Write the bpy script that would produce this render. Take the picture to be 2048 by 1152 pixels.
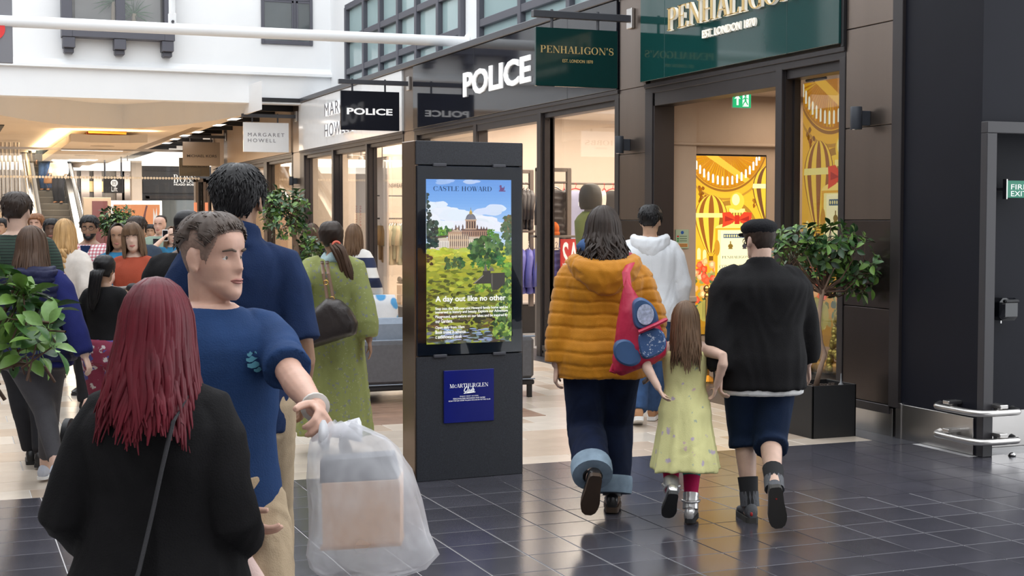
import bpy, math, random
import numpy as np
from mathutils import Matrix, Vector
R = math.radians
random.seed(7)
RNG = np.random.default_rng(7)
for _o in list(bpy.data.objects):
 bpy.data.objects.remove(_o)
SC = bpy.context.scene
COL = SC.collection

# ---------------------------------------------------------------- camera, sky, exposure
F, CX, CY, CAMH = 2850.0, 1024.0, 576.0, 1.65
PITCH, YAW = R(2.732), R(21.7616)
cam_d = bpy.data.cameras.new('camera')
cam = bpy.data.objects.new('camera', cam_d)
COL.objects.link(cam)
cam_d.sensor_width = 36.0
cam_d.lens = 36.0 * F / 2048.0
cam_d.clip_end = 400
cam.location = (0, 0, CAMH)
cam.rotation_euler = (math.pi / 2 - PITCH, 0, -YAW)
SC.camera = cam
SC.view_settings.view_transform = 'Standard'
SC.view_settings.look = 'None'
SC.view_settings.gamma = 1
SC.view_settings.exposure = 0.17
SC.view_settings.use_curve_mapping = False
SC.cycles.max_bounces = 8
SC.cycles.transparent_max_bounces = 16
SC.cycles.caustics_reflective = False
SC.cycles.caustics_refractive = False
SC.cycles.sample_clamp_indirect = 4.0
wd = bpy.data.worlds.new('sky')
SC.world = wd
wd.use_nodes = True
bgn = wd.node_tree.nodes['Background']
bgn.inputs['Color'].default_value = (0.93, 0.965, 1.0, 1)
bgn.inputs['Strength'].default_value = 2.35


def area(name, loc, sx, sy, power, color=(1, 0.86, 0.7), rot=(0, 0, 0)):
 l = bpy.data.lights.new(name, 'AREA')
 l.shape = 'RECTANGLE'
 l.size, l.size_y = sx, sy
 l.energy = power
 l.color = color
 o = bpy.data.objects.new(name, l)
 COL.objects.link(o)
 o.location = loc
 o.rotation_euler = rot
 return o


WARM = (1.0, 0.80, 0.60)
area('police_shop_light', (9.6, 17.0, 3.20), 4.5, 6.5, 420, (1, .86, .72))
area('perfume_shop_light', (9.3, 11.2, 2.9), 3.0, 3.2, 75, (1, .80, .62))
area('clothes_shop_light', (9.4, 24.8, 3.15), 4.0, 6.5, 460, (1, .86, .70))
area('bag_shop_light', (8.6, 32.0, 3.25), 3.0, 6.0, 260, (1, .82, .60))
area('arcade_light_1', (3.2, 33.0, 3.35), 5.0, 5.0, 260, (1, .80, .58))
area('arcade_light_2', (3.0, 42.0, 3.35), 6.0, 6.0, 480, (1, .86, .70))
area('arcade_light_3', (6.0, 50.0, 3.7), 12.0, 5.0, 330, (1, .92, .82))
area('far_wall_fill', (4.0, 54.9, 3.0), 14.0, .5, 300, (1, .96, .90), (R(115), 0, 0))  # unseen fill lamp added to brighten the far white bulkhead
ORD = ['first', 'second', 'third', 'fourth', 'fifth', 'sixth', 'seventh', 'eighth', 'ninth', 'tenth', 'eleventh']


# ---------------------------------------------------------------- projective helpers (photo pixel -> point on a real plane)
_cp, _sp, _cy, _sy = math.cos(PITCH), math.sin(PITCH), math.cos(YAW), math.sin(YAW)


def ray(px, py):
 a, b, c = px - CX, F, CY - py
 y, z = b * _cp + c * _sp, -b * _sp + c * _cp
 return (a * _cy + y * _sy) / F, (-a * _sy + y * _cy) / F, z / F


def onX(px, py, X):
 r = ray(px, py); t = X / r[0]
 return (X, r[1] * t, r[2] * t + CAMH)


def onY(px, py, Y):
 r = ray(px, py); t = Y / r[1]
 return (r[0] * t, Y, r[2] * t + CAMH)


def onZ(px, py, Z=0.0):
 r = ray(px, py); t = (Z - CAMH) / r[2]
 return (r[0] * t, r[1] * t, Z)


def onD(px, py, D):
 r = ray(px, py); t = D / (r[0] * _sy + r[1] * _cy)
 return (r[0] * t, r[1] * t, r[2] * t + CAMH)


# ---------------------------------------------------------------- materials
MATS = {}


def mat(name, col, rough=0.5, metal=0.0, noise=0.0, nscale=8.0, bump=0.0, bscale=60.0, emit=None, es=1.0,
  spec=None, coat=0.0, stretch=None, sheen=0.0, attr=None, trans=0.0, alpha=1.0, coords='Object'):
 if name in MATS:
  return MATS[name]
 m = bpy.data.materials.new(name)
 m.use_nodes = True
 nt = m.node_tree
 N, L = nt.nodes, nt.links
 b = N['Principled BSDF']
 c4 = (col[0], col[1], col[2], 1)
 b.inputs['Base Color'].default_value = c4
 b.inputs['Roughness'].default_value = rough
 b.inputs['Metallic'].default_value = metal
 if spec is not None:
  b.inputs['Specular IOR Level'].default_value = spec
 if coat:
  b.inputs['Coat Weight'].default_value = coat
  b.inputs['Coat Roughness'].default_value = 0.08
 if sheen:
  b.inputs['Sheen Weight'].default_value = sheen
  b.inputs['Sheen Roughness'].default_value = 0.5
 if trans:
  b.inputs['Transmission Weight'].default_value = trans
 if alpha < 1:
  b.inputs['Alpha'].default_value = alpha
 tc = N.new('ShaderNodeTexCoord')
 src = tc.outputs[coords]
 if stretch:
  mp = N.new('ShaderNodeMapping')
  mp.inputs['Scale'].default_value = stretch
  L.new(src, mp.inputs['Vector'])
  src = mp.outputs['Vector']
 base = None
 if attr:
  at = N.new('ShaderNodeAttribute')
  at.attribute_name = attr
  base = at.outputs['Color']
 if noise:
  n = N.new('ShaderNodeTexNoise')
  n.inputs['Scale'].default_value = nscale
  n.inputs['Detail'].default_value = 5
  L.new(src, n.inputs['Vector'])
  mr = N.new('ShaderNodeMapRange')
  mr.inputs['From Min'].default_value = 0.25
  mr.inputs['From Max'].default_value = 0.75
  mr.inputs['To Min'].default_value = 1 - noise
  mr.inputs['To Max'].default_value = 1 + noise
  L.new(n.outputs['Fac'], mr.inputs['Value'])
  mx = N.new('ShaderNodeVectorMath')
  mx.operation = 'SCALE'
  if base is not None:
   L.new(base, mx.inputs[0])
  else:
   mx.inputs[0].default_value = col[:3]
  L.new(mr.outputs['Result'], mx.inputs['Scale'])
  base = mx.outputs['Vector']
 if base is not None:
  L.new(base, b.inputs['Base Color'])
 if bump:
  n2 = N.new('ShaderNodeTexNoise')
  n2.inputs['Scale'].default_value = bscale
  n2.inputs['Detail'].default_value = 4
  L.new(src, n2.inputs['Vector'])
  bp = N.new('ShaderNodeBump')
  bp.inputs['Strength'].default_value = bump
  bp.inputs['Distance'].default_value = 0.01
  L.new(n2.outputs['Fac'], bp.inputs['Height'])
  L.new(bp.outputs['Normal'], b.inputs['Normal'])
 if emit is not None:
  if emit == 'attr':
   L.new(base, b.inputs['Emission Color'])
  else:
   b.inputs['Emission Color'].default_value = (emit[0], emit[1], emit[2], 1)
  b.inputs['Emission Strength'].default_value = es
 MATS[name] = m
 return m


def glass(name, tint=(1, 1, 1), ior=1.5, rough=0.0):
 if name in MATS:
  return MATS[name]
 m = bpy.data.materials.new(name)
 m.use_nodes = True
 nt = m.node_tree
 N, L = nt.nodes, nt.links
 N.remove(N['Principled BSDF'])
 fr = N.new('ShaderNodeFresnel'); 
 ge = N.new('ShaderNodeNewGeometry')
 io = N.new('ShaderNodeMapRange')
 io.inputs['To Min'].default_value = ior; io.inputs['To Max'].default_value = 1 / ior
 L.new(ge.outputs['Backfacing'], io.inputs['Value']); L.new(io.outputs['Result'], fr.inputs['IOR'])
 tr = N.new('ShaderNodeBsdfTransparent'); tr.inputs['Color'].default_value = (*tint, 1)
 gl = N.new('ShaderNodeBsdfGlossy'); gl.inputs['Roughness'].default_value = rough
 mx = N.new('ShaderNodeMixShader')
 L.new(fr.outputs[0], mx.inputs[0]); L.new(tr.outputs[0], mx.inputs[1]); L.new(gl.outputs[0], mx.inputs[2])
 L.new(mx.outputs[0], N['Material Output'].inputs['Surface'])
 MATS[name] = m
 return m


M = dict(
 white=mat('white_paint', (.82, .83, .84), .6, noise=.02, nscale=1.5),
 cream=mat('cream_soffit', (.74, .66, .57), .7, noise=.03, nscale=1.2),
 beige=mat('beige_wall', (.52, .42, .33), .6, noise=.03),
 beige_panel=mat('beige_panel', (.44, .34, .25), .4, noise=.03),
 palewall=mat('pale_shop_wall', (.70, .60, .51), .6, noise=.02),
 steelgrey=mat('grey_steel', (.055, .056, .066), .35, spec=.5),
 frame=mat('dark_brown_metal', (.032, .027, .028), .38, metal=.25, noise=.1, nscale=3),
 winframe=mat('slate_window_frame', (.085, .085, .105), .45),
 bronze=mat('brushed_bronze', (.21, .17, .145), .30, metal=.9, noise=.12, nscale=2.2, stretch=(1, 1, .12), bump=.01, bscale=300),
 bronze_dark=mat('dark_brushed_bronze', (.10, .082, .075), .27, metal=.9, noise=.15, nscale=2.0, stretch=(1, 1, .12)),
 black=mat('matt_black', (.012, .012, .014), .5),
 navyblack=mat('blue_black_wall', (.008, .0085, .0135), .5, noise=.08, nscale=2, spec=.16),
 inox=mat('brushed_stainless', (.62, .60, .58), .28, metal=1.0, noise=.08, nscale=3, stretch=(1, 1, .1)),
 chrome=mat('polished_steel', (.75, .75, .76), .14, metal=1.0),
 gblack=mat('gloss_black', (.008, .009, .012), .045, coat=.3),
 gfascia=mat('gloss_blue_black', (.009, .010, .016), .05, spec=.6, noise=.05, nscale=1.5),
 gwhite=mat('gloss_white', (.80, .81, .82), .12, noise=.02),
 green=mat('gloss_dark_green', (.006, .050, .046), .06, spec=.6, noise=.06, nscale=1.2),
 ggreen=mat('sign_dark_green', (.004, .030, .028), .09, spec=.5, noise=.05),
 letter_w=mat('white_letter', (.9, .9, .9), .4, emit=(1, 1, 1), es=.25),
 letter_cream=mat('cream_letter', (.85, .80, .70), .4, emit=(1, .95, .85), es=.25),
 gold=mat('gold_letter', (.60, .42, .17), .35, metal=.35, emit=(1, .72, .3), es=.06),
 letter_k=mat('black_letter', (.015, .015, .018), .5),
 letter_g=mat('grey_letter', (.16, .16, .18), .5),
 wood=mat('wood_floor', (.30, .18, .12), .35, noise=.35, nscale=5, stretch=(8, 1, 1)),
 brass=mat('brass', (.75, .47, .14), .2, metal=1.0),
 paper=mat('white_paper', (.82, .82, .8), .6),
 red=mat('bright_red', (.62, .02, .025), .4),
 skylight=mat('downlight_diffuser', (1, 1, 1), .5, emit=(1, .93, .82), es=9),
 coollight=mat('panel_light', (1, 1, 1), .5, emit=(1, .97, .92), es=5),
 glass=glass('shop_glass', (.97, .975, .97)),
 tealglass=mat('teal_frosted_glass', (.34, .46, .47), .12, noise=.06, nscale=.8, spec=.6),
 darkglass=mat('dark_window_glass', (.10, .115, .12), .03, spec=.8, noise=.3, nscale=.7),
)


# ---------------------------------------------------------------- mesh building
class MB:
 def __init__(self):
  self.v, self.f, self.m, self.c = [], [], [], []

 def add(self, vs, fs, mi=0, col=None):
  o = len(self.v)
  self.v.extend([tuple(map(float, p)) for p in vs])
  for k in fs:
   self.f.append(tuple(o + i for i in k))
   self.m.append(mi)
   self.c.append(col)
  return self

 def box(self, x0, y0, z0, x1, y1, z1, mi=0, bev=0.0):
  x0, x1 = min(x0, x1), max(x0, x1); y0, y1 = min(y0, y1), max(y0, y1); z0, z1 = min(z0, z1), max(z0, z1)
  b = min(bev, (x1 - x0) * .45, (y1 - y0) * .45, (z1 - z0) * .45)
  if b <= 0:
   v = [(x, y, z) for x in (x0, x1) for y in (y0, y1) for z in (z0, z1)]
   return self.add(v, [(0, 1, 3, 2), (4, 6, 7, 5), (0, 4, 5, 1), (2, 3, 7, 6), (0, 2, 6, 4), (1, 5, 7, 3)], mi)
  lo, hi = (x0, y0, z0), (x1, y1, z1)
  v, idx = [], {}
  for i in range(8):
   s = [(i >> k) & 1 for k in range(3)]
   for a in range(3):
    p = []
    for k in range(3):
     e = hi[k] if s[k] else lo[k]
     p.append(e if k == a else (e - b if s[k] else e + b))
    idx[(tuple(s), a)] = len(v)
    v.append(p)
  f = []
  for a in range(3):
   u, w = [k for k in range(3) if k != a]
   for s in (0, 1):
    q = []
    for (p, r) in ((0, 0), (1, 0), (1, 1), (0, 1)):
     t = [0, 0, 0]; t[a] = s; t[u] = p; t[w] = r
     q.append(idx[(tuple(t), a)])
    f.append(tuple(q))
  for a in range(3):
   u, w = [k for k in range(3) if k != a]
   for p in (0, 1):
    for r in (0, 1):
     t0 = [0, 0, 0]; t1 = [0, 0, 0]
     t0[u] = t1[u] = p; t0[w] = t1[w] = r; t1[a] = 1
     f.append((idx[(tuple(t0), u)], idx[(tuple(t1), u)], idx[(tuple(t1), w)], idx[(tuple(t0), w)]))
  for i in range(8):
   s = tuple((i >> k) & 1 for k in range(3))
   f.append((idx[(s, 0)], idx[(s, 1)], idx[(s, 2)]))
  return self.add(v, f, mi)

 def tube(self, pts, rad, n=10, mi=0, cap=True, flat=1.0, up=None, col=None):
  """swept tube; rad a number, list, or list of (a, b) pairs"""
  P = np.array(pts, float)
  k = len(P)
  if not hasattr(rad, '__len__'):
   rad = [rad] * k
  T = np.gradient(P, axis=0) if k > 2 else np.array([P[-1] - P[0]] * k)
  T /= np.maximum(np.linalg.norm(T, axis=1, keepdims=True), 1e-9)
  u0 = np.array(up if up is not None else ((0, 0, 1) if abs(T[0][2]) < .9 else (0, 1, 0)), float)
  ang = np.arange(n) * 2 * math.pi / n
  vs = []
  for i in range(k):
   s = np.cross(T[i], u0)
   s /= max(np.linalg.norm(s), 1e-9)
   w = np.cross(s, T[i])
   if up is None:
    u0 = w
   r = rad[i]
   ra, rb = (r if hasattr(r, '__len__') else (r, r * flat))
   for a in ang:
    vs.append(P[i] + s * math.cos(a) * ra + w * math.sin(a) * rb)
  fs = [(i * n + j, i * n + (j + 1) % n, (i + 1) * n + (j + 1) % n, (i + 1) * n + j) for i in range(k - 1) for j in range(n)]
  if cap:
   fs.append(tuple(range(n))[::-1]); fs.append(tuple((k - 1) * n + j for j in range(n)))
  return self.add(vs, fs, mi, col)

 def rings(self, rings, mi=0, cap=True):
  """loft closed rings of equal vertex count"""
  n = len(rings[0]); vs = [p for r in rings for p in r]; k = len(rings)
  fs = [(i * n + j, i * n + (j + 1) % n, (i + 1) * n + (j + 1) % n, (i + 1) * n + j) for i in range(k - 1) for j in range(n)]
  if cap:
   fs.append(tuple(range(n))[::-1]); fs.append(tuple((k - 1) * n + j for j in range(n)))
  return self.add(vs, fs, mi)

 def lathe(self, prof, c=(0, 0, 0), n=20, mi=0, axis='z'):
  vs = []
  for (r, z) in prof:
   for j in range(n):
    a = 2 * math.pi * j / n
    p = (r * math.cos(a), r * math.sin(a), z)
    if axis == 'y':
     p = (p[0], p[2], p[1])
    if axis == 'x':
     p = (p[2], p[0], p[1])
    vs.append((c[0] + p[0], c[1] + p[1], c[2] + p[2]))
  k = len(prof)
  fs = [(i * n + j, i * n + (j + 1) % n, (i + 1) * n + (j + 1) % n, (i + 1) * n + j) for i in range(k - 1) for j in range(n)]
  fs.append(tuple(range(n))[::-1]); fs.append(tuple((k - 1) * n + j for j in range(n)))
  return self.add(vs, fs, mi)

 def ball(self, c, r, n=10, mi=0, col=None):
  r = r if hasattr(r, '__len__') else (r, r, r)
  m = max(4, n // 2 + 1)
  vs = [(c[0], c[1], c[2] - r[2])]
  for i in range(1, m):
   t = math.pi * i / m
   for j in range(n):
    a = 2 * math.pi * j / n
    vs.append((c[0] + r[0] * math.sin(t) * math.cos(a), c[1] + r[1] * math.sin(t) * math.sin(a), c[2] - r[2] * math.cos(t)))
  vs.append((c[0], c[1], c[2] + r[2]))
  fs = [(0, 1 + (j + 1) % n, 1 + j) for j in range(n)]
  for i in range(m - 2):
   b = 1 + i * n
   fs += [(b + j, b + (j + 1) % n, b + n + (j + 1) % n, b + n + j) for j in range(n)]
  b = 1 + (m - 2) * n
  fs += [(b + j, b + (j + 1) % n, len(vs) - 1) for j in range(n)]
  return self.add(vs, fs, mi, col)

 def prism(self, pts, d, mi=0, col=None):
  """planar polygon pts (3-D) extruded by vector d"""
  n = len(pts)
  a = [tuple(p) for p in pts]; b = [(p[0] + d[0], p[1] + d[1], p[2] + d[2]) for p in a]
  fs = [tuple(range(n))[::-1], tuple(range(n, 2 * n))] + [(i, (i + 1) % n, n + (i + 1) % n, n + i) for i in range(n)]
  return self.add(a + b, fs, mi, col)

 def xf(self, fn):
  self.v = [tuple(fn(p)) for p in self.v]
  return self


def mesh_of(mb, name, mats, smooth=False):
 me = bpy.data.meshes.new(name)
 me.from_pydata(mb.v, [], mb.f)
 for m in (mats if isinstance(mats, (list, tuple)) else [mats]):
  me.materials.append(m)
 if any(mb.m):
  me.polygons.foreach_set('material_index', mb.m)
 if any(c is not None for c in mb.c):
  ca = me.color_attributes.new('Col', 'FLOAT_COLOR', 'CORNER')
  arr = []
  for f, c in zip(mb.f, mb.c):
   arr.extend(((*(c or (1, 1, 1)), 1.0)) * len(f))
  ca.data.foreach_set('color', arr)
 if smooth:
  me.polygons.foreach_set('use_smooth', [True] * len(me.polygons))
  if smooth == 'auto':
   me.set_sharp_from_angle(angle=R(40))
 me.update()
 return me


WM = {}


def link(o, parent=None, local=False):
 COL.objects.link(o)
 if parent is not None:
  o.parent = parent
  if not local:
   o.matrix_parent_inverse = WM.get(parent.name, Matrix.Identity(4)).inverted()
   WM[o.name] = Matrix.Identity(4)
  else:
   WM[o.name] = WM.get(parent.name, Matrix.Identity(4))
 return o


def obj(name, mb, mats, parent=None, smooth=False, local=False, stuff=False):
 me = mb if isinstance(mb, bpy.types.Mesh) else mesh_of(mb, name, mats, smooth)
 o = link(bpy.data.objects.new(name, me), parent, local)
 if stuff:
  o['kind'] = 'stuff'
 return o


def tag(o, label, cat, group=None):
 o['label'] = label; o['category'] = cat
 if group:
  o['group'] = group
 return o


def thing(name, label, cat, loc=(0, 0, 0), rz=0.0, group=None, rot=None):
 o = bpy.data.objects.new(name, None)
 o.empty_display_size = .1
 COL.objects.link(o)
 o.location = loc
 o.rotation_euler = rot or (0, 0, rz)
 WM[o.name] = Matrix.Translation(loc) @ (Matrix.Rotation(rz, 4, 'Z') if not rot else o.rotation_euler.to_matrix().to_4x4())
 return tag(o, label, cat, group)


def struct(name, mb, mats, parent=None, smooth=False):
 o = obj(name, mb, mats, parent, smooth)
 if parent is None:
  o['kind'] = 'structure'
 return o


def copy_tree(o, parent=None):
 c = o.copy()
 COL.objects.link(c)
 c.parent = parent
 for ch in o.children:
  copy_tree(ch, c)
 return c


# scratch scene for evaluating modifiers and text
TMP = bpy.data.scenes.new('scratch')


def evaluated(o):
 TMP.collection.objects.link(o)
 TMP.view_layers[0].update()
 dg = TMP.view_layers[0].depsgraph
 me = bpy.data.meshes.new_from_object(o.evaluated_get(dg), depsgraph=dg)
 TMP.collection.objects.unlink(o)
 return me


# ---------------------------------------------------------------- lettering
def sans_outline(s, extr=0.0, bold=0.0, spacing=1.0):
 cu = bpy.data.curves.new('t', 'FONT')
 cu.body = s; cu.size = 1.0; cu.offset = bold; cu.space_character = spacing
 cu.extrude = extr; cu.resolution_u = 3
 o = bpy.data.objects.new('t', cu)
 me = evaluated(o)
 bpy.data.objects.remove(o)
 n = len(me.vertices)
 v = np.empty(n * 3); me.vertices.foreach_get('co', v); v = v.reshape(-1, 3)
 f = [tuple(p.vertices) for p in me.polygons]
 bpy.data.meshes.remove(me)
 return v, f


def serif_pieces(ch):
 """outline pieces (2-D polygons) of a high-contrast serif capital of height 1; returns (pieces, advance)"""
 T, t, s = .155, .04, .075
 P = []

 def rect(x0, y0, x1, y1):
  P.append([(x0, y0), (x1, y0), (x1, y1), (x0, y1)])

 def stem(x, w=T, foot=True, head=True, y0=0, y1=1):
  rect(x, y0, x + w, y1)
  if foot: rect(x - s, y0, x + w + s, y0 + t)
  if head: rect(x - s, y1 - t, x + w + s, y1)

 def diag(x0, y0, x1, y1, w):
  P.append([(x0, y0), (x0 + w, y0), (x1 + w, y1), (x1, y1)])

 def bowl(cx, cy, rx, ry, a0, a1, w=T, n=14):
  for i in range(n):
   q = []
   for a, o in ((a0 + (a1 - a0) * i / n, 1), (a0 + (a1 - a0) * (i + 1) / n, 1), (a0 + (a1 - a0) * (i + 1) / n, 0), (a0 + (a1 - a0) * i / n, 0)):
    a = R(a)
    q.append((cx + (rx if o else rx - w) * math.cos(a), cy + (ry if o else ry - t) * math.sin(a)))
   P.append(q)

 def path(pts, ws):
  for (a, b, wa, wb) in zip(pts[:-1], pts[1:], ws[:-1], ws[1:]):
   d = np.array(b) - np.array(a); l = max(np.hypot(*d), 1e-6); nrm = np.array((-d[1], d[0])) / l
   a_, b_ = np.array(a), np.array(b)
   P.append([tuple(a_ - nrm * wa), tuple(b_ - nrm * wb), tuple(b_ + nrm * wb), tuple(a_ + nrm * wa)])

 adv = .8
 if ch == 'I':
  stem(.1); adv = .42
 elif ch in 'PRB':
  stem(.1)
  b = 180
  if ch == 'B':
   rect(.2, 1 - t, .42, 1); rect(.2, .5, .42, .5 + t); rect(.2, 0, .44, t)
   bowl(.40, .76, .24, .24, -90, 90); bowl(.42, .26, .28, .27, -90, 90); adv = .82
  else:
   rect(.2, 1 - t, .42, 1); rect(.2, .46, .42, .46 + t)
   bowl(.42, .73, .27, .27, -90, 90); adv = .78
   if ch == 'R':
    diag(.62, 0, .38, .48, T); rect(.62, 0, .84, t); adv = .88
 elif ch in 'EFL':
  stem(.1, head=(ch != 'L') or True)
  if ch != 'F':
   rect(.2, 0, .68, t); P.append([(.68, 0), (.68, .24), (.65, .24), (.56, .03)])
  if ch != 'L':
   rect(.2, 1 - t, .66, 1); P.append([(.66, 1), (.66, .78), (.63, .78), (.55, .97)])
   rect(.2, .5, .48, .5 + t); rect(.46, .40, .49, .64)
  adv = .76
 elif ch == 'H':
  stem(.1); stem(.62); rect(.2, .5, .66, .5 + t); adv = .96
 elif ch == 'N':
  rect(.14, 0, .14 + t, 1); rect(.03, 0, .28, t); rect(.0, 1 - t, .2, 1)
  diag(.74 - .02, 0, .08, 1, T); rect(.80, 0, .80 + t, 1); rect(.70, 1 - t, .94, 1); adv = .98
 elif ch == 'M':
  rect(.14, 0, .14 + t, 1); rect(.03, 0, .28, t); rect(.02, 1 - t, .2, 1)
  diag(.50, 0, .12, 1, T); diag(.52, 0, .88, 1, t); stem(.86); adv = 1.2
 elif ch == 'A':
  diag(.07, 0, .36, 1, t); diag(.62, 0, .34, 1, T); rect(.18, .3, .66, .3 + t)
  rect(-.02, 0, .2, t); rect(.54, 0, .86, t); adv = .84
 elif ch == 'T':
  stem(.32, head=False); rect(.02, 1 - t, .78, 1)
  P.append([(.02, 1), (.02, .76), (.05, .76), (.16, .97)]); P.append([(.78, 1), (.78, .76), (.75, .76), (.64, .97)]); adv = .8
 elif ch == 'D':
  stem(.1); rect(.2, 1 - t, .42, 1); rect(.2, 0, .42, t); bowl(.42, .5, .44, .5, -90, 90); adv = .94
 elif ch == 'O':
  bowl(.5, .5, .44, .52, 0, 360, n=28); adv = 1.0
 elif ch in 'CG':
  bowl(.5, .5, .44, .52, 42, 318, n=24)
  rect(.79, .66, .83, .98); P.append([(.80, .9), (.83, .9), (.83, .72), (.78, .82)])
  if ch == 'G':
   rect(.70, .02, .70 + T, .42); rect(.60, .40, .94, .40 + t)
  else:
   P.append([(.80, .16), (.84, .2), (.84, .3), (.82, .3)])
  adv = .92
 elif ch == 'S':
  q, w = [], []
  for i in range(25):
   u = i / 24
   a = R(30 + 240 * (u / .5)) if u <= .5 else R(90 - 240 * ((u - .5) / .5))
   if u <= .5:
    q.append((.36 + .23 * math.cos(a), .75 + .235 * math.sin(a)))
   else:
    q.append((.36 + .25 * math.cos(a), .26 + .25 * math.sin(a)))
   w.append(.015 + .075 * math.sin(math.pi * u) ** 2)
  path(q, w); rect(.56, .68, .60, .98); rect(.09, .03, .13, .34); adv = .70
 elif ch == 'U':
  stem(.1, foot=False, y0=.3); bowl(.45, .32, .35, .33, 180, 360); rect(.76, .3, .80, 1); rect(.66, 1 - t, .92, 1); adv = .92
 elif ch == 'W':
  diag(.26, 0, .04, 1, T); diag(.32, 0, .52, 1, t); diag(.66, 0, .42, 1, T); diag(.72, 0, .96, 1, t)
  rect(-.04, 1 - t, .28, 1); rect(.36, 1 - t, .62, 1); rect(.86, 1 - t, 1.08, 1); adv = 1.1
 elif ch == "'":
  P.append([(.06, 1.0), (.20, 1.0), (.16, .72), (.09, .68)]); adv = .28
 elif ch == 'c':
  Q, a = serif_pieces('C')
  return [[(x * .78, y * .78) for x, y in p] for p in Q], a * .78
 elif ch == '.':
  rect(.06, 0, .2, .14); adv = .28
 elif ch == ' ':
  adv = .42
 return P, adv


def serif_outline(s, extr=0.0, spacing=.02):
 v, f, x = [], [], 0.0
 for ch in s:
  P, adv = serif_pieces(ch)
  for p in P:
   n = len(p); o = len(v)
   v += [(x + a, b, extr) for a, b in p]
   f.append(tuple(range(o, o + n)))
   if extr:
    v += [(x + a, b, -extr) for a, b in p]
    f += [(o + i, o + (i + 1) % n, o + n + (i + 1) % n, o + n + i) for i in range(n)]
    f.append(tuple(range(o + n, o + 2 * n))[::-1])
  x += adv + spacing
 return np.array(v), f


def lettering(name, s, bl, br, height, m, parent, font='sans', depth=0.0, bold=0.0, up=(0, 0, 1), lift=0.0, spacing=None, width=None, keep=False):
 """text whose box runs from point bl to br along its base; depth = real thickness of the letters"""
 if font == 'serif':
  v, f = serif_outline(s, .5 if depth else 0.0, .02 if spacing is None else spacing)
 else:
  v, f = sans_outline(s, .5 if depth else 0.0, bold, 1.0 if spacing is None else spacing)
 lo, hi = v.min(0), v.max(0)
 bl, br, up = np.array(bl, float), np.array(br, float), np.array(up, float)
 u = br - bl
 wid = np.linalg.norm(u); u = u / wid
 nrm = np.cross(u, up)
 sx, sy = wid / (hi[0] - lo[0]), height / (hi[1] - lo[1])
 if keep:
  sx = sy
 q = bl + np.outer((v[:, 0] - lo[0]) * sx, u) + np.outer((v[:, 1] - lo[1]) * sy, up) + np.outer(v[:, 2] * depth + lift + depth / 2, nrm)
 mb = MB()
 mb.add(q, f)
 return obj(name, mb, m, parent)
# ================================================================ THE SETTING
FX = 6.70            # plane of the shop fronts
YB = 28.04           # plane of the white upper wall across the mall
TILE = .3075
SEAM = 8.86          # where cream tiles end and dark tiles begin

# floor ------------------------------------------------------------------
mb = MB(); mb.box(-3.5, -2.5, -.3, 16, 75, -.0035)
floor = struct('floor', mb, mat('tile_grout', (.50, .49, .49), .7, noise=.1))


def tile_mat(name, col, rough, noise, nscale, bump):
 m = mat(name, col, rough, noise=noise, nscale=nscale, bump=bump, bscale=9)
 nt = m.node_tree
 oi = nt.nodes.new('ShaderNodeObjectInfo')
 vm = nt.nodes.new('ShaderNodeMapRange')
 vm.inputs['To Min'].default_value = .90; vm.inputs['To Max'].default_value = 1.10
 nt.links.new(oi.outputs['Random'], vm.inputs['Value'])
 b = nt.nodes['Principled BSDF']
 lk = b.inputs['Base Color'].links[0].from_socket
 sc = nt.nodes.new('ShaderNodeVectorMath'); sc.operation = 'SCALE'
 nt.links.new(lk, sc.inputs[0]); nt.links.new(vm.outputs[0], sc.inputs['Scale'])
 nt.links.new(sc.outputs['Vector'], b.inputs['Base Color'])
 return m


M['dark_tile'] = tile_mat('dark_porcelain', (.054, .052, .064), .19, .22, 3, .02)
M['cream_tile'] = tile_mat('cream_porcelain', (.60, .51, .42), .22, .07, 4, .015)
M['cream_tile2'] = tile_mat('pale_cream_porcelain', (.66, .585, .50), .22, .07, 4, .015)
M['tan_tile'] = tile_mat('tan_porcelain', (.55, .435, .335), .22, .07, 4, .015)


def tile_mesh(w, l, t=.012, b=.0022):
 m = MB(); m.box(-w / 2, -l / 2, -t, w / 2, l / 2, 0, bev=b)
 return m


def in_view(x, y, m=.25):
 a = x * _cy - y * _sy; d = x * _sy + y * _cy
 return d > 2.6 and abs(a / d) < .3593 + m / d


g = .0055
dk = []
X0, Y0 = 5.70, 8.603
for i in range(-30, 16):
 for j in range(-1, 28):
  x, y, l = X0 + (i + .5) * .305, Y0 - (j + .5) * .311, .311
  if j < 0:
   y, l = (SEAM + Y0) / 2, SEAM - Y0
  if in_view(x, y, .3) and x < 9.5 and not (x > FX + .05 and y > 7.95):
   dk.append((x, y, l))
dk.sort(key=lambda c: c[0] ** 2 + c[1] ** 2)
me_d = {l: mesh_of(tile_mesh(.305 - g, l - g), 'tile', M['dark_tile']) for l in {c[2] for c in dk}}
for (x, y, l) in dk[:300]:
 o = bpy.data.objects.new('tile', me_d[l]); link(o, floor); o.location = (x, y, 0)
r = MB()
for (x, y, l) in dk[300:]:
 r.box(x - .1497, y - l / 2 + .0028, -.01, x + .1497, y + l / 2 - .0028, 0)
obj('tiles_beyond', r, M['dark_tile'], floor, stuff=True)
ys = [8.86, 9.13, 9.45]
while ys[-1] < 27:
 ys.append(ys[-1] + .405)
cm = {}
ctm = [M['cream_tile'], M['cream_tile2'], M['tan_tile']]
cands = []
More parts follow.
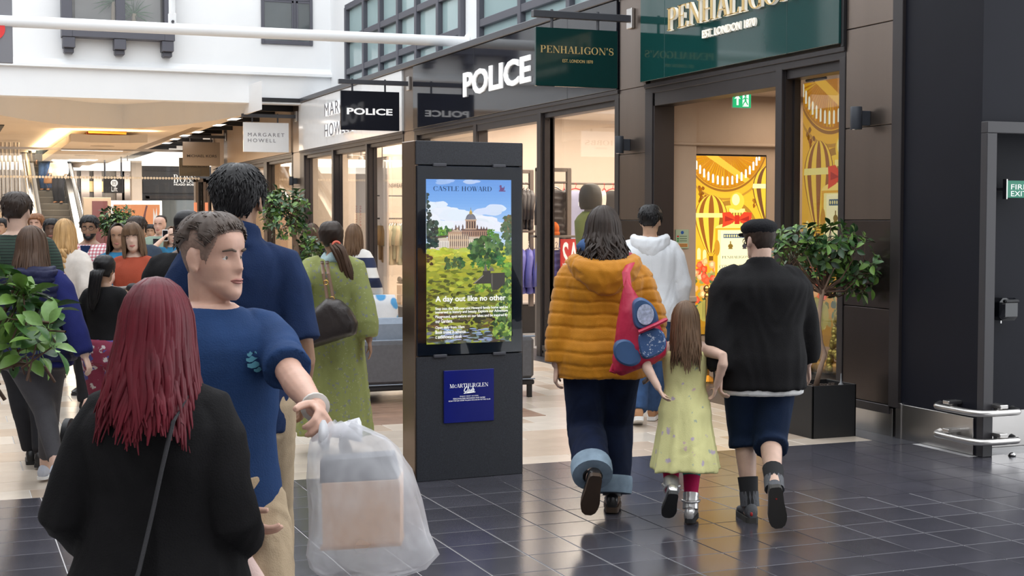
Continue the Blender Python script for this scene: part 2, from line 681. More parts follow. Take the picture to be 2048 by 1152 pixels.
for r_, (ya, yb) in enumerate(zip(ys[:-1], ys[1:])):
 off = (.465, .665, .26)[r_ % 3]
 i = -2
 while True:
  x = off + i * .6 + .3; i += 1
  if x > FX - .25 - .3: break
  if in_view(x, (ya + yb) / 2, .45):
   k = RNG.choice(3, p=[.5, .28, .22])
   cands.append((x, (ya + yb) / 2, (round(yb - ya, 4), int(k), .6)))
 xl = x - .3
 if FX - .25 - xl > .05 and in_view((xl + FX - .25) / 2, ya, .4):
  cands.append(((xl + FX - .25) / 2, (ya + yb) / 2, (round(yb - ya, 4), 0, FX - .25 - xl)))
cands.sort(key=lambda c: c[0] ** 2 + c[1] ** 2)
for i, (x, y, (dy, k, w)) in enumerate(cands[:300]):
 key = (dy, k, round(w, 3))
 if key not in cm:
  cm[key] = mesh_of(tile_mesh(w - g, dy - g), 'paving_tile', ctm[k])
 o = bpy.data.objects.new('paving_tile', cm[key]); link(o, floor); o.location = (x, y, 0)
r = MB()
for (x, y, (dy, k, w)) in cands[300:]:
 r.box(x - w / 2 + g / 2, y - dy / 2 + g / 2, -.01, x + w / 2 - g / 2, y + dy / 2 - g / 2, 0, mi=k)
obj('paving_tiles_beyond', r, ctm, floor, stuff=True)
mb = MB(); mb.box(-3, 27, -.01, 16, 70, 0)
obj('far_paving', mb, M['cream_tile'], floor)
mb = MB()
for a, b in ((7.95, 13.7), (13.7, 20.7), (20.7, 28.2)):
 mb.box(FX - .25, max(a, 8.62) + .004, -.01, FX + .35, b - .004, .001)
obj('threshold_strip', mb, mat('dark_granite', (.05, .05, .06), .3, noise=.2, nscale=40), floor)
for nm, (a, b, c, d), m_ in (('shop_floor', (7.05, 13.3, 13, 28.6), mat('grey_shop_tile', (.36, .36, .36), .25, noise=.1)), ('shop_floor', (7.05, 8.9, 13, 13.28), mat('dark_shop_tile', (.10, .08, .07), .25, noise=.1))):
 mb = MB(); mb.box(a, b, -.01, c, d, .001); obj(nm, mb, m_, floor)
# wood island under the sofa
M['woodplank'] = tile_mat('walnut_plank', (.27, .165, .115), .3, .3, 4, .02)
for i in range(12):
 y0 = 11.0 + i * .15
 q = MB(); q.box(2.35, y0 + .002, -.005, 4.7, y0 + .148, .004, bev=.002)
 obj('plank', q, M['woodplank'], floor)

# upper wall across the mall ---------------------------------------------
mb = MB(); mb.box(-3.4, YB, 3.95, 7.3, YB + .35, 9)
wall_back = struct('wall_back', mb, M['white'])
mb = MB()
pr = [(0, 4.66), (-.03, 4.60), (-.10, 4.55), (-.10, 4.50), (0, 4.49)]
mb.prism([(-3.4, YB + a - .001, z) for a, z in pr], (10.7, 0, 0))
struct('trim_1', mb, M['white'])


def glazed(name, x0, x1, z0, z1, vert, horz, proud=.06, fw=.09, corbels=()):
 mb = MB(); y = YB - proud
 mb.box(x0, y, z0, x0 + fw, YB, z1, bev=.006); mb.box(x1 - fw, y, z0, x1, YB, z1, bev=.006)
 mb.box(x0 + fw - .002, y + .004, z0 + .003, x1 - fw + .002, YB, z0 + fw * 1.3, bev=.006); mb.box(x0 + fw - .002, y + .004, z1 - fw, x1 - fw + .002, YB, z1 - .003, bev=.006)
 for v in vert:
  mb.box(v - fw * .45, y + .009, z0 + .01, v + fw * .45, YB, z1, bev=.006)
 for h in horz:
  mb.box(x0 + fw, y + .013, h - fw * .4, x1 - fw, YB, h + fw * .4, bev=.006)
 w = struct(name, mb, M['winframe'])
 xs = [x0] + list(vert) + [x1]; hs = [z0] + list(horz) + [z1]
 for a, b in zip(xs[:-1], xs[1:]):
  for c, d in zip(hs[:-1], hs[1:]):
   gy = YB - (proud - .05 if proud > .2 else .03)
   p = MB(); p.box(a + fw * .4, gy, c + fw * .4, b - fw * .4, gy + .015, d - fw * .4)
   obj('pane', p, M['glass'] if proud > .2 else M['darkglass'], w)
   p = MB(); e = fw * .45 + .0
   for (q0, q1, q2, q3) in ((a + e, c + e, a + e + .035, d - e), (b - e - .035, c + e, b - e, d - e), (a + e, c + e, b - e, c + e + .035), (a + e, d - e - .035, b - e, d - e)):
    p.box(q0, YB - .045, q1, q2, YB - .01, q3)
   obj('sash', p, M['winframe'], w)
 for cx in corbels:
  p = MB()
  p.box(cx - .11, YB - .28, z0 - .20, cx + .11, YB, z0, bev=.01)
  p.box(cx - .09, YB - .2, z0 - .30, cx + .09, YB, z0 - .19, bev=.02)
  obj('corbel', p, M['winframe'], w)
 return w


w1 = glazed('window_1', 2.11, 4.17, 5.05, 7.0, (3.17,), (), .30, .19, (2.24, 3.16, 4.04))
q = MB(); q.box(2.3, YB - .03, 5.2, 4.0, YB, 6.9); obj('room_backing', q, mat('dim_room', (.22, .21, .21), .6, noise=.35, nscale=1.2), w1)
for px, zb_, n_, lb in ((3.05, 5.75, 34, 'spiky green yucca behind the bay window, beside its middle bar'), (3.42, 5.55, 22, 'lower spiky plant behind the bay window, beyond its middle bar')):
 t = thing('yucca_plant', lb, 'plant', (px, YB - .14, 5.3))
 q = MB(); q.tube([(px, YB - .14, 5.25), (px + .02, YB - .14, zb_)], [.05, .04], n=8); obj('stem', q, mat('yucca_stem', (.25, .20, .15), .8), t)
 for k in range(n_):
  a, e = 2.4 * k, -.5 + 1.9 * k / n_
  d = np.array((math.cos(a) * math.cos(e), .25 * math.sin(a) * math.cos(e), math.sin(e))); b = np.array((px + .02, YB - .14, zb_))
  q = MB(); q.tube([b, b + d * .2, b + d * .42 + np.array((0, 0, -.05))], [(.006, .012), (.005, .014), (.001, .002)], n=5); obj('leaf', q, mat('yucca_green', (.05, .10, .05), .5), t)
w2 = glazed('window_2', 5.88, 6.91, 5.11, 6.9, (6.55,), (6.0,), .05, .06)

# upper storey over the shop fronts --------------------------------------
UX = 7.3
mb = MB()
mb.box(UX + .061, 7.9, 4.03, UX + .4, YB, 9)
mb.box(UX - .02, 19.45, 4.0, UX + .06, 20.1, 5.77)
mb.box(UX - .02, 26.72, 4.0, UX + .06, YB, 5.77)
mb.box(UX - .02, 7.9, 5.77, UX + .06, YB, 9)
mb.box(FX, 7.9, 3.96, UX + .1, YB, 3.999)
struct('wall_upper', mb, M['white'])


def curtain(name, ys, hs):
 fw = .055
 mb = MB()
 for y in ys:
  mb.box(UX - .10, y - fw, hs[0], UX + .05, y + fw, hs[-1], bev=.006)
 for h in hs:
  mb.box(UX - .09, ys[-1] - fw + .004, h - fw, UX + .049, ys[0] + fw - .004, h + fw, bev=.006)
 w = struct(name, mb, M['winframe'])
 for a, b in zip(ys[1:], ys[:-1]):
  for c, d in zip(hs[:-1], hs[1:]):
   p = MB(); p.box(UX - .02, a + .04, c + .04, UX + .01, b - .04, d - .04)
   obj('pane', p, M['tealglass'], w)
 return w


curtain('window_3', [26.65, 25.42, 24.38, 23.3, 22.3, 21.2, 20.17], [4.05, 4.47, 5.08, 5.70])
curtain('window_4', [19.37, 17.8, 16.2, 14.6, 13.0, 11.4], [4.05, 4.47, 5.08, 5.7])
mb = MB(); mb.box(FX - .06, 7.9, 3.98, FX + .3, 28.3, 4.07, bev=.008)
struct('trim_2', mb, M['steelgrey'])

# white tie rod tube with its hanger -------------------------------------
tube_ = MB(); tube_.tube([(.6, 20.0, 4.262), (4, 20, 4.27), (7.31, 20, 4.285)], .078, n=20)
t = obj('tie_tube', tube_, M['white'], smooth='auto')
tag(t, 'long white steel tie tube crossing the mall below the upper windows', 'tube')
q = MB(); x, _, z = onY(344.5, 44, 20)
q.tube([(x, 20, z + .10), (x, 20, 7)], .045, n=12)
q.box(x - .05, 19.96, 4.27, x + .05, 20.04, z + .12, bev=.01)
obj('hanger_rod', q, M['white'], t)
q = MB(); q.lathe([(.02, 0), (.02, .02)], (x, 19.94, z - .0), 12, axis='y'); obj('pin', q, M['steelgrey'], t)
q = MB(); q.lathe([(.12, 0), (.12, .02)], (7.255, 20, 4.285), 20, axis='x'); obj('end_plate', q, M['white'], t)

# grey banner board upper corner ------------------------------------------
t = thing('hanging_banner', 'grey hanging board with a red disc, high beside the white tube', 'sign', (.5, 20, 3.7))
q = MB(); q.box(-.1, 19.97, 3.71, .90, 20.03, 5.4, bev=.006); obj('board', q, mat('mid_grey_board', (.20, .20, .22), .5), t)
q = MB(); c = onY(-14, 57, 19.965); q.lathe([(.15, 0), (.15, .012)], (c[0], 19.958, c[2]), 28, axis='y'); obj('disc', q, mat('signal_red', (.75, .04, .04), .5), t)
q = MB(); q.tube([(.1, 20, 5.3), (.1, 20, 8)], .02); q.tube([(.8, 20, 5.3), (.8, 20, 8)], .02); obj('hanging_rod', q, M['steelgrey'], t)

# opposite side of the mall (only seen mirrored in glass and gloss) --------
mb = MB()
mb.box(-3.6, -3, 3.95, -3.2, 76, 8.0)
struct('wall_opposite', mb, M['white'])
mb = MB(); mb.box(-3.5, -3, 0, -3.3, 76, 3.95); struct('wall_shops_opposite', mb, mat('opposite_front', (.16, .14, .13), .5, noise=.3, nscale=.6))
mb = MB(); mb.box(-3.4, -2.6, 0, 12, -2.4, 8.5); struct('sky_blocker_behind', mb, mat('sky_blocker_grey', (.30, .29, .29), .6))  # added out of view behind the camera so light falls mostly from above

# black corner wall, stainless skirting, door frame -----------------------
mb = MB(); mb.box(FX, 8.0, .0, FX + .12, 8.90, 9); mb.box(FX + .12, 8.0, 2.32, 10.5, 8.12, 9); mb.box(FX + .12, 8.28, 0, 10.5, 8.40, 3)
struct('wall_right', mb, M['navyblack'])
s = MB(); s.box(FX - .012, 8.03, .0, FX, 8.83, .262, bev=.002)
bb = struct('baseboard_right', s, M['inox'])
s = MB(); s.box(FX - .02, 8.83, 0, FX + .02, 8.90, .27, bev=.004); obj('edge_strip', s, M['inox'], bb)
s = MB(); s.box(FX + .05, 8.255, 0, 10.5, 8.28, .262, bev=.002); struct('baseboard_niche', s, M['inox'])
s = MB(); s.box(FX - .008, 8.95, .0, FX + .02, 9.61, .215, bev=.002); struct('baseboard_pillar', s, M['inox'])
d = MB(); d.box(FX - .012, 7.93, 0, FX + .075, 7.998, 2.25, bev=.004)
d.box(FX - .012, 7.93, 2.25, 10.5, 7.998, 2.33, bev=.004)
dr = struct('door_1', d, mat('charcoal_door_frame', (.034, .032, .036), .4))
# bumper rails wrapping the post
for zc in (.315, .115):
 t = thing('bumper_rail', 'polished bent bumper rail round the dark corner post, %s of the two' % ('upper' if zc > .2 else 'lower'), 'rail', (FX, 7.95, zc), group='steel bumper rails')
 z = zc + .0
 a = [(FX - .03, 8.36, z + .01), (FX - .085, 8.34, z), (FX - .10, 8.30, z - .0), (FX - .10, 8.05, z), (FX - .098, 7.93, z), (FX - .07, 7.875, z), (FX - .01, 7.86, z), (FX + .20, 7.86, z), (FX + .245, 7.87, z), (FX + .26, 7.92, z), (FX + .26, 7.96, z + .01)]
 P = np.array(a)
 # chaikin smoothing for the bends
 for _ in range(2):
  Q = [P[0]]
  for u, v in zip(P[:-1], P[1:]):
   Q += [u * .75 + v * .25, u * .25 + v * .75]
  Q.append(P[-1]); P = np.array(Q)
 q = MB(); q.tube(P, .024, n=14); obj('rail', q, M['inox'], t, smooth='auto')
 for (x, y, dx, dy) in ((FX - .05, 8.20, .06, 0), (FX + .10, 7.91, 0, .06)):
  q = MB(); q.box(x - .035 - dx * .5, y - .035 - dy * .5, z + .03, x + .035 + dx * .5, y + .035 + dy * .5, z + .055, bev=.004)
  q.box(x - .02, y - .02, z + .0, x + .02, y + .02, z + .04); obj('bracket', q, M['inox'], t)
# fire exit sign
a = onY(2012, 361, 8.14); b = onY(2060, 396, 8.14)
t = thing('fire_exit_sign', 'small green projecting fire exit sign inside the dark niche', 'sign', (a[0], 8.2, b[2]))
q = MB(); q.box(a[0], 8.13, b[2], b[0], 8.15, a[2], bev=.003); obj('sign_plate', q, mat('exit_green', (.0, .13, .075), .3, emit=(0, .5, .28), es=.12), t)
q = MB(); q.box(a[0] - .012, 8.12, b[2] - .01, a[0], 8.16, a[2] + .01, bev=.002); q.box(a[0] - .01, 8.15, b[2] + .05, b[0], 8.29, b[2] + .07); obj('holder', q, M['inox'], t)
pw = b[0] - a[0]
lettering('lettering', 'FIRE', (a[0] + pw * .17, 8.129, b[2] + .060), (a[0] + pw * .83, 8.129, b[2] + .060), .036, M['letter_w'], t)
lettering('lettering', 'EXIT', (a[0] + pw * .17, 8.129, b[2] + .012), (a[0] + pw * .83, 8.129, b[2] + .012), .036, M['letter_w'], t)
# dispenser
a = onY(1993, 596, 8.2); b = onY(2030, 640, 8.2)
t = thing('hand_dispenser', 'black rounded dispenser on the niche wall', 'dispenser', (a[0], 8.28, b[2]))
q = MB(); q.box(a[0], 8.14, b[2], b[0], 8.28, a[2], bev=.03); obj('body', q, M['gblack'], t, smooth='auto')
q = MB(); q.box(a[0] + .02, 8.125, a[2] - .035, b[0] - .02, 8.2, a[2] - .01, bev=.01); obj('lid', q, M['black'], t)
q = MB(); q.tube([(a[0] + .04, 8.2, b[2]), (a[0] + .04, 8.2, b[2] - .02)], .008); obj('nozzle', q, M['chrome'], t)
# floor door stop
c = onZ(2024, 912)
t = thing('door_stop', 'small domed metal door stop on the dark floor', 'stop', c)
q = MB(); q.lathe([(.022, 0), (.024, .01), (.018, .022), (.006, .028)], c, 14); obj('dome', q, M['chrome'], t, smooth='auto')
q = MB(); q.lathe([(.026, 0), (.026, .008)], c, 14); obj('rubber_ring', q, M['black'], t)

# clad pillars with joints, lamps ----------------------------------------


def pillar(name, y0, y1, joints, mats, x=FX):
 mb = MB(); mb.box(x + .02, y0, 0.0, x + .25, y1, 3.98)
 p = struct(name, mb, M['black'])
 for k, (a, b) in enumerate(zip(joints[:-1], joints[1:])):
  q = MB(); q.box(x - .004, y0 + .004, a + .003, x + .02, y1 - .004, b - .003, bev=.003)
  obj('panel', q, mats[min(k, len(mats) - 1)], p)
 return p


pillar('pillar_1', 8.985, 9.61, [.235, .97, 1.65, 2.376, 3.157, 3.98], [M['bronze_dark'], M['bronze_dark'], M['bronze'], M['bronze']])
s = MB(); s.box(FX - .03, 8.86, .23, FX + .1, 8.98, 3.98, bev=.004); s.box(FX - .02, 8.98, .17, FX + .05, 9.62, .235, bev=.003)
s.box(FX - .01, 8.9, 3.9, FX + .1, 8.98, 9)
struct('trim_3', s, M['frame'])
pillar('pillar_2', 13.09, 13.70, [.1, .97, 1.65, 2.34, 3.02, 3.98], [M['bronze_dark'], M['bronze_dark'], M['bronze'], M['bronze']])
pillar('pillar_3', 20.77, 21.32, [.1, .97, 1.65, 2.34, 3.02, 3.98], [M['bronze'], M['bronze']])
pillar('pillar_4', 28.25, 28.9, [.1, .97, 1.65, 2.34, 3.02, 3.98], [M['bronze'], M['bronze']])
pillar('pillar_5', 36.0, 36.6, [.1, 1.65, 3.02, 3.9], [M['bronze']])


def wall_lamp(y, z0, z1, label):
 t = thing('wall_lamp', label, 'lamp', (FX, y, z0), group='up and down wall lamps')
 q = MB(); q.lathe([(.043, z0), (.046, z0 + .006), (.046, z1 - .006), (.043, z1)], (FX - .12, y, 0), 24); obj('cylinder_shade', q, mat('lamp_grey', (.03, .035, .045), .5), t, smooth='auto')
 q = MB(); q.box(FX - .10, y - .024, z0 + .03, FX - .003, y + .024, z1 - .03, bev=.004); obj('wall_arm', q, mat('lamp_grey', (0, 0, 0)), t)
 q = MB(); q.lathe([(.032, 0), (.036, .004)], (FX - .12, y, z0 - .003), 18); obj('lens', q, M['skylight'] if False else M['chrome'], t)


wall_lamp(9.30, 2.35, 2.525, 'dark twin cylinder wall lamp on bronze pillar near black wall')
wall_lamp(13.46, 2.345, 2.525, 'dark twin cylinder wall lamp on pillar under green hanging sign')
wall_lamp(28.55, 2.35, 2.53, 'small dark wall lamp on far pillar behind the indoor tree')
# ================================================================ SHOP FRONTS
GX = FX + .13        # plane of the glass


def shopfront(name, y0, y1, posts, panes, z1=3.02, sill=.12, doors=()):
 """posts: list of (ya, yb) upright bars; panes: list of (ya, yb, z0, z1) glazed"""
 mb = MB()
 mb.box(FX - .01, y0, 2.93, FX + .16, y1, z1, bev=.004)
 mb.box(FX - .025, y0, z1 - .03, FX + .02, y1, z1 + .012, bev=.004)
 w = struct(name, mb, M['frame'])
 for a, b in posts:
  q = MB(); q.box(FX - .012, a, 0, FX + .16, b, 2.95, bev=.004)
  q.box(FX + .02, a - .012, 0, FX + .10, b + .012, 2.93)
  obj('upright', q, M['frame'], w)
 for a, b, c, d in panes:
  q = MB(); q.box(GX, a, c, GX + .012, b, d)
  obj('pane', q, M['glass'], w)
  q = MB()
  if c < .6:
   q.box(FX + .0, a, 0.0, GX + .05, b, c, bev=.004)
  q.box(FX + .03, a, d - .01, GX + .05, b, 2.96, bev=.004)
  q.box(GX - .03, a, c, GX + .03, a + .03, d); q.box(GX - .03, b - .03, c, GX + .03, b, d)
  obj('rail', q, M['frame'], w)
 return w


def fascia(name, label, y0, y1, m, z0=3.035, z1=3.975, joints=(), proud=.03, lower=None):
 t = thing(name, label, 'sign', (FX, (y0 + y1) / 2, z0))
 js = [y0] + list(joints) + [y1]
 for a, b in zip(js[:-1], js[1:]):
  q = MB(); q.box(FX - proud, a + .002, z0, FX + .05, b - .002, z1, bev=.003)
  obj('fascia_board', q, m, t)
 return t


def shop_shell(name, y0, y1, x1, wallm, ceil=3.5, floor_z=0, sides=True):
 mb = MB()
 mb.box(x1, y0, 0, x1 + .1, y1, ceil + .1)
 if sides:
  mb.box(FX + .2, y0, 0, x1, y0 + .06, ceil); mb.box(FX + .2, y1 - .06, 0, x1, y1, ceil)
 w = struct(name, mb, wallm)
 mb = MB(); mb.box(FX + .16, y0, ceil, x1 + .1, y1, ceil + .1); mb.box(FX + .05, y0, 2.97, FX + .16, y1, ceil + .4)
 struct(name.replace('wall', 'ceiling'), mb, M['palewall'])
 return w


def downlights(pts, z, r=.09, group='shop ceiling downlights', label='round bright downlight in the shop ceiling'):
 me = None
 for (x, y) in pts:
  if me is None:
   q = MB(); q.lathe([(r, 0), (r, .012)], (0, 0, -.012), 20); me = mesh_of(q, 'diffuser', M['skylight'])
   q = MB(); q.lathe([(r + .02, 0), (r + .02, .008)], (0, 0, -.008), 20); mf = mesh_of(q, 'rim', M['white'])
  t = thing('ceiling_light', label, 'light', (x, y, z), group=group)
  link(bpy.data.objects.new('rim', mf), t, True); link(bpy.data.objects.new('diffuser', me), t, True)


def hanging_sign(y, board_m, label, words, zz=(3.01, 3.60), xa=5.60, xb=6.52, arm_m='steelgrey', z_arm=3.735, face2=True):
 t = thing('hanging_sign', label, 'sign', (6.0, y, zz[0]))
 q = MB(); q.box(xa, y - .022, zz[0], xb, y + .022, zz[1], bev=.004); obj('sign_board', q, board_m, t)
 q = MB(); q.box(xa - .03, y - .035, z_arm - .035, FX - .02, y + .035, z_arm + .035, bev=.004); obj('bracket_arm', q, M[arm_m], t)
 q = MB(); q.box(FX - .045, y - .06, z_arm - .10, FX - .006, y + .06, z_arm + .11, bev=.006); obj('wall_plate', q, M['inox'], t)
 for x in (xa + (xb - xa) * .2, xb - (xb - xa) * .24):
  q = MB(); q.tube([(x, y, zz[1] - .01), (x, y, z_arm + .05)], .016, n=10); obj('rod', q, M[arm_m], t)
 for (s, u0, u1, z, h, m_, font, kw) in words:
  w = xb - xa
  for side in ((1, -1) if face2 else (1,)):
   yy = y - side * .0225
   a, b = xa + w * u0, xa + w * u1
   if side < 0:
    a, b = xa + w * (1 - u0), xa + w * (1 - u1)
   lettering('lettering', s, (a, yy, zz[0] + z), (b, yy, zz[0] + z), h, m_, t, font=font, depth=.003, **kw)
 return t


# ---- perfume shop (nearest) ----
shopfront('window_5', 9.61, 13.09, [(9.61, 9.69), (10.53, 10.63), (12.93, 13.09)], [(9.69, 10.53, .10, 2.86)])
q = MB(); q.box(FX - .0, 12.90, 0, FX + .225, 12.93, 2.95); q.box(FX + .0, 10.63, 2.80, FX + .2, 12.93, 2.96, bev=.004); q.box(FX + .03, 12.93, 0, FX + .225, 13.1, 2.95)
struct('door_frame_2', q, M['frame'])
shop_shell('wall_perfume_shop', 8.98, 13.1, 12.2, M['beige'], ceil=2.95, sides=False)
mb = MB()
YP = 13.06
mb.box(7.243, YP, 0, 8.115, YP + .2, .68); mb.box(7.243, YP, 2.335, 8.115, YP + .2, 2.95); mb.box(FX + .2, YP - .05, 0, 7.243, YP + .2, 2.95); mb.box(8.115, YP, 0, 12.2, YP + .2, 2.95)
mb.box(8.4, YP - .12, 0, 12.2, YP, 2.95)
mb.box(FX + .2, 9.0, 0, 12.2, 9.06, 2.95)
wp = struct('wall_party', mb, M['beige'])
q = MB(); q.box(FX + .2, YP - .075, 2.42, 9, YP - .02, 2.45, bev=.006); q.box(FX + .2, YP - .075, .80, 7.25, YP - .04, .86, bev=.008); obj('dado_rail', q, M['beige'], wp)

t = fascia('shop_sign', 'large glossy dark green fascia with raised gold-edged serif shop name', 9.645, 13.125, M['green'], z0=3.055, z1=3.98, joints=(10.40, 12.6), proud=.05)
q = MB(); q.box(FX - .05, 9.64, 3.98, FX + .05, 13.13, 4.75, bev=.003); obj('fascia_board', q, M['green'], t)
q = MB(); q.box(FX - .03, 9.61, 3.03, FX + .03, 9.645, 4.75); obj('edge_strip', q, M['black'], t)
xs = FX - .052
a, b = onX(1341, 62, xs), onX(1574, 16, xs)
zb = (a[2] + b[2]) / 2
lettering('lettering', "PENHALIGON'S", (xs, a[1], 3.49), (xs, 9.93, 3.49), .225, M['letter_cream'], t, font='serif', depth=.03, lift=.004)
lettering('lettering', "PENHALIGON'S", (xs, a[1], 3.49), (xs, 9.93, 3.49), .225, M['gold'], t, font='serif', depth=.004, lift=.036)
a, b = onX(1408, 83, xs), onX(1515, 62, xs)
lettering('lettering', 'EST. LONDON 1870', (xs, a[1], 3.345), (xs, b[1], 3.345), .075, M['letter_cream'], t, depth=.022, lift=.002, bold=.012)
hanging_sign(13.4, M['ggreen'], 'dark green square-cut hanging sign with gold serif lettering',
    [("PENHALIGON'S", .055, .945, .335, .075, M['gold'], 'serif', {}), ('EST. LONDON 1870', .32, .69, .245, .032, M['gold'], 'sans', {})])


def s2l(r, g, b):
 f = lambda c: (c / 255 / 12.92) if c <= 10 else ((c / 255 + .055) / 1.055) ** 2.4
 return (f(r), f(g), f(b))


class Art:
 """flat print drawn as layered coloured polygons in a unit square, placed on a real panel"""

 def __init__(self, fn, step=3e-5):
  self.mb, self.fn, self.k, self.step = MB(), fn, 0, step

 def poly(self, pts, col, up=True):
  q = [(min(max(x, 0), 1), min(max(y, 0), 1)) for x, y in pts]
  ar = abs(sum(a[0] * b[1] - b[0] * a[1] for a, b in zip(q, q[1:] + q[:1])))
  if ar < 1e-7:
   return
  if up:
   self.k += 1
  self.mb.add([self.fn(x, y, self.k * self.step) for x, y in q], [tuple(range(len(q)))], 0, s2l(*col))

 def rect(self, x0, y0, x1, y1, col):
  self.poly([(x0, y0), (x1, y0), (x1, y1), (x0, y1)], col)

 def ell(self, cx, cy, rx, ry, col, n=20, a0=0, a1=360, up=True):
  self.poly([(cx + rx * math.cos(R(a0 + (a1 - a0) * i / n)), cy + ry * math.sin(R(a0 + (a1 - a0) * i / n))) for i in range(n if a1 - a0 >= 360 else n + 1)], col, up)

 def blob(self, cx, cy, rx, ry, col, n=9, j=.35, up=True):
  self.poly([(cx + rx * math.cos(2 * math.pi * i / n) * (1 + RNG.uniform(-j, j)), cy + ry * math.sin(2 * math.pi * i / n) * (1 + RNG.uniform(-j, j))) for i in range(n)], col, up)

 def band(self, cx, cy, rx, ry, w, col, a0, a1, n=24, wy=None):
  wy = w if wy is None else wy
  A = [R(a0 + (a1 - a0) * i / n) for i in range(n + 1)]
  self.k += 1
  for a, b in zip(A[:-1], A[1:]):
   self.poly([(cx + rx * math.cos(a), cy + ry * math.sin(a)), (cx + rx * math.cos(b), cy + ry * math.sin(b)), (cx + (rx - w) * math.cos(b), cy + (ry - wy) * math.sin(b)), (cx + (rx - w) * math.cos(a), cy + (ry - wy) * math.sin(a))], col, False)

 def vgrad(self, x0, y0, x1, y1, cols, n=24):
  self.k += 1
  for i in range(n):
   t = (i + .5) / n * (len(cols) - 1); k = min(int(t), len(cols) - 2); f = t - k
   c = [cols[k][j] * (1 - f) + cols[k + 1][j] * f for j in range(3)]
   a, b = y0 + (y1 - y0) * i / n, y0 + (y1 - y0) * (i + 1) / n
   self.poly([(x0, a), (x1, a), (x1, b), (x0, b)], c, False)

 def done(self, name, m, parent):
  return obj(name, self.mb, m, parent)


def jit(c, a=14):
 d = RNG.uniform(-a, a)
 return tuple(min(255, max(0, x + d + RNG.uniform(-a, a) * .4)) for x in c)


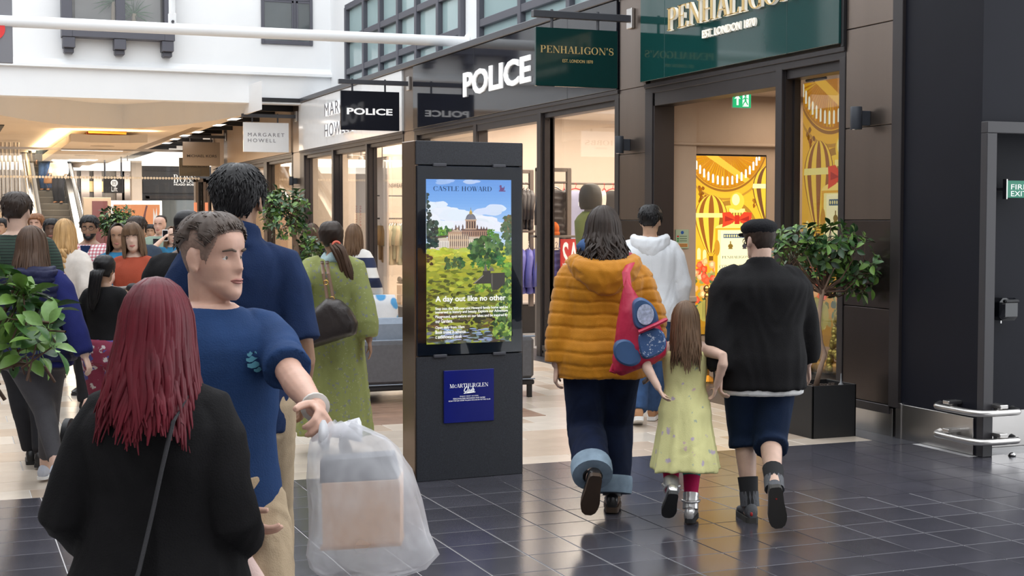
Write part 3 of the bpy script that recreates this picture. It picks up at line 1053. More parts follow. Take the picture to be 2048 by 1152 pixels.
def perfume_art(A, x0=0.0, y0=0.0, sx=1.0, sy=1.0, dark=1.0):
 """golden domed hall, striped balloons, amber bottle with a red bow, flowers"""
 C = lambda r, g, b: (r * dark, g * dark, b * dark)
 fx = lambda x: x0 + x * sx
 fy = lambda y: y0 + y * sy
 A.vgrad(0, 0, 1, 1, [C(150, 105, 20), C(214, 150, 25), C(236, 178, 40), C(240, 180, 40), C(214, 150, 30)])
 # dome: radiating ribs above a ring of lit windows
 cx, cy, rx, ry = .42, 1.16, .62, .36
 A.ell(fx(cx), fy(cy), rx * sx, ry * sy, C(188, 118, 12), 48)
 for i in range(40):
  a = R(180 + 180 * (i + .5) / 40)
  w = R(1.4)
  A.poly([(fx(cx + rx * .35 * math.cos(a)), fy(cy + ry * .3 * math.sin(a))), (fx(cx + rx * .97 * math.cos(a - w)), fy(cy + ry * .97 * math.sin(a - w))), (fx(cx + rx * .97 * math.cos(a + w)), fy(cy + ry * .97 * math.sin(a + w)))], C(*jit((222, 160, 32), 22)), False)
 A.poly([(fx(.15), fy(1.0)), (fx(.32), fy(1.0)), (fx(.78), fy(.86)), (fx(.70), fy(.84))], C(238, 182, 52))
 A.band(fx(cx), fy(cy), .64 * sx, .378 * sy, .02 * sx, C(150, 95, 15), 180, 360, 40, .014 * sy)
 A.band(fx(cx), fy(cy), .72 * sx, .43 * sy, .022 * sx, C(190, 135, 35), 180, 360, 40, .014 * sy)
 for i in range(22):
  a = R(196 + 148 * i / 21)
  px, py = cx + rx * .90 * math.cos(a), cy + ry * .86 * math.sin(a)
  A.rect(fx(px - .014), fy(py - .028), fx(px + .014), fy(py + .014), C(255, 250, 225))
  A.ell(fx(px), fy(py + .014), .014 * sx, .012 * sy, C(255, 250, 225), 10, 0, 180)
 # rib-vaulted half dome below
 A.ell(fx(.50), fy(.52), .40 * sx, .21 * sy, C(172, 120, 30), 40, 0, 180)
 A.ell(fx(.50), fy(.52), .36 * sx, .18 * sy, C(248, 200, 60), 40, 0, 180)
 for i in range(16):
  a = R(180 * (i + .5) / 16)
  A.poly([(fx(.5), fy(.54)), (fx(.5 + .34 * math.cos(a - .02)), fy(.52 + .165 * math.sin(a - .02))), (fx(.5 + .34 * math.cos(a + .02)), fy(.52 + .165 * math.sin(a + .02)))], C(205, 145, 30), False)
 for (wx, wy) in ((.06, .42), (.14, .41), (.80, .40), (.9, .42)):
  A.rect(fx(wx - .025), fy(wy - .05), fx(wx + .025), fy(wy), C(255, 235, 150)); A.ell(fx(wx), fy(wy), .025 * sx, .02 * sy, C(255, 235, 150), 10, 0, 180)
 for (bx, by) in ((.10, .76), (.86, .74)):
  for k in range(14):
   A.blob(fx(bx + RNG.uniform(-.05, .05)), fy(by + RNG.uniform(-.05, .05)), .02 * sx, .012 * sy, C(*jit((150, 90, 15), 18)), up=False)
 # balloons

 def balloon(bx, by, r, ca, cb, band):
  n = 9
  def edge(a, k):
   yy = math.sin(a)
   s = math.cos(a) if yy > 0 else math.cos(a) ** .55 if math.cos(a) > 0 else 0
   if yy < 0:
    s *= 1 - .55 * (-yy) ** 1.2
   return fx(bx + r * k * s), fy(by + r * .62 * (yy if yy > 0 else yy * 1.5))
  for j in range(n):
   k0, k1 = math.sin(-math.pi / 2 + math.pi * j / n), math.sin(-math.pi / 2 + math.pi * (j + 1) / n)
   A.poly([edge(R(-88 + 176 * i / 16), k0) for i in range(17)] + [edge(R(88 - 176 * i / 16), k1) for i in range(17)], ca if j % 2 else cb, j == 0)
  A.poly([edge(R(d), -1) for d in (2, 8, 13)] + [edge(R(d), 1) for d in (13, 8, 2)], band)
  A.rect(fx(bx - .03), fy(by - r * 1.12), fx(bx + .03), fy(by - r * 1.0), C(120, 75, 15))
  for s in (-1, 1):
   A.poly([(fx(bx + s * .028), fy(by - r * 1.0)), (fx(bx + s * .034), fy(by - r * 1.0)), (fx(bx + s * .07), fy(by - r * .85)), (fx(bx + s * .06), fy(by - r * .85))], C(120, 75, 15))
 balloon(.23, .62, .23, C(246, 200, 60), C(150, 84, 18), C(240, 222, 130))
 balloon(1.05, .80, .24, C(240, 190, 50), C(110, 66, 30), C(226, 222, 160))
 # flowers and foliage at the bottom
 for k in range(130):
  px, py = RNG.uniform(0, 1), RNG.uniform(0, .30) ** 1.0
  A.blob(fx(px), fy(py), .035 * sx, .018 * sy, C(*jit(((96, 104, 50), (60, 84, 60), (150, 140, 70), (190, 170, 100))[k % 4], 16)), up=(k % 10 == 0))
 for k in range(46):
  px, py = RNG.uniform(0, .34) if k % 2 else RNG.uniform(.55, 1), RNG.uniform(.12, .36)
  c = ((240, 110, 50), (225, 80, 40), (245, 205, 150), (240, 170, 110))[k % 4]
  A.blob(fx(px), fy(py), .045 * sx, .024 * sy, C(*jit(c, 12)))
  A.blob(fx(px), fy(py), .024 * sx, .013 * sy, C(*jit(tuple(min(255, v + 30) for v in c), 10)))
 A.blob(fx(.22), fy(.06), .2 * sx, .07 * sy, C(165, 150, 70), 12, .1)
 for k in range(9):
  A.ell(fx(.12 + .025 * k), fy(.06), .006 * sx, .06 * sy, C(120, 115, 55), 10)
 # bottle
 A.rect(fx(.27), fy(.235), fx(.92), fy(.255), C(120, 80, 20))
 A.rect(fx(.285), fy(.255), fx(.90), fy(.56), C(228, 165, 25))
 A.ell(fx(.59), fy(.56), .305 * sx, .035 * sy, C(248, 214, 110), 24, 0, 180)
 A.rect(fx(.32), fy(.28), fx(.86), fy(.55), C(250, 232, 150))
 A.rect(fx(.36), fy(.285), fx(.82), fy(.545), C(253, 240, 185))
 A.rect(fx(.40), fy(.50), fx(.80), fy(.525), C(60, 85, 110))
 for k in range(12):
  A.ell(fx(.42 + .033 * k), fy(.5125), .011 * sx, .008 * sy, C(235, 215, 140), 8)
 for (ex, cc) in ((.50, (130, 100, 30)), (.70, (50, 50, 55))):
  A.ell(fx(ex), fy(.45), .035 * sx, .014 * sy, C(*cc), 12); A.rect(fx(ex - .008), fy(.445), fx(ex + .008), fy(.48), C(*cc)); A.rect(fx(ex - .03), fy(.432), fx(ex + .03), fy(.438), C(*cc))
 A.rect(fx(.50), fy(.59), fx(.68), fy(.66), C(235, 195, 80))
 for k in range(4):
  A.rect(fx(.52 + .04 * k), fy(.59), fx(.533 + .04 * k), fy(.66), C(120, 75, 20))
 A.rect(fx(.48), fy(.655), fx(.70), fy(.68), C(250, 225, 130))
 A.ell(fx(.59), fy(.725), .10 * sx, .055 * sy, C(246, 200, 60), 24); A.ell(fx(.57), fy(.735), .055 * sx, .035 * sy, C(255, 238, 160), 20)
 red = C(222, 62, 28)
 for s in (-1, 1):
  A.poly([(fx(.59), fy(.615)), (fx(.59 + s * .10), fy(.66)), (fx(.59 + s * .21), fy(.655)), (fx(.59 + s * .20), fy(.60)), (fx(.59 + s * .21), fy(.565)), (fx(.59 + s * .09), fy(.585))], red)
  A.poly([(fx(.59 + s * .04), fy(.612)), (fx(.59 + s * .17), fy(.635)), (fx(.59 + s * .17), fy(.60))], C(170, 30, 15))
 A.rect(fx(.555), fy(.585), fx(.625), fy(.64), C(200, 40, 20))
 A.ell(fx(.31), fy(.44), .04 * sx, .05 * sy, C(200, 140, 30), 18)


def art_mat(name, es):
 m = mat(name, (1, 1, 1), .35, attr='Col', emit=None)
 nt = m.node_tree; b = nt.nodes['Principled BSDF']
 at = [n for n in nt.nodes if n.type == 'ATTRIBUTE'][0]
 for l in list(b.inputs['Base Color'].links):
  nt.links.remove(l)
 b.inputs['Base Color'].default_value = (.02, .02, .02, 1)
 nt.links.new(at.outputs['Color'], b.inputs['Emission Color'])
 b.inputs['Emission Strength'].default_value = es
 return m


M['backlit'] = art_mat('backlit_print', 1.25)
M['backlit_dim'] = art_mat('backlit_print_banner', .72)
lx0, lx1, lz0, lz1 = 7.243, 8.11, .45, 2.325
t = thing('light_box', 'tall glowing golden display of domes, balloons and a bottle in the shop', 'display', (7.7, YP, lz0))
q = MB(); q.box(lx0, YP - .01, lz0, lx1, YP + .06, lz1); obj('casing', q, M['black'], t)
A = Art(lambda u, v, l: (lx0 + .008 + u * (lx1 - lx0 - .016), YP - .0105 - l, lz0 + .008 + v * (lz1 - lz0 - .016)))
A.rect(0, 0, 1, 1, (214, 150, 25)); perfume_art(A, y0=.08, sy=.92); A.done('print', M['backlit'], t)
w_ = lx1 - lx0; h_ = lz1 - lz0
for s, u0, u1, v, h, f in (("PENHALIGON'S", .38, .80, .08 + .92 * .375, .028, 'serif'), ('CONSTANTINOPLE', .34, .84, .08 + .92 * .315, .038, 'serif')):
 lettering('lettering', s, (lx0 + w_ * u0, YP - .026, lz0 + h_ * v), (lx0 + w_ * u1, YP - .026, lz0 + h_ * v), h, M['letter_k'], t, font=f)
# hanging banner in the window
bx = 7.12
ya, yb = 10.86, 9.96
t = thing('hanging_print', 'gold print of a dome and balloon hung by chains in the shop window', 'display', (bx, 10.4, .45))
A = Art(lambda u, v, l: (bx - l, ya + (yb - ya) * u, .55 + v * 2.31))
A.rect(0, 0, 1, 1, (190, 130, 20)); perfume_art(A, y0=.06, sy=.94, x0=.03, sx=1.1, dark=.93); A.done('print', M['backlit_dim'], t)
q = MB(); q.box(bx, yb, .55, bx + .03, ya, 2.86); obj('casing', q, M['black'], t)
for yy in (ya - .15, yb + .15):
 q = MB()
 for k in range(3):
  z = 2.88 + k * .035
  q.tube([(bx + .015 + .012 * math.cos(a) * (k % 2), yy + .012 * math.cos(a) * (1 - k % 2), z + .02 * math.sin(a)) for a in np.linspace(0, 2 * math.pi, 11)], .004, n=6)
 obj('chain', q, M['chrome'], t)
q = MB(); q.tube([(bx, ya - .05, 2.88), (bx, ya - .35, 2.88)], .012); obj('hanging_bar', q, M['black'], t)
# exit sign inside
a = onX(1466, 187, 7.6)
ex, ey, ez = 7.55, 0, 0
c0, c1 = onY(1465, 185, 11.9), onY(1501, 216, 11.9)
t = thing('exit_sign', 'glowing green running man exit sign hung from the perfume shop ceiling', 'sign', ((c0[0] + c1[0]) / 2, 11.9, c1[2]))
q = MB(); q.box(c0[0] - .005, 11.895, c1[2] - .005, c1[0] + .005, 11.905, c0[2], bev=.002); obj('sign_plate', q, M['paper'], t)
A = Art(lambda u, v, l: (c0[0] + u * (c1[0] - c0[0]), 11.8945 - l, c1[2] + v * (c0[2] - c1[2])), 2e-4)
G_, W_ = (10, 170, 105), (235, 255, 240)
A.rect(0, 0, 1, 1, G_); A.rect(.54, .08, .88, .92, W_)
A.poly([(.26, .86), (.44, .58), (.36, .60), (.32, .62), (.32, .16), (.21, .16), (.21, .62), (.16, .60), (.08, .58)], W_)
A.ell(.70, .80, .055, .075, G_); A.poly([(.64, .70), (.74, .72), (.76, .44), (.66, .42)], G_)
A.poly([(.68, .46), (.76, .44), (.86, .20), (.80, .18)], G_); A.poly([(.66, .46), (.72, .42), (.62, .28), (.58, .12), (.53, .14), (.57, .32)], G_)
A.poly([(.64, .70), (.66, .62), (.56, .52), (.53, .56)], G_); A.poly([(.73, .70), (.75, .62), (.86, .56), (.87, .60)], G_)
A.done('pictogram', art_mat('exit_glow', 1.1), t)
q = MB(); q.box(c0[0] - .02, 11.87, c0[2], c1[0] + .02, 11.93, c0[2] + .09, bev=.012); q.box(c0[0] - .005, 11.88, c0[2] + .09, c1[0] + .005, 11.92, 2.95); obj('housing', q, M['white'], t)
# notices on the nib
zA, zB = onY(1351, 459, YP - .055), onY(1377, 497, YP - .055)
t = thing('fire_notice', 'pale green fire action notice on the beige shop wall above the alarm', 'notice', (zA[0], YP - .05, zB[2]))
q = MB(); q.box(zA[0], YP - .06, zB[2], zB[0], YP - .05, zA[2], bev=.002); obj('plate', q, mat('pale_green_plate', (.42, .55, .40), .4), t)
A = Art(lambda u, v, l: (zA[0] + u * (zB[0] - zA[0]), YP - .0605 - l, zB[2] + v * (zA[2] - zB[2])), 1e-4)
A.ell(.5, .84, .12, .09, (30, 90, 170)); A.rect(.1, .6, .24, .68, (210, 40, 40)); A.rect(.1, .48, .24, .56, (40, 150, 70)); A.rect(.1, .36, .24, .44, (40, 150, 70)); A.rect(.1, .08, .9, .26, (230, 150, 80))
for v in (.64, .52, .40, .2, .13):
 A.rect(.3, v - .015, .85, v + .015, (70, 100, 70))
A.done('print', mat('printed_paper', (1, 1, 1), .5, attr='Col'), t)
zA, zB = onY(1356, 515, YP - .055), onY(1371, 546, YP - .055)
t = thing('fire_alarm_point', 'small red fire alarm call point under the green notice', 'alarm', (zA[0], YP - .05, zB[2]))
zm = zB[2] + (zA[2] - zB[2]) * .55
q = MB(); q.box(zA[0] - .004, YP - .09, zB[2], zB[0] + .004, YP - .05, zm, bev=.008); obj('call_box', q, M['red'], t)
q = MB(); q.box(zA[0], YP - .058, zm + .004, zB[0] - .008, YP - .05, zA[2], bev=.002); obj('sign_plate', q, M['red'], t)
q = MB(); w_ = zB[0] - zA[0]; q.box(zA[0] + w_ * .2, YP - .093, zB[2] + .03, zB[0] - w_ * .2, YP - .088, zB[2] + .06); obj('glass_label', q, M['paper'], t)
# brass rope post
c = onY(1415, 640, 12.7)
t = thing('rope_post', 'polished brass rope post inside the perfume shop doorway', 'post', (c[0], 12.7, 0))
q = MB(); q.lathe([(.15, 0), (.15, .02), (.06, .05), (.022, .07), (.022, .84), (.035, .86), (.035, .89), (.02, .91)], (c[0], 12.7, 0), 20); obj('post', q, M['brass'], t, smooth='auto')
q = MB(); q.ball((c[0], 12.7, .95), .045, 16); obj('ball_finial', q, M['brass'], t, smooth=True)
# gilded fruit pile behind the window glass
t = thing('golden_fruit', 'heap of gilded grapes and fruit behind the shop window by the tree', 'ornament', (7.0, 10.2, 0))
q = MB()
for k in range(90):
 h = RNG.uniform(0, .62); r = .16 * (1 - h / .75)
 a = RNG.uniform(0, 6.28)
 q.ball((7.0 + r * math.cos(a) * .5, 10.05 + r * math.sin(a), .38 + h), .034, 8)
obj('grapes', q, mat('gilt_green', (.34, .26, .05), .3, metal=.6), t, smooth=True)
q = MB(); q.box(6.88, 9.75, 0, 7.1, 10.5, .36, bev=.01); obj('plinth', q, M['gblack'], t)
q = MB()
for k in range(8):
 q.ball((6.98, 9.85 + .08 * k, .40), .06, 10)
obj('fruit', q, mat('gilt_amber', (.42, .22, .05), .35, metal=.5), t, smooth=True)
downlights([(7.35, 10.05), (9.2, 11)], 2.94, .04, 'perfume shop downlights', 'small downlight in the perfume shop ceiling')

# ---- sportswear shop (middle) ----
shopfront('window_6', 13.70, 20.77, [(13.70, 13.80), (15.83, 15.95), (18.06, 18.18), (20.65, 20.77)], [(13.80, 15.83, .14, 2.88), (18.18, 20.65, .14, 2.88)])
q = MB(); q.box(FX, 15.95, 2.84, FX + .16, 18.06, 2.95); q.box(FX + .03, 15.80, 0.0, FX + .14, 15.83, 2.9); struct('door_frame_3', q, M['frame'])
q = MB(); q.box(FX + .005, 15.70, .0, FX + .03, 15.74, .12, bev=.004); q.lathe([(.02, 0), (.02, .02)], (FX - .0, 15.78, .06), 12, axis='x')
tag(obj('floor_lock', q, M['inox']), 'small steel lock at the foot of the dark shop upright', 'lock')
t = fascia('shop_sign', 'long glossy black fascia with bold white raised lettering', 13.72, 20.77, M['gfascia'], joints=(15.0, 18.1))
xs = FX - .032
a, b = onX(928, 190, xs), onX(1068, 160, xs)
lettering('lettering', 'POLICE', (xs, a[1], 3.325), (xs, 16.07, 3.325), .335, M['letter_w'], t, depth=.018, bold=.03)
hanging_sign(21.0, M['gfascia'], 'glossy black hanging sign with white wide lettering',
    [('POLICE', .10, .88, .232, .10, M['letter_w'], 'sans', dict(bold=.03))])
shop_shell('wall_sport_shop', 13.32, 20.95, 11.5, M['palewall'], ceil=3.25)
dl = [onZ(*p, 3.24) for p in ((1150, 222), (1158, 214), (1210, 210), (1000, 246), (985, 247), (905, 262), (945, 258), (1085, 236), (870, 271))]
downlights([(p[0], p[1]) for p in dl if p[0] < 11], 3.24, .10, 'sportswear shop downlights', 'round bright downlight in the sportswear shop ceiling')
# white hanging sign across the mall (mirrored in the glass) and fascia words
vx = 2 * GX - (-2.4)
c = onX(1162, 262, vx), onX(1235, 315, vx)
yS = onX(1200, 285, vx)[1]
xr = [2 * GX - onY(1162, 262, yS)[0], 2 * GX - onY(1240, 262, yS)[0]]
zs = [onY(1162, 313, yS)[2], onY(1162, 262, yS)[2]]
t = thing('hanging_sign', 'white hanging sign across the mall, seen reversed in the shop glass', 'sign', (xr[0], yS, zs[0]))
q = MB(); q.box(xr[1], yS - .02, zs[0], xr[0], yS + .02, zs[1]); obj('sign_board', q, mat('lit_white_board', (.9, .9, .9), .4, emit=(1, 1, 1), es=.5), t)
lettering('lettering', 'HOBBS', (xr[1] + .12, yS - .021, zs[0] + .30), (xr[0] - .1, yS - .021, zs[0] + .30), .13, M['letter_g'], t, font='serif')
lettering('lettering', 'LONDON', (xr[1] + .40, yS - .021, zs[0] + .20), (xr[0] - .40, yS - .021, zs[0] + .20), .045, M['letter_g'], t)
q = MB(); q.box(-3.2, yS - .03, zs[1] + .1, xr[0], yS + .03, zs[1] + .15); q.box(xr[0] - .3, yS - .01, zs[1], xr[0] - .27, yS + .01, zs[1] + .1); obj('bracket_arm', q, M['steelgrey'], t)


# ---- clothes-rail helpers ----
def garment_mb(w, h, d, sleeve=.0, quilt=0.0, n=16):
 """a hanging top/jacket, shoulders along x, thin in y, hung from z=0 downwards"""
 mb = MB()
 prof = [(0, .10, .35), (-.02, .16, .5), (-.05, .32, .8), (-.09, .46, 1.0), (-.16, .47, 1.05), (-.30, .44, 1.1), (-.45, .43, 1.1), (-.62, .45, 1.15), (-.80, .47, 1.2), (-.97, .49, 1.2), (-1.0, .48, 1.0)]
 zs = np.linspace(0, -1, 22)
 rings = []
 for z in zs:
  hw = np.interp(-z, [-p[0] for p in prof], [p[1] for p in prof]) * w
  hd = np.interp(-z, [-p[0] for p in prof], [p[2] for p in prof]) * d
  if quilt:
   hd *= 1 - .28 * abs(math.cos(math.pi * z * 7)) ** 6
  rings.append([(hw * math.copysign(abs(math.cos(a)) ** .8, math.cos(a)), hd * math.sin(a) * (1 + .18 * math.sin(5 * a + 7 * z)), z * h) for a in np.arange(n) * 2 * math.pi / n])
 mb.rings(rings)
 if sleeve:
  for s in (-1, 1):
   P = [(s * w * .40, 0, -.07 * h), (s * w * .55, 0, -.20 * h), (s * w * .60, d * .3, -.20 * h - sleeve * .5), (s * w * .60, d * .3, -.20 * h - sleeve)]
   mb.tube(P, [(d * .9, .10 * w), (d * .9, .12 * w), (d * .8, .10 * w), (d * .8, .09 * w)], n=10, up=(0, 1, 0))
 return mb


_gm = {}


def hang(kind, name, label, x, y, z, rz, mats, w=.46, h=.68, d=.035, sleeve=.18, quilt=0.0, hook='red', group=None):
 """one garment on its hanger: thing > garment, hanger"""
 t = thing(name, label, kind, (x, y, z), rz, group)
 key = (w, h, d, sleeve, quilt, mats.name)
 if key not in _gm:
  _gm[key] = mesh_of(garment_mb(w, h, d, sleeve, quilt), 'garment', mats, True)
 link(bpy.data.objects.new('garment', _gm[key]), t, True)
 hk = 'hanger_' + hook
 if hk not in _gm:
  q = MB(); q.tube([(-.2, 0, -.05), (-.07, 0, .015), (0, 0, .03), (.07, 0, .015), (.2, 0, -.05)], .009, n=6)
  q.tube([(0, 0, .02), (0, 0, .06), (.02, 0, .085), (0, 0, .105), (-.02, 0, .09)], .004, n=5)
  _gm[hk] = mesh_of(q, 'hanger', M['red'] if hook == 'red' else M['chrome'], True)
 link(bpy.data.objects.new('hanger', _gm[hk]), t, True)
 return t


M['rackwood'] = mat('grey_taupe_metal', (.17, .14, .12), .5)
M['lilac'] = mat('lilac_jersey', (.36, .38, .55), .8, noise=.08)
M['violet'] = mat('violet_quilt', (.13, .13, .42), .5, noise=.1)
M['jet'] = mat('black_cloth', (.014, .014, .017), .7, noise=.2)
M['puff'] = mat('dark_brown_quilt', (.022, .018, .020), .4, noise=.2)
M['ivory'] = mat('ivory_cloth', (.70, .66, .60), .8)
M['tan'] = mat('tan_cloth', (.42, .25, .10), .8, noise=.1)
M['sage'] = mat('sage_cloth', (.30, .32, .22), .8, noise=.1)
M['oat'] = mat('oat_cloth', (.55, .47, .32), .8, noise=.1)
M['teal'] = mat('grey_teal_cloth', (.18, .24, .22), .8, noise=.1)


def clothes_rack(label, x0, x1, y, h, z0=0.0, shelf=None, uprights=None):
 t = thing('clothes_rack', label, 'rack', ((x0 + x1) / 2, y, 0))
 for x in (uprights or (x0, x1)):
  q = MB(); q.box(x - .03, y - .03, z0, x + .03, y + .03, h + .18, bev=.004); obj('upright', q, M['rackwood'], t)
 q = MB(); q.tube([(x0, y, h), (x1, y, h)], .016, n=10); obj('rail', q, M['rackwood'], t)
 q = MB(); q.box(x0 - .03, y - .025, h + .14, x1 + .03, y + .025, h + .19, bev=.004); obj('top_bar', q, M['rackwood'], t)
 if shelf:
  q = MB(); q.box(x0 - .03, y - .22, shelf, x1 + .03, y + .2, shelf + .03, bev=.003); obj('shelf', q, M['rackwood'], t)
 return t


# raised black display plinth with a low white top behind the doorway
q = MB(); q.box(7.6, 19.2, 0, 11.0, 19.8, .42, bev=.01)
tag(obj('display_plinth', q, M['black']), 'low black plinth inside the sportswear shop doorway', 'plinth')
q = MB(); q.box(7.58, 19.18, .42, 11.02, 19.82, .45, bev=.004); obj('plinth_top', q, mat('grey_stone_top', (.36, .34, .32), .4), bpy.data.objects['display_plinth'])
# rack A seen through doorway (black padded jackets above, violet below)
YA = 18.3
xl, xr_ = onY(1040, 420, YA)[0], onY(1062, 420, YA)[0]
clothes_rack('tall grey clothes rack of black padded jackets behind the advert pillar', xl - .7, xr_, YA, onY(1050, 367, YA)[2], .45, shelf=onY(1050, 465, YA)[2])
for k in range(4):
 x = xl - .05 + k * .055
 hang('jacket', 'padded_jacket', 'black padded jacket on rail beside the advert pillar', x, YA, onY(1050, 380, YA)[2], R(78), M['puff'], .5, .55, .05, .3, 1, 'chrome', 'black padded jackets on the rack')
for k in range(3):
 x = xl - .0 + k * .11
 hang('jacket', 'padded_jacket', 'violet padded jacket hung low beside the advert pillar', x, YA - .05, onY(1050, 497, YA)[2], R(70), M['violet'], .5, .62, .06, .4, 1, 'chrome', 'violet padded jackets under the shelf')
YBk = 17.2
# rack B seen through the big pane
h_ = onY(1130, 365, YBk)[2]
xa_, xb_ = onY(1104, 365, YBk)[0], onY(1137, 365, YBk)[0]
clothes_rack('grey clothes rack with dark quilted coat behind the window', xa_ - .2, xb_, YBk, h_, 0, shelf=onY(1130, 475, YBk)[2])
hang('coat', 'quilted_coat', 'long dark brown quilted coat behind the shop window edge', onY(1108, 385, YBk)[0], YBk, onY(1108, 378, YBk)[2], R(25), M['puff'], .48, .62, .07, .35, 1, 'chrome')
hang('jacket', 'padded_jacket', 'violet padded jacket on the low rail behind the window', onY(1110, 520, YBk)[0], YBk - .05, onY(1108, 500, YBk)[2], R(20), M['violet'], .5, .60, .06, .35, 1, 'chrome')
# back rail with tops
YC = 18.6
hz = onY(1150, 367, YC)[2]
t = thing('clothes_rail', 'long wall rail of tops with red hangers in the sportswear shop', 'rail', (9, YC, hz))
q = MB(); q.tube([(onY(1135, 367, YC)[0], YC, hz), (onY(1245, 367, YC)[0], YC, hz)], .016, n=10); obj('rail', q, M['rackwood'], t)
q = MB()
for p in (1137, 1244):
 q.box(onY(p, 367, YC)[0] - .02, YC - .02, 0, onY(p, 367, YC)[0] + .02, YC + .02, hz + .02)
obj('upright', q, M['rackwood'], t)
for k, (px, m_, nm, lb, w, h, rz) in enumerate(((1128, 'jet', 'black_top', 'black top hung first on the wall rail by the rack', .5, .75, 60), (1150, 'lilac', 'lilac_top', 'lilac grey top with white print on the wall rail', .62, .95, 12), (1206, 'ivory', 'ivory_top', 'ivory top between mannequin and black top', .4, .5, 50), (1222, 'jet', 'black_top', 'black top with red hanger next to the bronze pillar', .55, .55, 15))):
 hang('top', nm, lb, onY(px, 380, YC)[0], YC - .02 * k, hz - .10, R(rz), M[m_], w, h, .05, .22)
q = MB()
pl = onY(1157, 412, YC - .09); 
tt = [o for o in bpy.data.objects if o.get('label', '').startswith('lilac grey')][0]
lettering('lettering', 'PLEIN', onY(1157, 412, YC - .16), onY(1183, 412, YC - .16), .055, M['letter_w'], tt)
# mannequin in a cap (nearest the glass)
YM = 15.9
cm_ = onY(1181, 400, YM)
mz = cm_[2]
t = thing('mannequin', 'shop mannequin in a black padded hood and olive gilet behind the glass', 'mannequin', (cm_[0], YM, 0))
q = MB()
rs = [(.115, .12, mz + .14), (.13, .14, mz + .11), (.145, .155, mz + .04), (.14, .15, mz - .04), (.13, .14, mz - .10)]
prof = [(.03, mz + .20), (.09, mz + .185), (.125, mz + .14), (.142, mz + .07), (.146, mz), (.14, mz - .07), (.12, mz - .115)]
q.lathe(prof, (cm_[0], YM, 0), 20); obj('hood', q, mat('black_padded', (.02, .022, .022), .5, noise=.2), t, smooth=True)
q = MB(); q.lathe([(.10, mz - .2), (.07, mz - .10), (.06, mz - .05)], (cm_[0], YM, 0), 16); obj('neck', q, mat('mannequin_grey', (.40, .40, .38), .4), t, smooth=True)
q = MB()
for (zz, a, b) in ((0, 0, 0),):
 q.rings([[(cm_[0] + a_ * math.cos(w), YM + b_ * math.sin(w), mz + dz) for w in np.arange(20) * math.pi / 10] for dz, a_, b_ in ((-.14, .10, .09), (-.20, .17, .11), (-.26, .21, .12), (-.40, .20, .13), (-.60, .18, .12), (-.80, .19, .13))])
obj('gilet', q, mat('olive_cloth', (.17, .22, .06), .7, noise=.1), t, smooth=True)
q = MB()
for s in (-1, 1):
 q.tube([(cm_[0] + s * .08, YM, mz - .79), (cm_[0] + s * .09, YM, .05)], [.085, .05], n=12)
q.box(cm_[0] - .2, YM - .15, 0, cm_[0] + .2, YM + .15, .05)
obj('legs_and_base', q, M['jet'], t, smooth='auto')
# sale poster, bobble hats
YS = 17.0
a, b = onY(1121, 478, YS), onY(1180, 540, YS)
t = thing('sale_poster', 'red sale poster with tall white letters in the shop window', 'poster', (a[0], YS, b[2]))
q = MB(); q.box(a[0], YS, b[2] - .2, a[0] + .50, YS + .015, a[2]); obj('panel', q, mat('sale_red', (.62, .03, .03), .5), t)
lettering('lettering', 'SALE', (a[0] + .03, YS - .001, b[2] - .02), (a[0] + .46, YS - .001, b[2] - .02), a[2] - b[2] - .02, M['letter_w'], t, bold=.01)
q = MB(); q.box(a[0] + .22, YS + .015, 0, a[0] + .28, YS + .05, a[2] - .1); q.box(a[0] + .05, YS - .1, 0, a[0] + .45, YS + .15, .02); obj('stand', q, M['black'], t)
for (px, py, r, c, lb) in ((1106, 457, .085, (.55, .12, .015), 'orange knitted hat on the shelf behind the dark upright'), (1101, 432, .05, (.60, .40, .12), 'mustard bobble above the orange hat')):
 p = onY(px, py, YBk - .12)
 q = MB(); q.ball(p, (r, r, r * 1.1), 12); q.lathe([(r * .98, p[2] - r * 1.05), (r * 1.04, p[2] - r * .95), (r * 1.04, p[2] - r * .6), (r * .98, p[2] - r * .5)], (p[0], p[1], 0), 16)
 tag(obj('knitted_hat', q, mat('knit_%d' % px, c, .9, noise=.2, nscale=40), smooth=True), lb, 'hat')

# ---- womenswear shop ----
shopfront('window_7', 21.32, 28.25, [(21.32, 21.40), (23.38, 23.48), (25.62, 25.74), (27.9, 28.25)], [(21.40, 23.38, .28, 2.88), (25.74, 27.9, .28, 2.88), (23.48, 25.62, .1, 2.86)])
t = fascia('shop_sign', 'long white glossy fascia with thin black lettering', 21.34, 28.25, M['gwhite'], joints=(23.6, 26.0))
xs = FX - .031
a0 = onX(653, 240, xs)
for s, z, y1 in (('MARGARET', 3.57, 23.3), ('HOWELL', 3.19, 24.15)):
 lettering('lettering', s, (xs, a0[1], z), (xs, y1, z), .235, M['letter_w'], t, depth=.035, lift=0, spacing=1.15)
 lettering('lettering', s, (xs, a0[1], z), (xs, y1, z), .235, M['letter_g'], t, depth=.002, lift=.037, spacing=1.15)
hanging_sign(28.5, M['gwhite'], 'white hanging sign with thin grey spaced capitals over the indoor tree',
    [('MARGARET', .10, .90, .31, .072, M['letter_g'], 'sans', dict(spacing=1.35)), ('HOWELL', .10, .71, .195, .072, M['letter_g'], 'sans', dict(spacing=1.35))])
shop_shell('wall_clothes_shop', 21.0, 28.6, 11.8, M['palewall'], ceil=3.2)
downlights([(p[0], p[1]) for p in (onZ(790, 287, 3.19), onZ(765, 300, 3.19), onZ(783, 292, 3.19), onZ(640, 320, 3.19), onZ(655, 325, 3.19)) if p[0] < 11.5], 3.19, .08, 'clothes shop downlights', 'round downlight in the clothes shop ceiling')
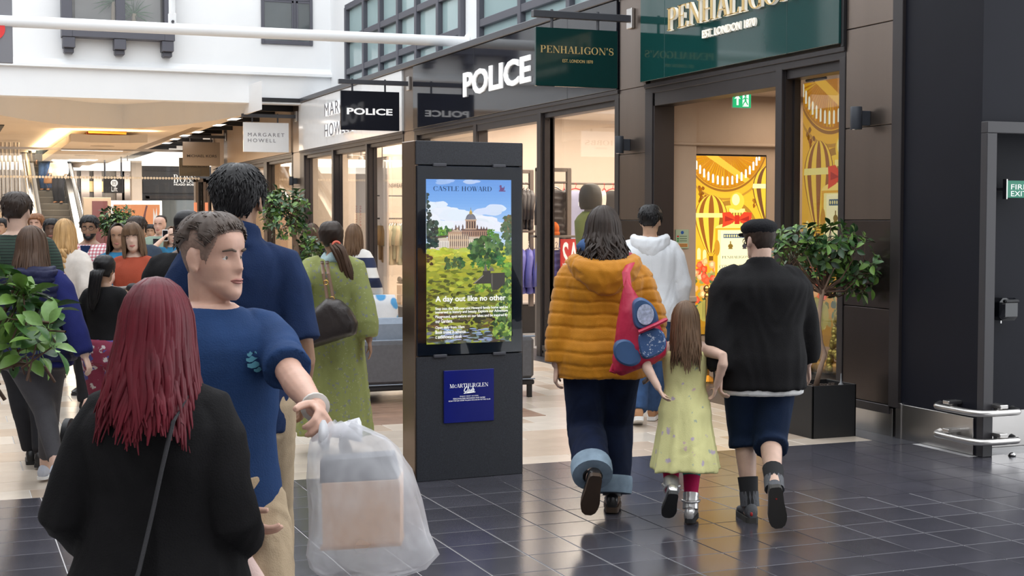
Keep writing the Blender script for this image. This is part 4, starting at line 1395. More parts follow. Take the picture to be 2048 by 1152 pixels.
# pale banner in the door with vertical lettering
t = thing('door_banner', 'tall pale pink banner with red vertical lettering in the clothes shop', 'banner', (7.2, 24.0, 0))
q = MB(); q.box(7.15, 23.75, .3, 7.18, 25.75, 2.75); obj('panel', q, mat('pale_pink_panel', (.74, .62, .56), .5), t)
for s, px in (('MARGARET', 719), ('HOWELL', 711)):
 c = onX(px, 412, 7.148)
 b1 = onX(px, 465 if s == 'MARGARET' else 452, 7.148)
 lettering('lettering', s, c, b1, .12, mat('red_letter', (.50, .07, .05), .5), t, up=(0, -1, 0), spacing=1.1)
# womenswear words on a bulkhead, clothes rail, shoes on boxes, socket
YW = 25.6
a, b = onY(756, 375, YW), onY(806, 375, YW)
q = MB(); q.box(7.3, YW + .02, a[2] - .2, b[0] + 2.2, YW + .1, 3.19)
t = tag(obj('bulkhead', q, M['palewall']), 'pale bulkhead with small dark womenswear lettering', 'bulkhead')
lettering('lettering', 'WOMENSWEAR', a, b, .075, M['letter_k'], t)
YR = 24.2
xa_, xb_ = onY(754, 437, YR)[0], onY(818, 437, YR)[0]
hz = onY(780, 437, YR)[2]
t = thing('clothes_rail', 'thin hanging rail of tan and sage shirts in the clothes shop', 'rail', (xa_, YR, hz))
q = MB(); q.tube([(xa_, YR, hz), (xb_ + .3, YR, hz)], .014, n=8); obj('rail', q, M['steelgrey'], t)
q = MB(); q.tube([(xa_, YR, hz + .40), (xb_ + .3, YR, hz + .40)], .010, n=8); q.tube([(xa_ + .1, YR, hz), (xa_ + .1, YR, 3.2)], .008, n=6); q.tube([(xb_ + .2, YR, hz), (xb_ + .2, YR, 3.2)], .008, n=6); obj('support', q, M['steelgrey'], t)
for k in range(11):
 x = onY(764 + k * 4.6, 450, YR)[0]
 m_ = ('tan', 'tan', 'sage', 'oat', 'sage', 'oat', 'sage', 'oat', 'sage', 'teal', 'sage')[k]
 lab = {'tan': 'tan short-sleeved shirt at the end of the clothes shop rail', 'sage': 'sage green shirt on the clothes shop rail', 'oat': 'oat coloured shirt on the clothes shop rail', 'teal': 'grey teal shirt on the clothes shop rail'}[m_]
 lab = lab.replace(' on the clothes', ', %s along the clothes' % ORD[k]).replace('shirt at the end of', 'shirt, %s on' % ORD[k])
 hang('shirt', 'hanging_shirt', lab, x, YR, hz - .10, R(62 + RNG.uniform(-8, 8)), M[m_], .50, .62 + .05 * (k % 3), .04, .24, 0, 'chrome', 'shirts on the clothes shop rail')
YX = 24.6
p = onY(775, 572, YX)
for j, (dx, dz, w) in enumerate(((.0, 0, .36), (.0, .18, .36), (.40, 0, .3), (.40, .17, .3), (.40, .34, .3))):
 x = p[0] + dx + .25; z = .12 + dz
 q = MB(); q.box(x, YX, z, x + w, YX + .25, z + .165, bev=.004); q.box(x + .05, YX - .002, z + .05, x + .13, YX, z + .11)
 tag(obj('shoe_box', q, mat('card_box', (.48, .36, .26), .7)), ('brown shoe box at the floor of the wide stack', 'brown shoe box topping the wide stack of two', 'brown shoe box lowest in the stack of three', 'brown shoe box, middle of the stack of three', 'brown shoe box topping the stack of three')[j], 'box', 'stacked shoe boxes')
for k in range(3):
 q = MB(); x = p[0] + .28 + .12 * k
 q.tube([(x, YX + .02, .55), (x, YX + .10, .54), (x, YX + .16, .57), (x, YX + .20, .60)], [.03, .045, .05, .03], n=10); q.box(x - .04, YX, .50 if k < 9 else .4, x + .04, YX + .22, .52)
 tag(obj('dark_shoe', q, M['jet'], smooth='auto'), 'dark leather shoe standing on the shoe boxes', 'shoe', 'shoes on the boxes')
q = MB(); q.box(p[0] + .2, YX - .1, 0, p[0] + 1.1, YX + .4, .115, bev=.005)
tag(obj('low_platform', q, M['ivory']), 'low pale platform under the shoe boxes', 'platform')
q = MB(); q.box(p[0] + .55, YX - .0, .465, p[0] + .98, YX + .26, .5); obj('platform_step', q, M['ivory'], bpy.data.objects['low_platform'])
a = onY(756, 577, 28.5 - .01)
q = MB(); q.box(a[0], 28.50, a[2] - .02, a[0] + .24, 28.54, a[2] + .08, bev=.006)
t = tag(obj('wall_socket', q, M['white']), 'double wall socket low on the clothes shop wall', 'socket')
q = MB()
for k in (0, 1):
 q.box(a[0] + .05 + k * .11, 28.495, a[2] + .015, a[0] + .09 + k * .11, 28.50, a[2] + .05)
obj('socket_face', q, M['letter_g'], t)
# spot lamps inside the clothes shop
for (px, py) in ((722, 320), (767, 320), (700, 306)):
 c = onY(px, py, 26.3)
 t = thing('spot_lamp', 'white cylindrical spot lamp under the clothes shop ceiling', 'lamp', c, group='clothes shop spot lamps')
 q = MB(); q.lathe([(.05, c[2] - .10), (.055, c[2] - .09), (.045, c[2] + .05), (.02, c[2] + .07)], (c[0], c[1], 0), 14); obj('shade', q, M['white'], t, smooth='auto')
 q = MB(); q.tube([(c[0], c[1], c[2] + .06), (c[0], c[1], 3.2)], .008, n=6); obj('stem', q, M['steelgrey'], t)

# ---- bag shop (beige) beyond ----
shopfront('window_8', 28.9, 36.0, [(28.9, 29.0), (31.4, 31.75), (33.5, 33.7), (35.9, 36.0)], [(29.0, 31.4, .2, 2.88), (31.75, 33.5, .1, 2.86), (33.7, 35.9, .2, 2.88)])
t = fascia('shop_sign', 'plain warm beige fascia board under the dark soffit', 28.95, 36.0, M['beige_panel'], joints=(31.2, 33.6), proud=.03)
shop_shell('wall_bag_shop', 28.65, 36.3, 10.5, M['beige'], ceil=3.3)
hanging_sign(36.2, mat('taupe_board', (.30, .245, .20), .5), 'taupe hanging sign with small dark capitals, nearest of the two brown signs',
    [('MICHAEL KORS', .11, .91, .21, .065, M['letter_k'], 'sans', dict(bold=.01))])
hanging_sign(38.0, mat('olive_taupe_board', (.16, .14, .105), .5), 'olive brown hanging sign mostly hidden behind the taupe one',
    [('MICHAEL KORS', .11, .91, .23, .05, M['letter_k'], 'sans', {})], zz=(2.80, 3.28), xa=5.78, xb=6.57)
q = MB(); q.box(7.6, 31.0, 0, 8.4, 31.2, 2.6, bev=.01)
tag(obj('lit_panel', q, mat('warm_lit_panel', (.8, .6, .45), .5, emit=(1, .78, .55), es=.9)), 'warm glowing shop display panel behind the indoor tree', 'panel')
# ================================================================ THE COVERED ARCADE BEYOND
ZS = 3.75
# curved bulkhead and soffit
edge = [onZ(px, py, ZS) for px, py in ((-150, 205), (-60, 220), (0, 230), (60, 241), (120, 249), (180, 254), (245, 257), (310, 254), (370, 249), (430, 241), (480, 231), (524, 219))]
mb = MB()
n = len(edge)
top = [(x, y, 4.3) for x, y, z in edge]
mb.add(edge + top, [(i, i + 1, n + i + 1, n + i) for i in range(n - 1)])
mb.add([edge[-1], top[-1], (edge[-1][0] + .03, 75, 4.3), (edge[-1][0] + .03, 75, ZS)], [(0, 1, 2, 3)])
struct('trim_4', mb, M['white'])
mb = MB()
far = [(x if i < n - 1 else x, 75.0, ZS) for i, (x, y, z) in enumerate(edge)]
# soffit: right edge slopes in plan as in the photo
rx = edge[-1][0]
mb.add(edge + far, [(i, n + i, n + i + 1, i + 1) for i in range(n - 1)])
ceil_ = struct('ceiling', mb, M['cream'])
mb = MB(); mb.box(rx, YB - .02, 3.98, FX + .1, 75, 4.06)
for k in range(12):
 mb.box(rx, YB + .8 + k * 1.6, 3.86, FX + .05, YB + .9 + k * 1.6, 3.98)
struct('ceiling_void', mb, M['black'])
mb = MB(); mb.box(-8, YB + .3, 4.3, 12, 76, 4.5); struct('ceiling_slab', mb, M['white'])
# downlights and slots in the soffit
me = None
for k, (px, py) in enumerate(((468, 238), (438, 250), (395, 264), (370, 271), (350, 278), (334, 286))):
 x, y, z = onZ(px, py, ZS - .003)
 t = thing('soffit_light', 'slim bright slot light, %s along the soffit edge from the white sign' % ORD[k], 'light', (x, y, z), group='soffit edge lights')
 if me is None:
  q = MB(); q.box(-.09, -.28, -.006, .09, .28, .004, bev=.003); me = mesh_of(q, 'diffuser', M['coollight'])
  q = MB(); q.box(-.12, -.32, -.003, .12, .32, .003); mf = mesh_of(q, 'rim', M['white'])
 link(bpy.data.objects.new('rim', mf), t, True); link(bpy.data.objects.new('diffuser', me), t, True)
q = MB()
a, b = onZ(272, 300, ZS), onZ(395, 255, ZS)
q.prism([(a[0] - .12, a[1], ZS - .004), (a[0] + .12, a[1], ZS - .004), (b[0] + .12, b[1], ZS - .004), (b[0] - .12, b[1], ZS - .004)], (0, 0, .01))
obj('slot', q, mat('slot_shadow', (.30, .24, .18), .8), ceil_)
# vent grille at the upper corner
v = onZ(4, 258, ZS)
t = thing('ceiling_vent', 'dark slatted vent in the cream soffit by the picture edge', 'vent', v)
for k in range(4):
 q = MB(); q.box(v[0] - .9 + k * .26, v[1] - 1.6, ZS - .02, v[0] - .79 + k * .26, v[1] + 1.4, ZS + .01); obj('slat', q, M['black'], t)
# lowered ceiling raft with cove light
zr, zt = 3.42, 3.60
fr = [onZ(px, py, zr) for px, py in ((142, 283), (180, 285), (220, 286), (258, 286), (295, 285))]
bl_, br_ = onZ(73, 330, zr), onZ(179, 331, zr)
rim = fr + [onZ(262, 304, zr), onZ(228, 313, zr), br_, bl_]
mb = MB(); mb.prism(rim, (0, 0, zt - zr))
t = thing('ceiling_raft', 'cream angular raft hung below the curved soffit with glowing edges', 'raft', (fr[2][0], fr[2][1], zr))
obj('raft_slab', mb, M['cream'], t)
for k, (px, py, w, l) in enumerate(((187, 300, .75, .35), (138, 321, .5, .5), (165, 320, .4, .4))):
 x, y, z = onZ(px, py, zr)
 q = MB(); q.box(x - w, y - l, zr - .006, x + w, y + l, zr + .01); obj('light_slot', q, M['coollight'], t)
for (px, py) in ((205, 292), (170, 311)):
 x, y, z = onZ(px, py, zr)
 q = MB(); q.lathe([(.28, 0), (.28, .01)], (x, y, zr - .008), 18); obj('speaker_grille', q, mat('grille_beige', (.5, .44, .38), .7), t)
x, y, z = onZ(153, 326, zr)
q = MB(); q.lathe([(.10, -.14), (.16, -.08), (.17, 0)], (x, y, zr), 16); obj('camera_dome', q, M['beige'], t, smooth=True)
q = MB()
for (px, py) in ((166, 262), (240, 262), (110, 300), (255, 300)):
 x, y, z = onZ(px, py + 20, zt); q.tube([(x, y, zt - .02), (x, y, ZS + .02)], .02, n=6)
obj('hanger', q, M['steelgrey'], t)
c0 = onZ(135, 300, zt + .02)
la = area('raft_cove_light', (fr[0][0] - .1, (fr[0][1] + bl_[1]) / 2, zt + .05), .35, 12, 105, (1, .74, .42), (R(180), 0, R(0)))
lb = area('raft_cove_light_2', (fr[2][0], fr[2][1] + .6, zt + .04), 2.2, .4, 34, (1, .74, .42), (R(180), 0, 0))
# open service hatch above the raft
a, b = onZ(175, 263, ZS - .006), onZ(240, 270, ZS - .006)
t = thing('service_hatch', 'open amber lit service hatch in the soffit above the raft', 'hatch', a)
q = MB(); q.box(a[0], a[1] - .3, ZS - .004, b[0], a[1] + 2.5, ZS + .005); obj('opening', q, mat('amber_void', (.22, .10, .02), .6), t)
for k in range(5):
 q = MB(); y = a[1] - .2 + k * .5
 q.tube([(a[0], y, ZS - .02), (b[0], y + .1, ZS - .03)], .04, n=6); obj('duct', q, mat('hatch_pipe_%d' % (k % 2), ((.5, .3, .05), (.35, .06, .02))[k % 2], .5), t)

# far white lit bulkhead --------------------------------------------------
YF = 56.0
mb = MB()
a, b = onY(-60, 338, YF), onY(420, 293, YF)
mb.box(-10, YF, a[2], 14, YF + .3, 5.0)
far_w = struct('wall_far', mb, mat('far_white_band', (.86, .84, .80), .6))
for k, z in enumerate((.35, .75)):
 q = MB(); q.box(-9, YF - .02, a[2] + z, 13, YF, a[2] + z + .025); obj('joint', q, M['cream'], far_w)
# far side wall of the arcade right (continues the shop line)
mb = MB(); mb.box(FX, 36.6, 0, FX + .2, 38.5, 4.0); struct('wall_arcade_right', mb, M['beige'])
# shop row at the far end: dark fascia, panels
YD = 54.0
mb = MB()
p0, p1 = onY(283, 330, YD), onY(392, 387, YD)
mb.box(p0[0], YD, 0, p1[0] + 3, YD + .3, 3.65)
struct('wall_far_shop', mb, mat('far_shop_dark', (.045, .047, .055), .4))
t = thing('shop_sign', 'dark far fascia with white bold serif word over smaller capitals', 'sign', (p0[0], YD, p1[2]))
q = MB(); q.box(p0[0] + .02, YD - .12, p1[2], p1[0] + 2.4, YD - .02, onY(300, 342, YD)[2], bev=.01); obj('fascia_board', q, mat('far_fascia', (.022, .023, .028), .35), t)
a, b = onY(347, 366, YD - .13), onY(391, 366, YD - .13)
lettering('lettering', 'BOSS', a, b, onY(347, 349, YD)[2] - a[2], M['letter_w'], t, font='serif', depth=.03)
a, b = onY(348, 371, YD - .13), onY(391, 371, YD - .13)
lettering('lettering', 'HUGO BOSS', a, (b[0], b[1], a[2]), .075, M['letter_w'], t, bold=.02)
q = MB(); a, b = onY(292, 392, YD - .05), onY(430, 400, YD - .05); q.box(a[0], YD - .1, 0, a[0] + .12, YD - .02, a[2]); q.box(a[0], YD - .1, a[2] - .1, b[0], YD - .02, a[2] + .02)
struct('door_frame_4', q, M['frame'])
q = MB(); a = onY(296, 400, YD); q.box(a[0], YD - .04, .1, a[0] + 3, YD - .02, a[2])
struct('window_9', q, M['darkglass'])
# pale column left of it
q = MB(); a, b = onY(262, 330, YD - .5), onY(283, 400, YD - .5); q.box(a[0], YD - .7, 0, b[0], YD - .3, 3.8)
struct('pillar_6', q, M['palewall'])
# recess with brown lift lobby
q = MB(); a, b = onY(120, 330, 57), onY(262, 330, 57); q.box(a[0] - 6, 56.9, 0, b[0] + .2, 57.1, 3.8); struct('wall_lobby', q, mat('lobby_brown', (.16, .125, .095), .4, noise=.2, nscale=.5))
for px in (150, 175, 200, 245, 256):
 q = MB(); a = onY(px, 370, 56.7); q.box(a[0] - .25, 56.5, 0, a[0] + .05, 56.9, 3.6); struct('pillar_lobby', q, M['bronze'])
for (px0, py0, px1, py1, lab) in ((176, 362, 208, 384, 'dull brass panel in the dim lobby beyond the escalator'), (158, 372, 168, 384, 'small dark sign with a pale letter in the far lobby')):
 a, b = onY(px0, py1, 56.8), onY(px1, py0, 56.8)
 q = MB(); q.box(a[0], 56.8, a[2], b[0], 56.91, b[2], bev=.01)
 tag(obj('lobby_panel', q, mat('dull_brass', (.25, .18, .08), .3, metal=.7) if px0 > 170 else M['steelgrey']), lab, 'panel')
# lift sign
YL = 49.0
a, b = onY(207, 386, YL), onY(246, 357, YL)
t = thing('lift_sign', 'black projecting lift sign with a white round pictogram', 'sign', (a[0], YL, a[2]))
q = MB(); q.box(a[0], YL - .06, a[2], b[0], YL + .06, b[2], bev=.01); obj('sign_board', q, mat('soft_black_board', (.02, .02, .024), .4), t)
c = onY(228.5, 366, YL - .07)
q = MB(); q.lathe([(.115, 0), (.115, .012)], (c[0], YL - .075, c[2]), 24, axis='y'); obj('disc', q, M['letter_w'], t)
q = MB()
for (x0, z0, x1, z1) in ((-.06, -.06, .06, -.05), (-.06, .05, .06, .06), (-.06, -.06, -.05, .06), (.05, -.06, .06, .06), (-.03, -.03, -.018, .03), (.018, -.03, .03, .03), (-.006, .02, .006, .045)):
 q.box(c[0] + x0, YL - .085, c[2] + z0, c[0] + x1, YL - .074, c[2] + z1)
obj('pictogram', q, M['letter_k'], t)
a_, b_ = onY(223, 383, YL - .07), onY(235, 383, YL - .07)
lettering('lettering', 'Lift', a_, b_, .17, M['letter_w'], t)
q = MB(); q.tube([(b[0] - .05, YL, b[2]), (b[0] - .05, YL, 3.75)], .03); q.tube([(a[0] + .05, YL, b[2]), (a[0] + .05, YL, 3.75)], .03); obj('rod', q, M['steelgrey'], t)
# orange lit hoarding and brown/plum hoarding
YO = 44.0
a, b = onY(222, 470, YO), onY(324, 400, YO)
zt_ = onY(230, 401, YO)[2]
t = thing('poster_wall', 'bright orange backlit poster with a white border behind the far tree', 'poster', (a[0], YO, 0))
q = MB(); q.box(a[0], YO, .2, b[0], YO + .2, zt_ - .0, bev=.01); obj('casing', q, mat('lit_white_border', (.85, .84, .82), .5, emit=(1, .97, .93), es=.55), t)
A = Art(lambda u, v, l: (a[0] + .08 + u * (b[0] - a[0] - .15), YO - .001 - l, .4 + v * (zt_ - .52)), 2e-3)
A.rect(0, 0, 1, 1, (246, 152, 96)); A.rect(0, .0, .25, .9, (240, 135, 80))
for (pts, c) in (([(.66, .62), (.70, .86), (.74, .98), (.70, .99), (.64, .80), (.62, .62)], (120, 70, 70)), ([(.60, .45), (.68, .72), (.74, .62), (.74, .42)], (245, 240, 215)), ([(.85, .6), (.86, .94), (.90, .8), (.93, .96), (.95, .72), (1.0, .88), (1.0, .5)], (250, 240, 230)), ([(.40, .2), (.62, .5), (.70, .3), (.56, .1)], (235, 215, 195))):
 A.poly(pts, c)
A.done('print', art_mat('orange_backlit', .85), t)
YN = 42.5
a, b = onY(168, 470, YN), onY(222, 395, YN)
t = thing('hoarding', 'tan display hoarding with a plum panel behind the far tree', 'panel', (a[0], YN, 0))
q = MB(); q.box(a[0], YN, 0, b[0], YN + .3, b[2], bev=.01); obj('board', q, M['beige'], t)
c0_, c1_ = onY(184, 402, YN), onY(216, 480, YN)
q = MB(); q.box(c0_[0], YN - .015, .3, c1_[0], YN, c0_[2]); obj('plum_panel', q, mat('plum', (.16, .055, .065), .5), t)
# bronze and orange stands right of the poster
YQ = 41.0
for k, (p0_, p1_, pt, c) in enumerate(((392, 412, 357, 'bronze_dark'), (414, 434, 360, 'bronze_dark'))):
 a, b = onY(p0_, 470, YQ), onY(p1_, pt, YQ)
 t = thing('display_stand', ('tall bronze shop frame with dark opening beside the dark-haired man', 'second bronze shop frame, right behind the dark-haired man')[k].replace('right ', ''), 'frame', (a[0], YQ, 0))
 q = MB(); q.box(a[0], YQ, 0, a[0] + .08, YQ + .3, b[2]); q.box(b[0] - .08, YQ, 0, b[0], YQ + .3, b[2]); q.box(a[0], YQ, b[2] - .1, b[0], YQ + .3, b[2]); obj('frame', q, M['bronze'], t)
 q = MB(); q.box(a[0] + .08, YQ + .2, 0, b[0] - .08, YQ + .25, b[2] - .1); obj('back_panel', q, M['black'], t)
 q = MB(); q.box(a[0] - .05, YQ - .05, 0, a[0] + .03, YQ, onY(400, 405, YQ)[2]); obj('lit_strip', q, mat('coral_strip', (.6, .2, .1), .5, emit=(1, .35, .18), es=.35), t)
# left side: glass lift shaft / silver mullions
YG = 40.0
for k, px in enumerate((4, 12, 20, 30, 37)):
 a = onY(px, 330, YG)
 q = MB(); q.tube([(a[0], YG, 0), (a[0], YG, 3.7)], .032, n=10); 
 tag(obj('steel_post', q, M['inox'], smooth='auto'), 'slim steel post, %s of the row leading to the escalator' % ORD[k], 'post', 'steel posts by the escalator')
a = onY(18, 432, YG + 1)
q = MB(); q.box(a[0] - 1.2, YG + 1, 0, a[0] + .6, YG + 1.2, a[2] + .1); q.box(a[0] - 1.0, YG + .98, a[2] - .4, a[0] - .1, YG + 1, a[2])
tag(obj('shop_counter', q, M['beige']), 'low tan counter behind the man in green knit', 'counter')
a = onY(10, 370, 58)
q = MB(); q.box(a[0] - 4, 58, 1.2, a[0] + 1.2, 58.1, 3.6)
struct('window_10', q, mat('bright_opening', (.8, .8, .78), .5, emit=(1, .96, .9), es=.7))

# glass screen with a row of dots ----------------------------------------
YGS = 37.0
t = thing('glass_screen', 'clear glass screen with a row of pale dots across the arcade', 'screen', (3, YGS, 0))
a, b = onY(-30, 355, YGS), onY(402, 355, YGS)
q = MB(); q.box(a[0], YGS, 0, b[0], YGS + .012, 3.4); obj('pane', q, M['glass'], t)
q = MB(); zd = (a[2] + b[2]) / 2
x = a[0]
while x < b[0]:
 q.lathe([(.032, 0), (.032, .003)], (x, YGS - .004, zd), 12, axis='y'); x += .0745
obj('dots', q, mat('frosted_dot', (.75, .73, .68), .6), t, stuff=True)
q = MB(); q.box(a[0], YGS - .02, 3.38, b[0], YGS + .03, 3.44); obj('head_rail', q, M['inox'], t)

# escalator ---------------------------------------------------------------
t = thing('escalator', 'escalator rising away with dark steps and steel sides', 'escalator', (1.6, 40, 0))
e0, e1 = onD(68, 455, 44.0), onD(128, 455, 44.0)
xa, xb = e0[0], e1[0]
yb0 = 40.0
slope = .40
st = MB()
me_s = None
n_ = 0
for k in range(22):
 y = yb0 + k * .42; z = k * .195
 q = MB(); q.box(xa, y, z, xb, y + .42, z + .19, bev=.01)
 obj('step', q, mat('escalator_step', (.085, .075, .06), .5, noise=.1), t)
for side, s in ((xa, -1), (xb, 1)):
 q = MB()
 y0, y1 = yb0 - .3, yb0 + 22 * .42
 z0, z1 = .0, 22 * .195
 x0, x1 = side, side + s * .30
 q.prism([(x0, y0, z0 - .2), (x0, y1, z1 - .2), (x0, y1, z1 + .42), (x0, y0, z0 + .42)], (s * .30, 0, 0)); obj('side_skirt', q, M['inox'], t)
 q = MB(); q.prism([(x0 + s * .10, y0, z0 + .42), (x0 + s * .10, y1, z1 + .42), (x0 + s * .10, y1, z1 + .95), (x0 + s * .10, y0, z0 + .95)], (s * .02, 0, 0)); obj('glass_side', q, M['glass'], t)
 q = MB(); q.tube([(x0 + s * .11, y0, z0 + .97), (x0 + s * .11, y1, z1 + .97)], .055, n=8); obj('handrail', q, M['black'], t)
 q = MB(); q.tube([(x0 + s * .2, y0, z0 + .47), (x0 + s * .2, y1, z1 + .47)], .07, n=8); obj('deck_rail', q, M['chrome'], t, smooth='auto')
# ================================================================ PEOPLE: ENGINE
V3 = lambda *a: np.array(a, float)


def unit(v):
 v = np.array(v, float)
 return v / max(np.linalg.norm(v), 1e-9)


def lerp(pts, t):
 """point(s) on a polyline at parameter 0..len-1"""
 i = int(min(max(t, 0), len(pts) - 1.0001)); f = t - i
 return np.array(pts[i]) * (1 - f) + np.array(pts[i + 1]) * f


def ik(a, c, l1, l2, hint):
 d = c - a; L = np.linalg.norm(d); L2 = min(L, (l1 + l2) * .998)
 c = a + d / max(L, 1e-6) * L2
 x = (l1 * l1 - l2 * l2 + L2 * L2) / (2 * L2)
 h = math.sqrt(max(l1 * l1 - x * x, 0)); u = d / max(L, 1e-6)
 n = unit(np.array(hint, float) - u * np.dot(hint, u))
 return a + u * x + n * h, c


def mesh_arrays(me):
 n = len(me.vertices)
 v = np.empty(n * 3); me.vertices.foreach_get('co', v); nr = np.empty(n * 3); me.vertices.foreach_get('normal', nr)
 return v.reshape(-1, 3), nr.reshape(-1, 3)


def sines(p, freq, seed, k=5):
 r = np.random.default_rng(seed)
 o = np.zeros(len(p))
 q = p.copy()
 for i in range(k):
  w = unit(r.normal(size=3)) * freq * r.uniform(.6, 1.5)
  o += np.sin(q @ w * 6.283 + r.uniform(0, 6.28))
  q = q + .25 / freq * np.sin(q[:, [1, 2, 0]] * freq * 4 + i)
 return o / k


def remesh(mb, name, mats, voxel, smooth=4, fn=None, keep=None, fold=0.0, ffreq=5.0, seed=1, fit=None):
 """weld overlapping shapes of one body or garment into one continuous skin"""
 me = mesh_of(mb, name, mats if not isinstance(mats, (list, tuple)) else mats[0])
 o = bpy.data.objects.new(name, me)
 m = o.modifiers.new('r', 'REMESH'); m.mode = 'VOXEL'; m.voxel_size = voxel
 if smooth:
  s = o.modifiers.new('s', 'SMOOTH'); s.factor = .5; s.iterations = smooth
 out = evaluated(o)
 bpy.data.objects.remove(o); bpy.data.meshes.remove(me)
 v, n = mesh_arrays(out)
 if keep is not None:
  pass
 if fold:
  f = sines(v * np.array([1, 1, .55]), ffreq, seed)
  v = v + n * ((np.abs(f) - .3) * -fold)[:, None]
 if fn:
  v = fn(v, n)
 if fold or fn:
  out.vertices.foreach_set('co', v.ravel()); out.update()
 out.polygons.foreach_set('use_smooth', [True] * len(out.polygons))
 out.name = name
 return out


# ---- head ---------------------------------------------------------------
HZ = [0, .006, .02, .037, .055, .072, .09, .107, .124, .14, .155, .17, .185, .20, .212, .222, .228, .23]
HW = [.012, .024, .039, .050, .057, .062, .066, .069, .071, .073, .0745, .075, .073, .067, .058, .044, .028, .006]
HF = [.078, .084, .088, .088, .0865, .086, .085, .083, .082, .086, .090, .089, .084, .074, .060, .042, .024, .003]
HB = [.050, .030, .005, -.022, -.045, -.062, -.074, -.083, -.090, -.094, -.097, -.098, -.096, -.088, -.076, -.058, -.038, -.012]


def head_point(phi, z, off=0.0, face=True, jaw=1.0):
 w, f, b = np.interp(z, HZ, HW), np.interp(z, HZ, HF), np.interp(z, HZ, HB)
 if z < .1:
  w = w * (1 + (jaw - 1) * (1 - z / .1))
 c, s = math.cos(phi), math.sin(phi)          # phi 0 = front
 cy = (f + b) * .5 if z < .05 else .0
 x = w * math.copysign(abs(s) ** .92, s)
 y = (cy + (f - cy) * math.copysign(abs(c) ** .86, c)) if c >= 0 else (cy + (cy - b) * math.copysign(abs(c) ** .95, c))
 if face and c > 0:
  ax = abs(x)
  nose = .0
  if .082 < z < .140:
   u = (.140 - z) / .055
   nose = (.004 + .020 * min(u, 1.0) ** 1.1) * math.exp(-(ax / (.0095 + .006 * min(u, 1))) ** 2)
  elif .070 < z <= .082:
   nose = .016 * math.exp(-(ax / .013) ** 2) * max(0, (z - .070) / .012)
  y += nose
  y -= .0085 * math.exp(-((ax - .032) / .013) ** 2 - ((z - .121) / .011) ** 2)
  y += .004 * math.exp(-((ax - .030) / .018) ** 2 - ((z - .143) / .007) ** 2)
  y += .0055 * math.exp(-(ax / .020) ** 2 - ((z - .060) / .0045) ** 2) + .005 * math.exp(-(ax / .017) ** 2 - ((z - .050) / .004) ** 2)
  y -= .004 * math.exp(-(ax / .02) ** 2 - ((z - .0395) / .004) ** 2)
  y += .004 * math.exp(-(ax / .018) ** 2 - ((z - .02) / .011) ** 2)
  x += math.copysign(.0035 * math.exp(-((ax - .045) / .02) ** 2 - ((z - .098) / .015) ** 2), x)
 r = math.hypot(x, y) or 1
 return V3(x + x / r * off, y + y / r * off, z + (off if z > .2 else 0) * (z - .2) / .03)


def head_rings(n=40, jaw=1.0):
 zs = sorted(set(HZ + [.064, .080, .098, .0455, .115, .131, .147, .028]))
 return [[head_point(2 * math.pi * j / n, z, jaw=jaw) for j in range(n)] for z in zs]


def head_patch(mask, off, n=56, rows=40, noise=.0):
 """hair or beard: a skin offset from the head where mask(phi, z) > 0, fading into the head at its rim"""
 mb = MB(); zs = np.concatenate([np.linspace(.0, .20, rows), np.linspace(.205, .2305, 9)])
 vid = {}
 vs, fs = [], []
 for i, z in enumerate(zs):
  for j in range(n):
   ph = 2 * math.pi * j / n
   k = min(max(mask(ph if ph <= math.pi else ph - 2 * math.pi, z), -1), 1)
   o = off * max(k, 0) ** .6 - (.006 if k <= 0 else 0)
   if noise and k > 0:
    o += noise * math.sin(ph * 17 + z * 60) * math.sin(ph * 7 - z * 90) * k
   vs.append(head_point(ph, z, o, face=True)); vid[(i, j)] = k
 vs.append(V3(0, -.005, .2305 + off)); top = len(vs) - 1
 for i in range(len(zs) - 1):
  for j in range(n):
   j2 = (j + 1) % n
   if max(vid[(i, j)], vid[(i, j2)], vid[(i + 1, j)], vid[(i + 1, j2)]) > 0:
    fs.append((i * n + j, i * n + j2, (i + 1) * n + j2, (i + 1) * n + j))
 b = (len(zs) - 1) * n
 if mask(0, .23) > 0 or mask(math.pi, .23) > 0:
  fs += [(b + j, b + (j + 1) % n, top) for j in range(n)]
 mb.add(vs, fs)
 return mb


def short_mask(front=.178, side=.115, back=.075, burn=True, recede=0.0):
 def f(ph, z):
  a = abs(ph)
  if a < R(48):
   h = front + recede * math.cos(a * 3) - .012 * (a / R(48)) ** 2
  elif a < R(78):
   u = (a - R(48)) / R(30); h = (front - .012) * (1 - u) + (side - (.02 if burn else 0)) * u
  elif a < R(112):
   h = side + (.03 if R(84) < a < R(104) else 0)
  else:
   u = min(1, (a - R(112)) / R(30)); h = side * (1 - u) + back * u
  return (z - h) / .018
 return f


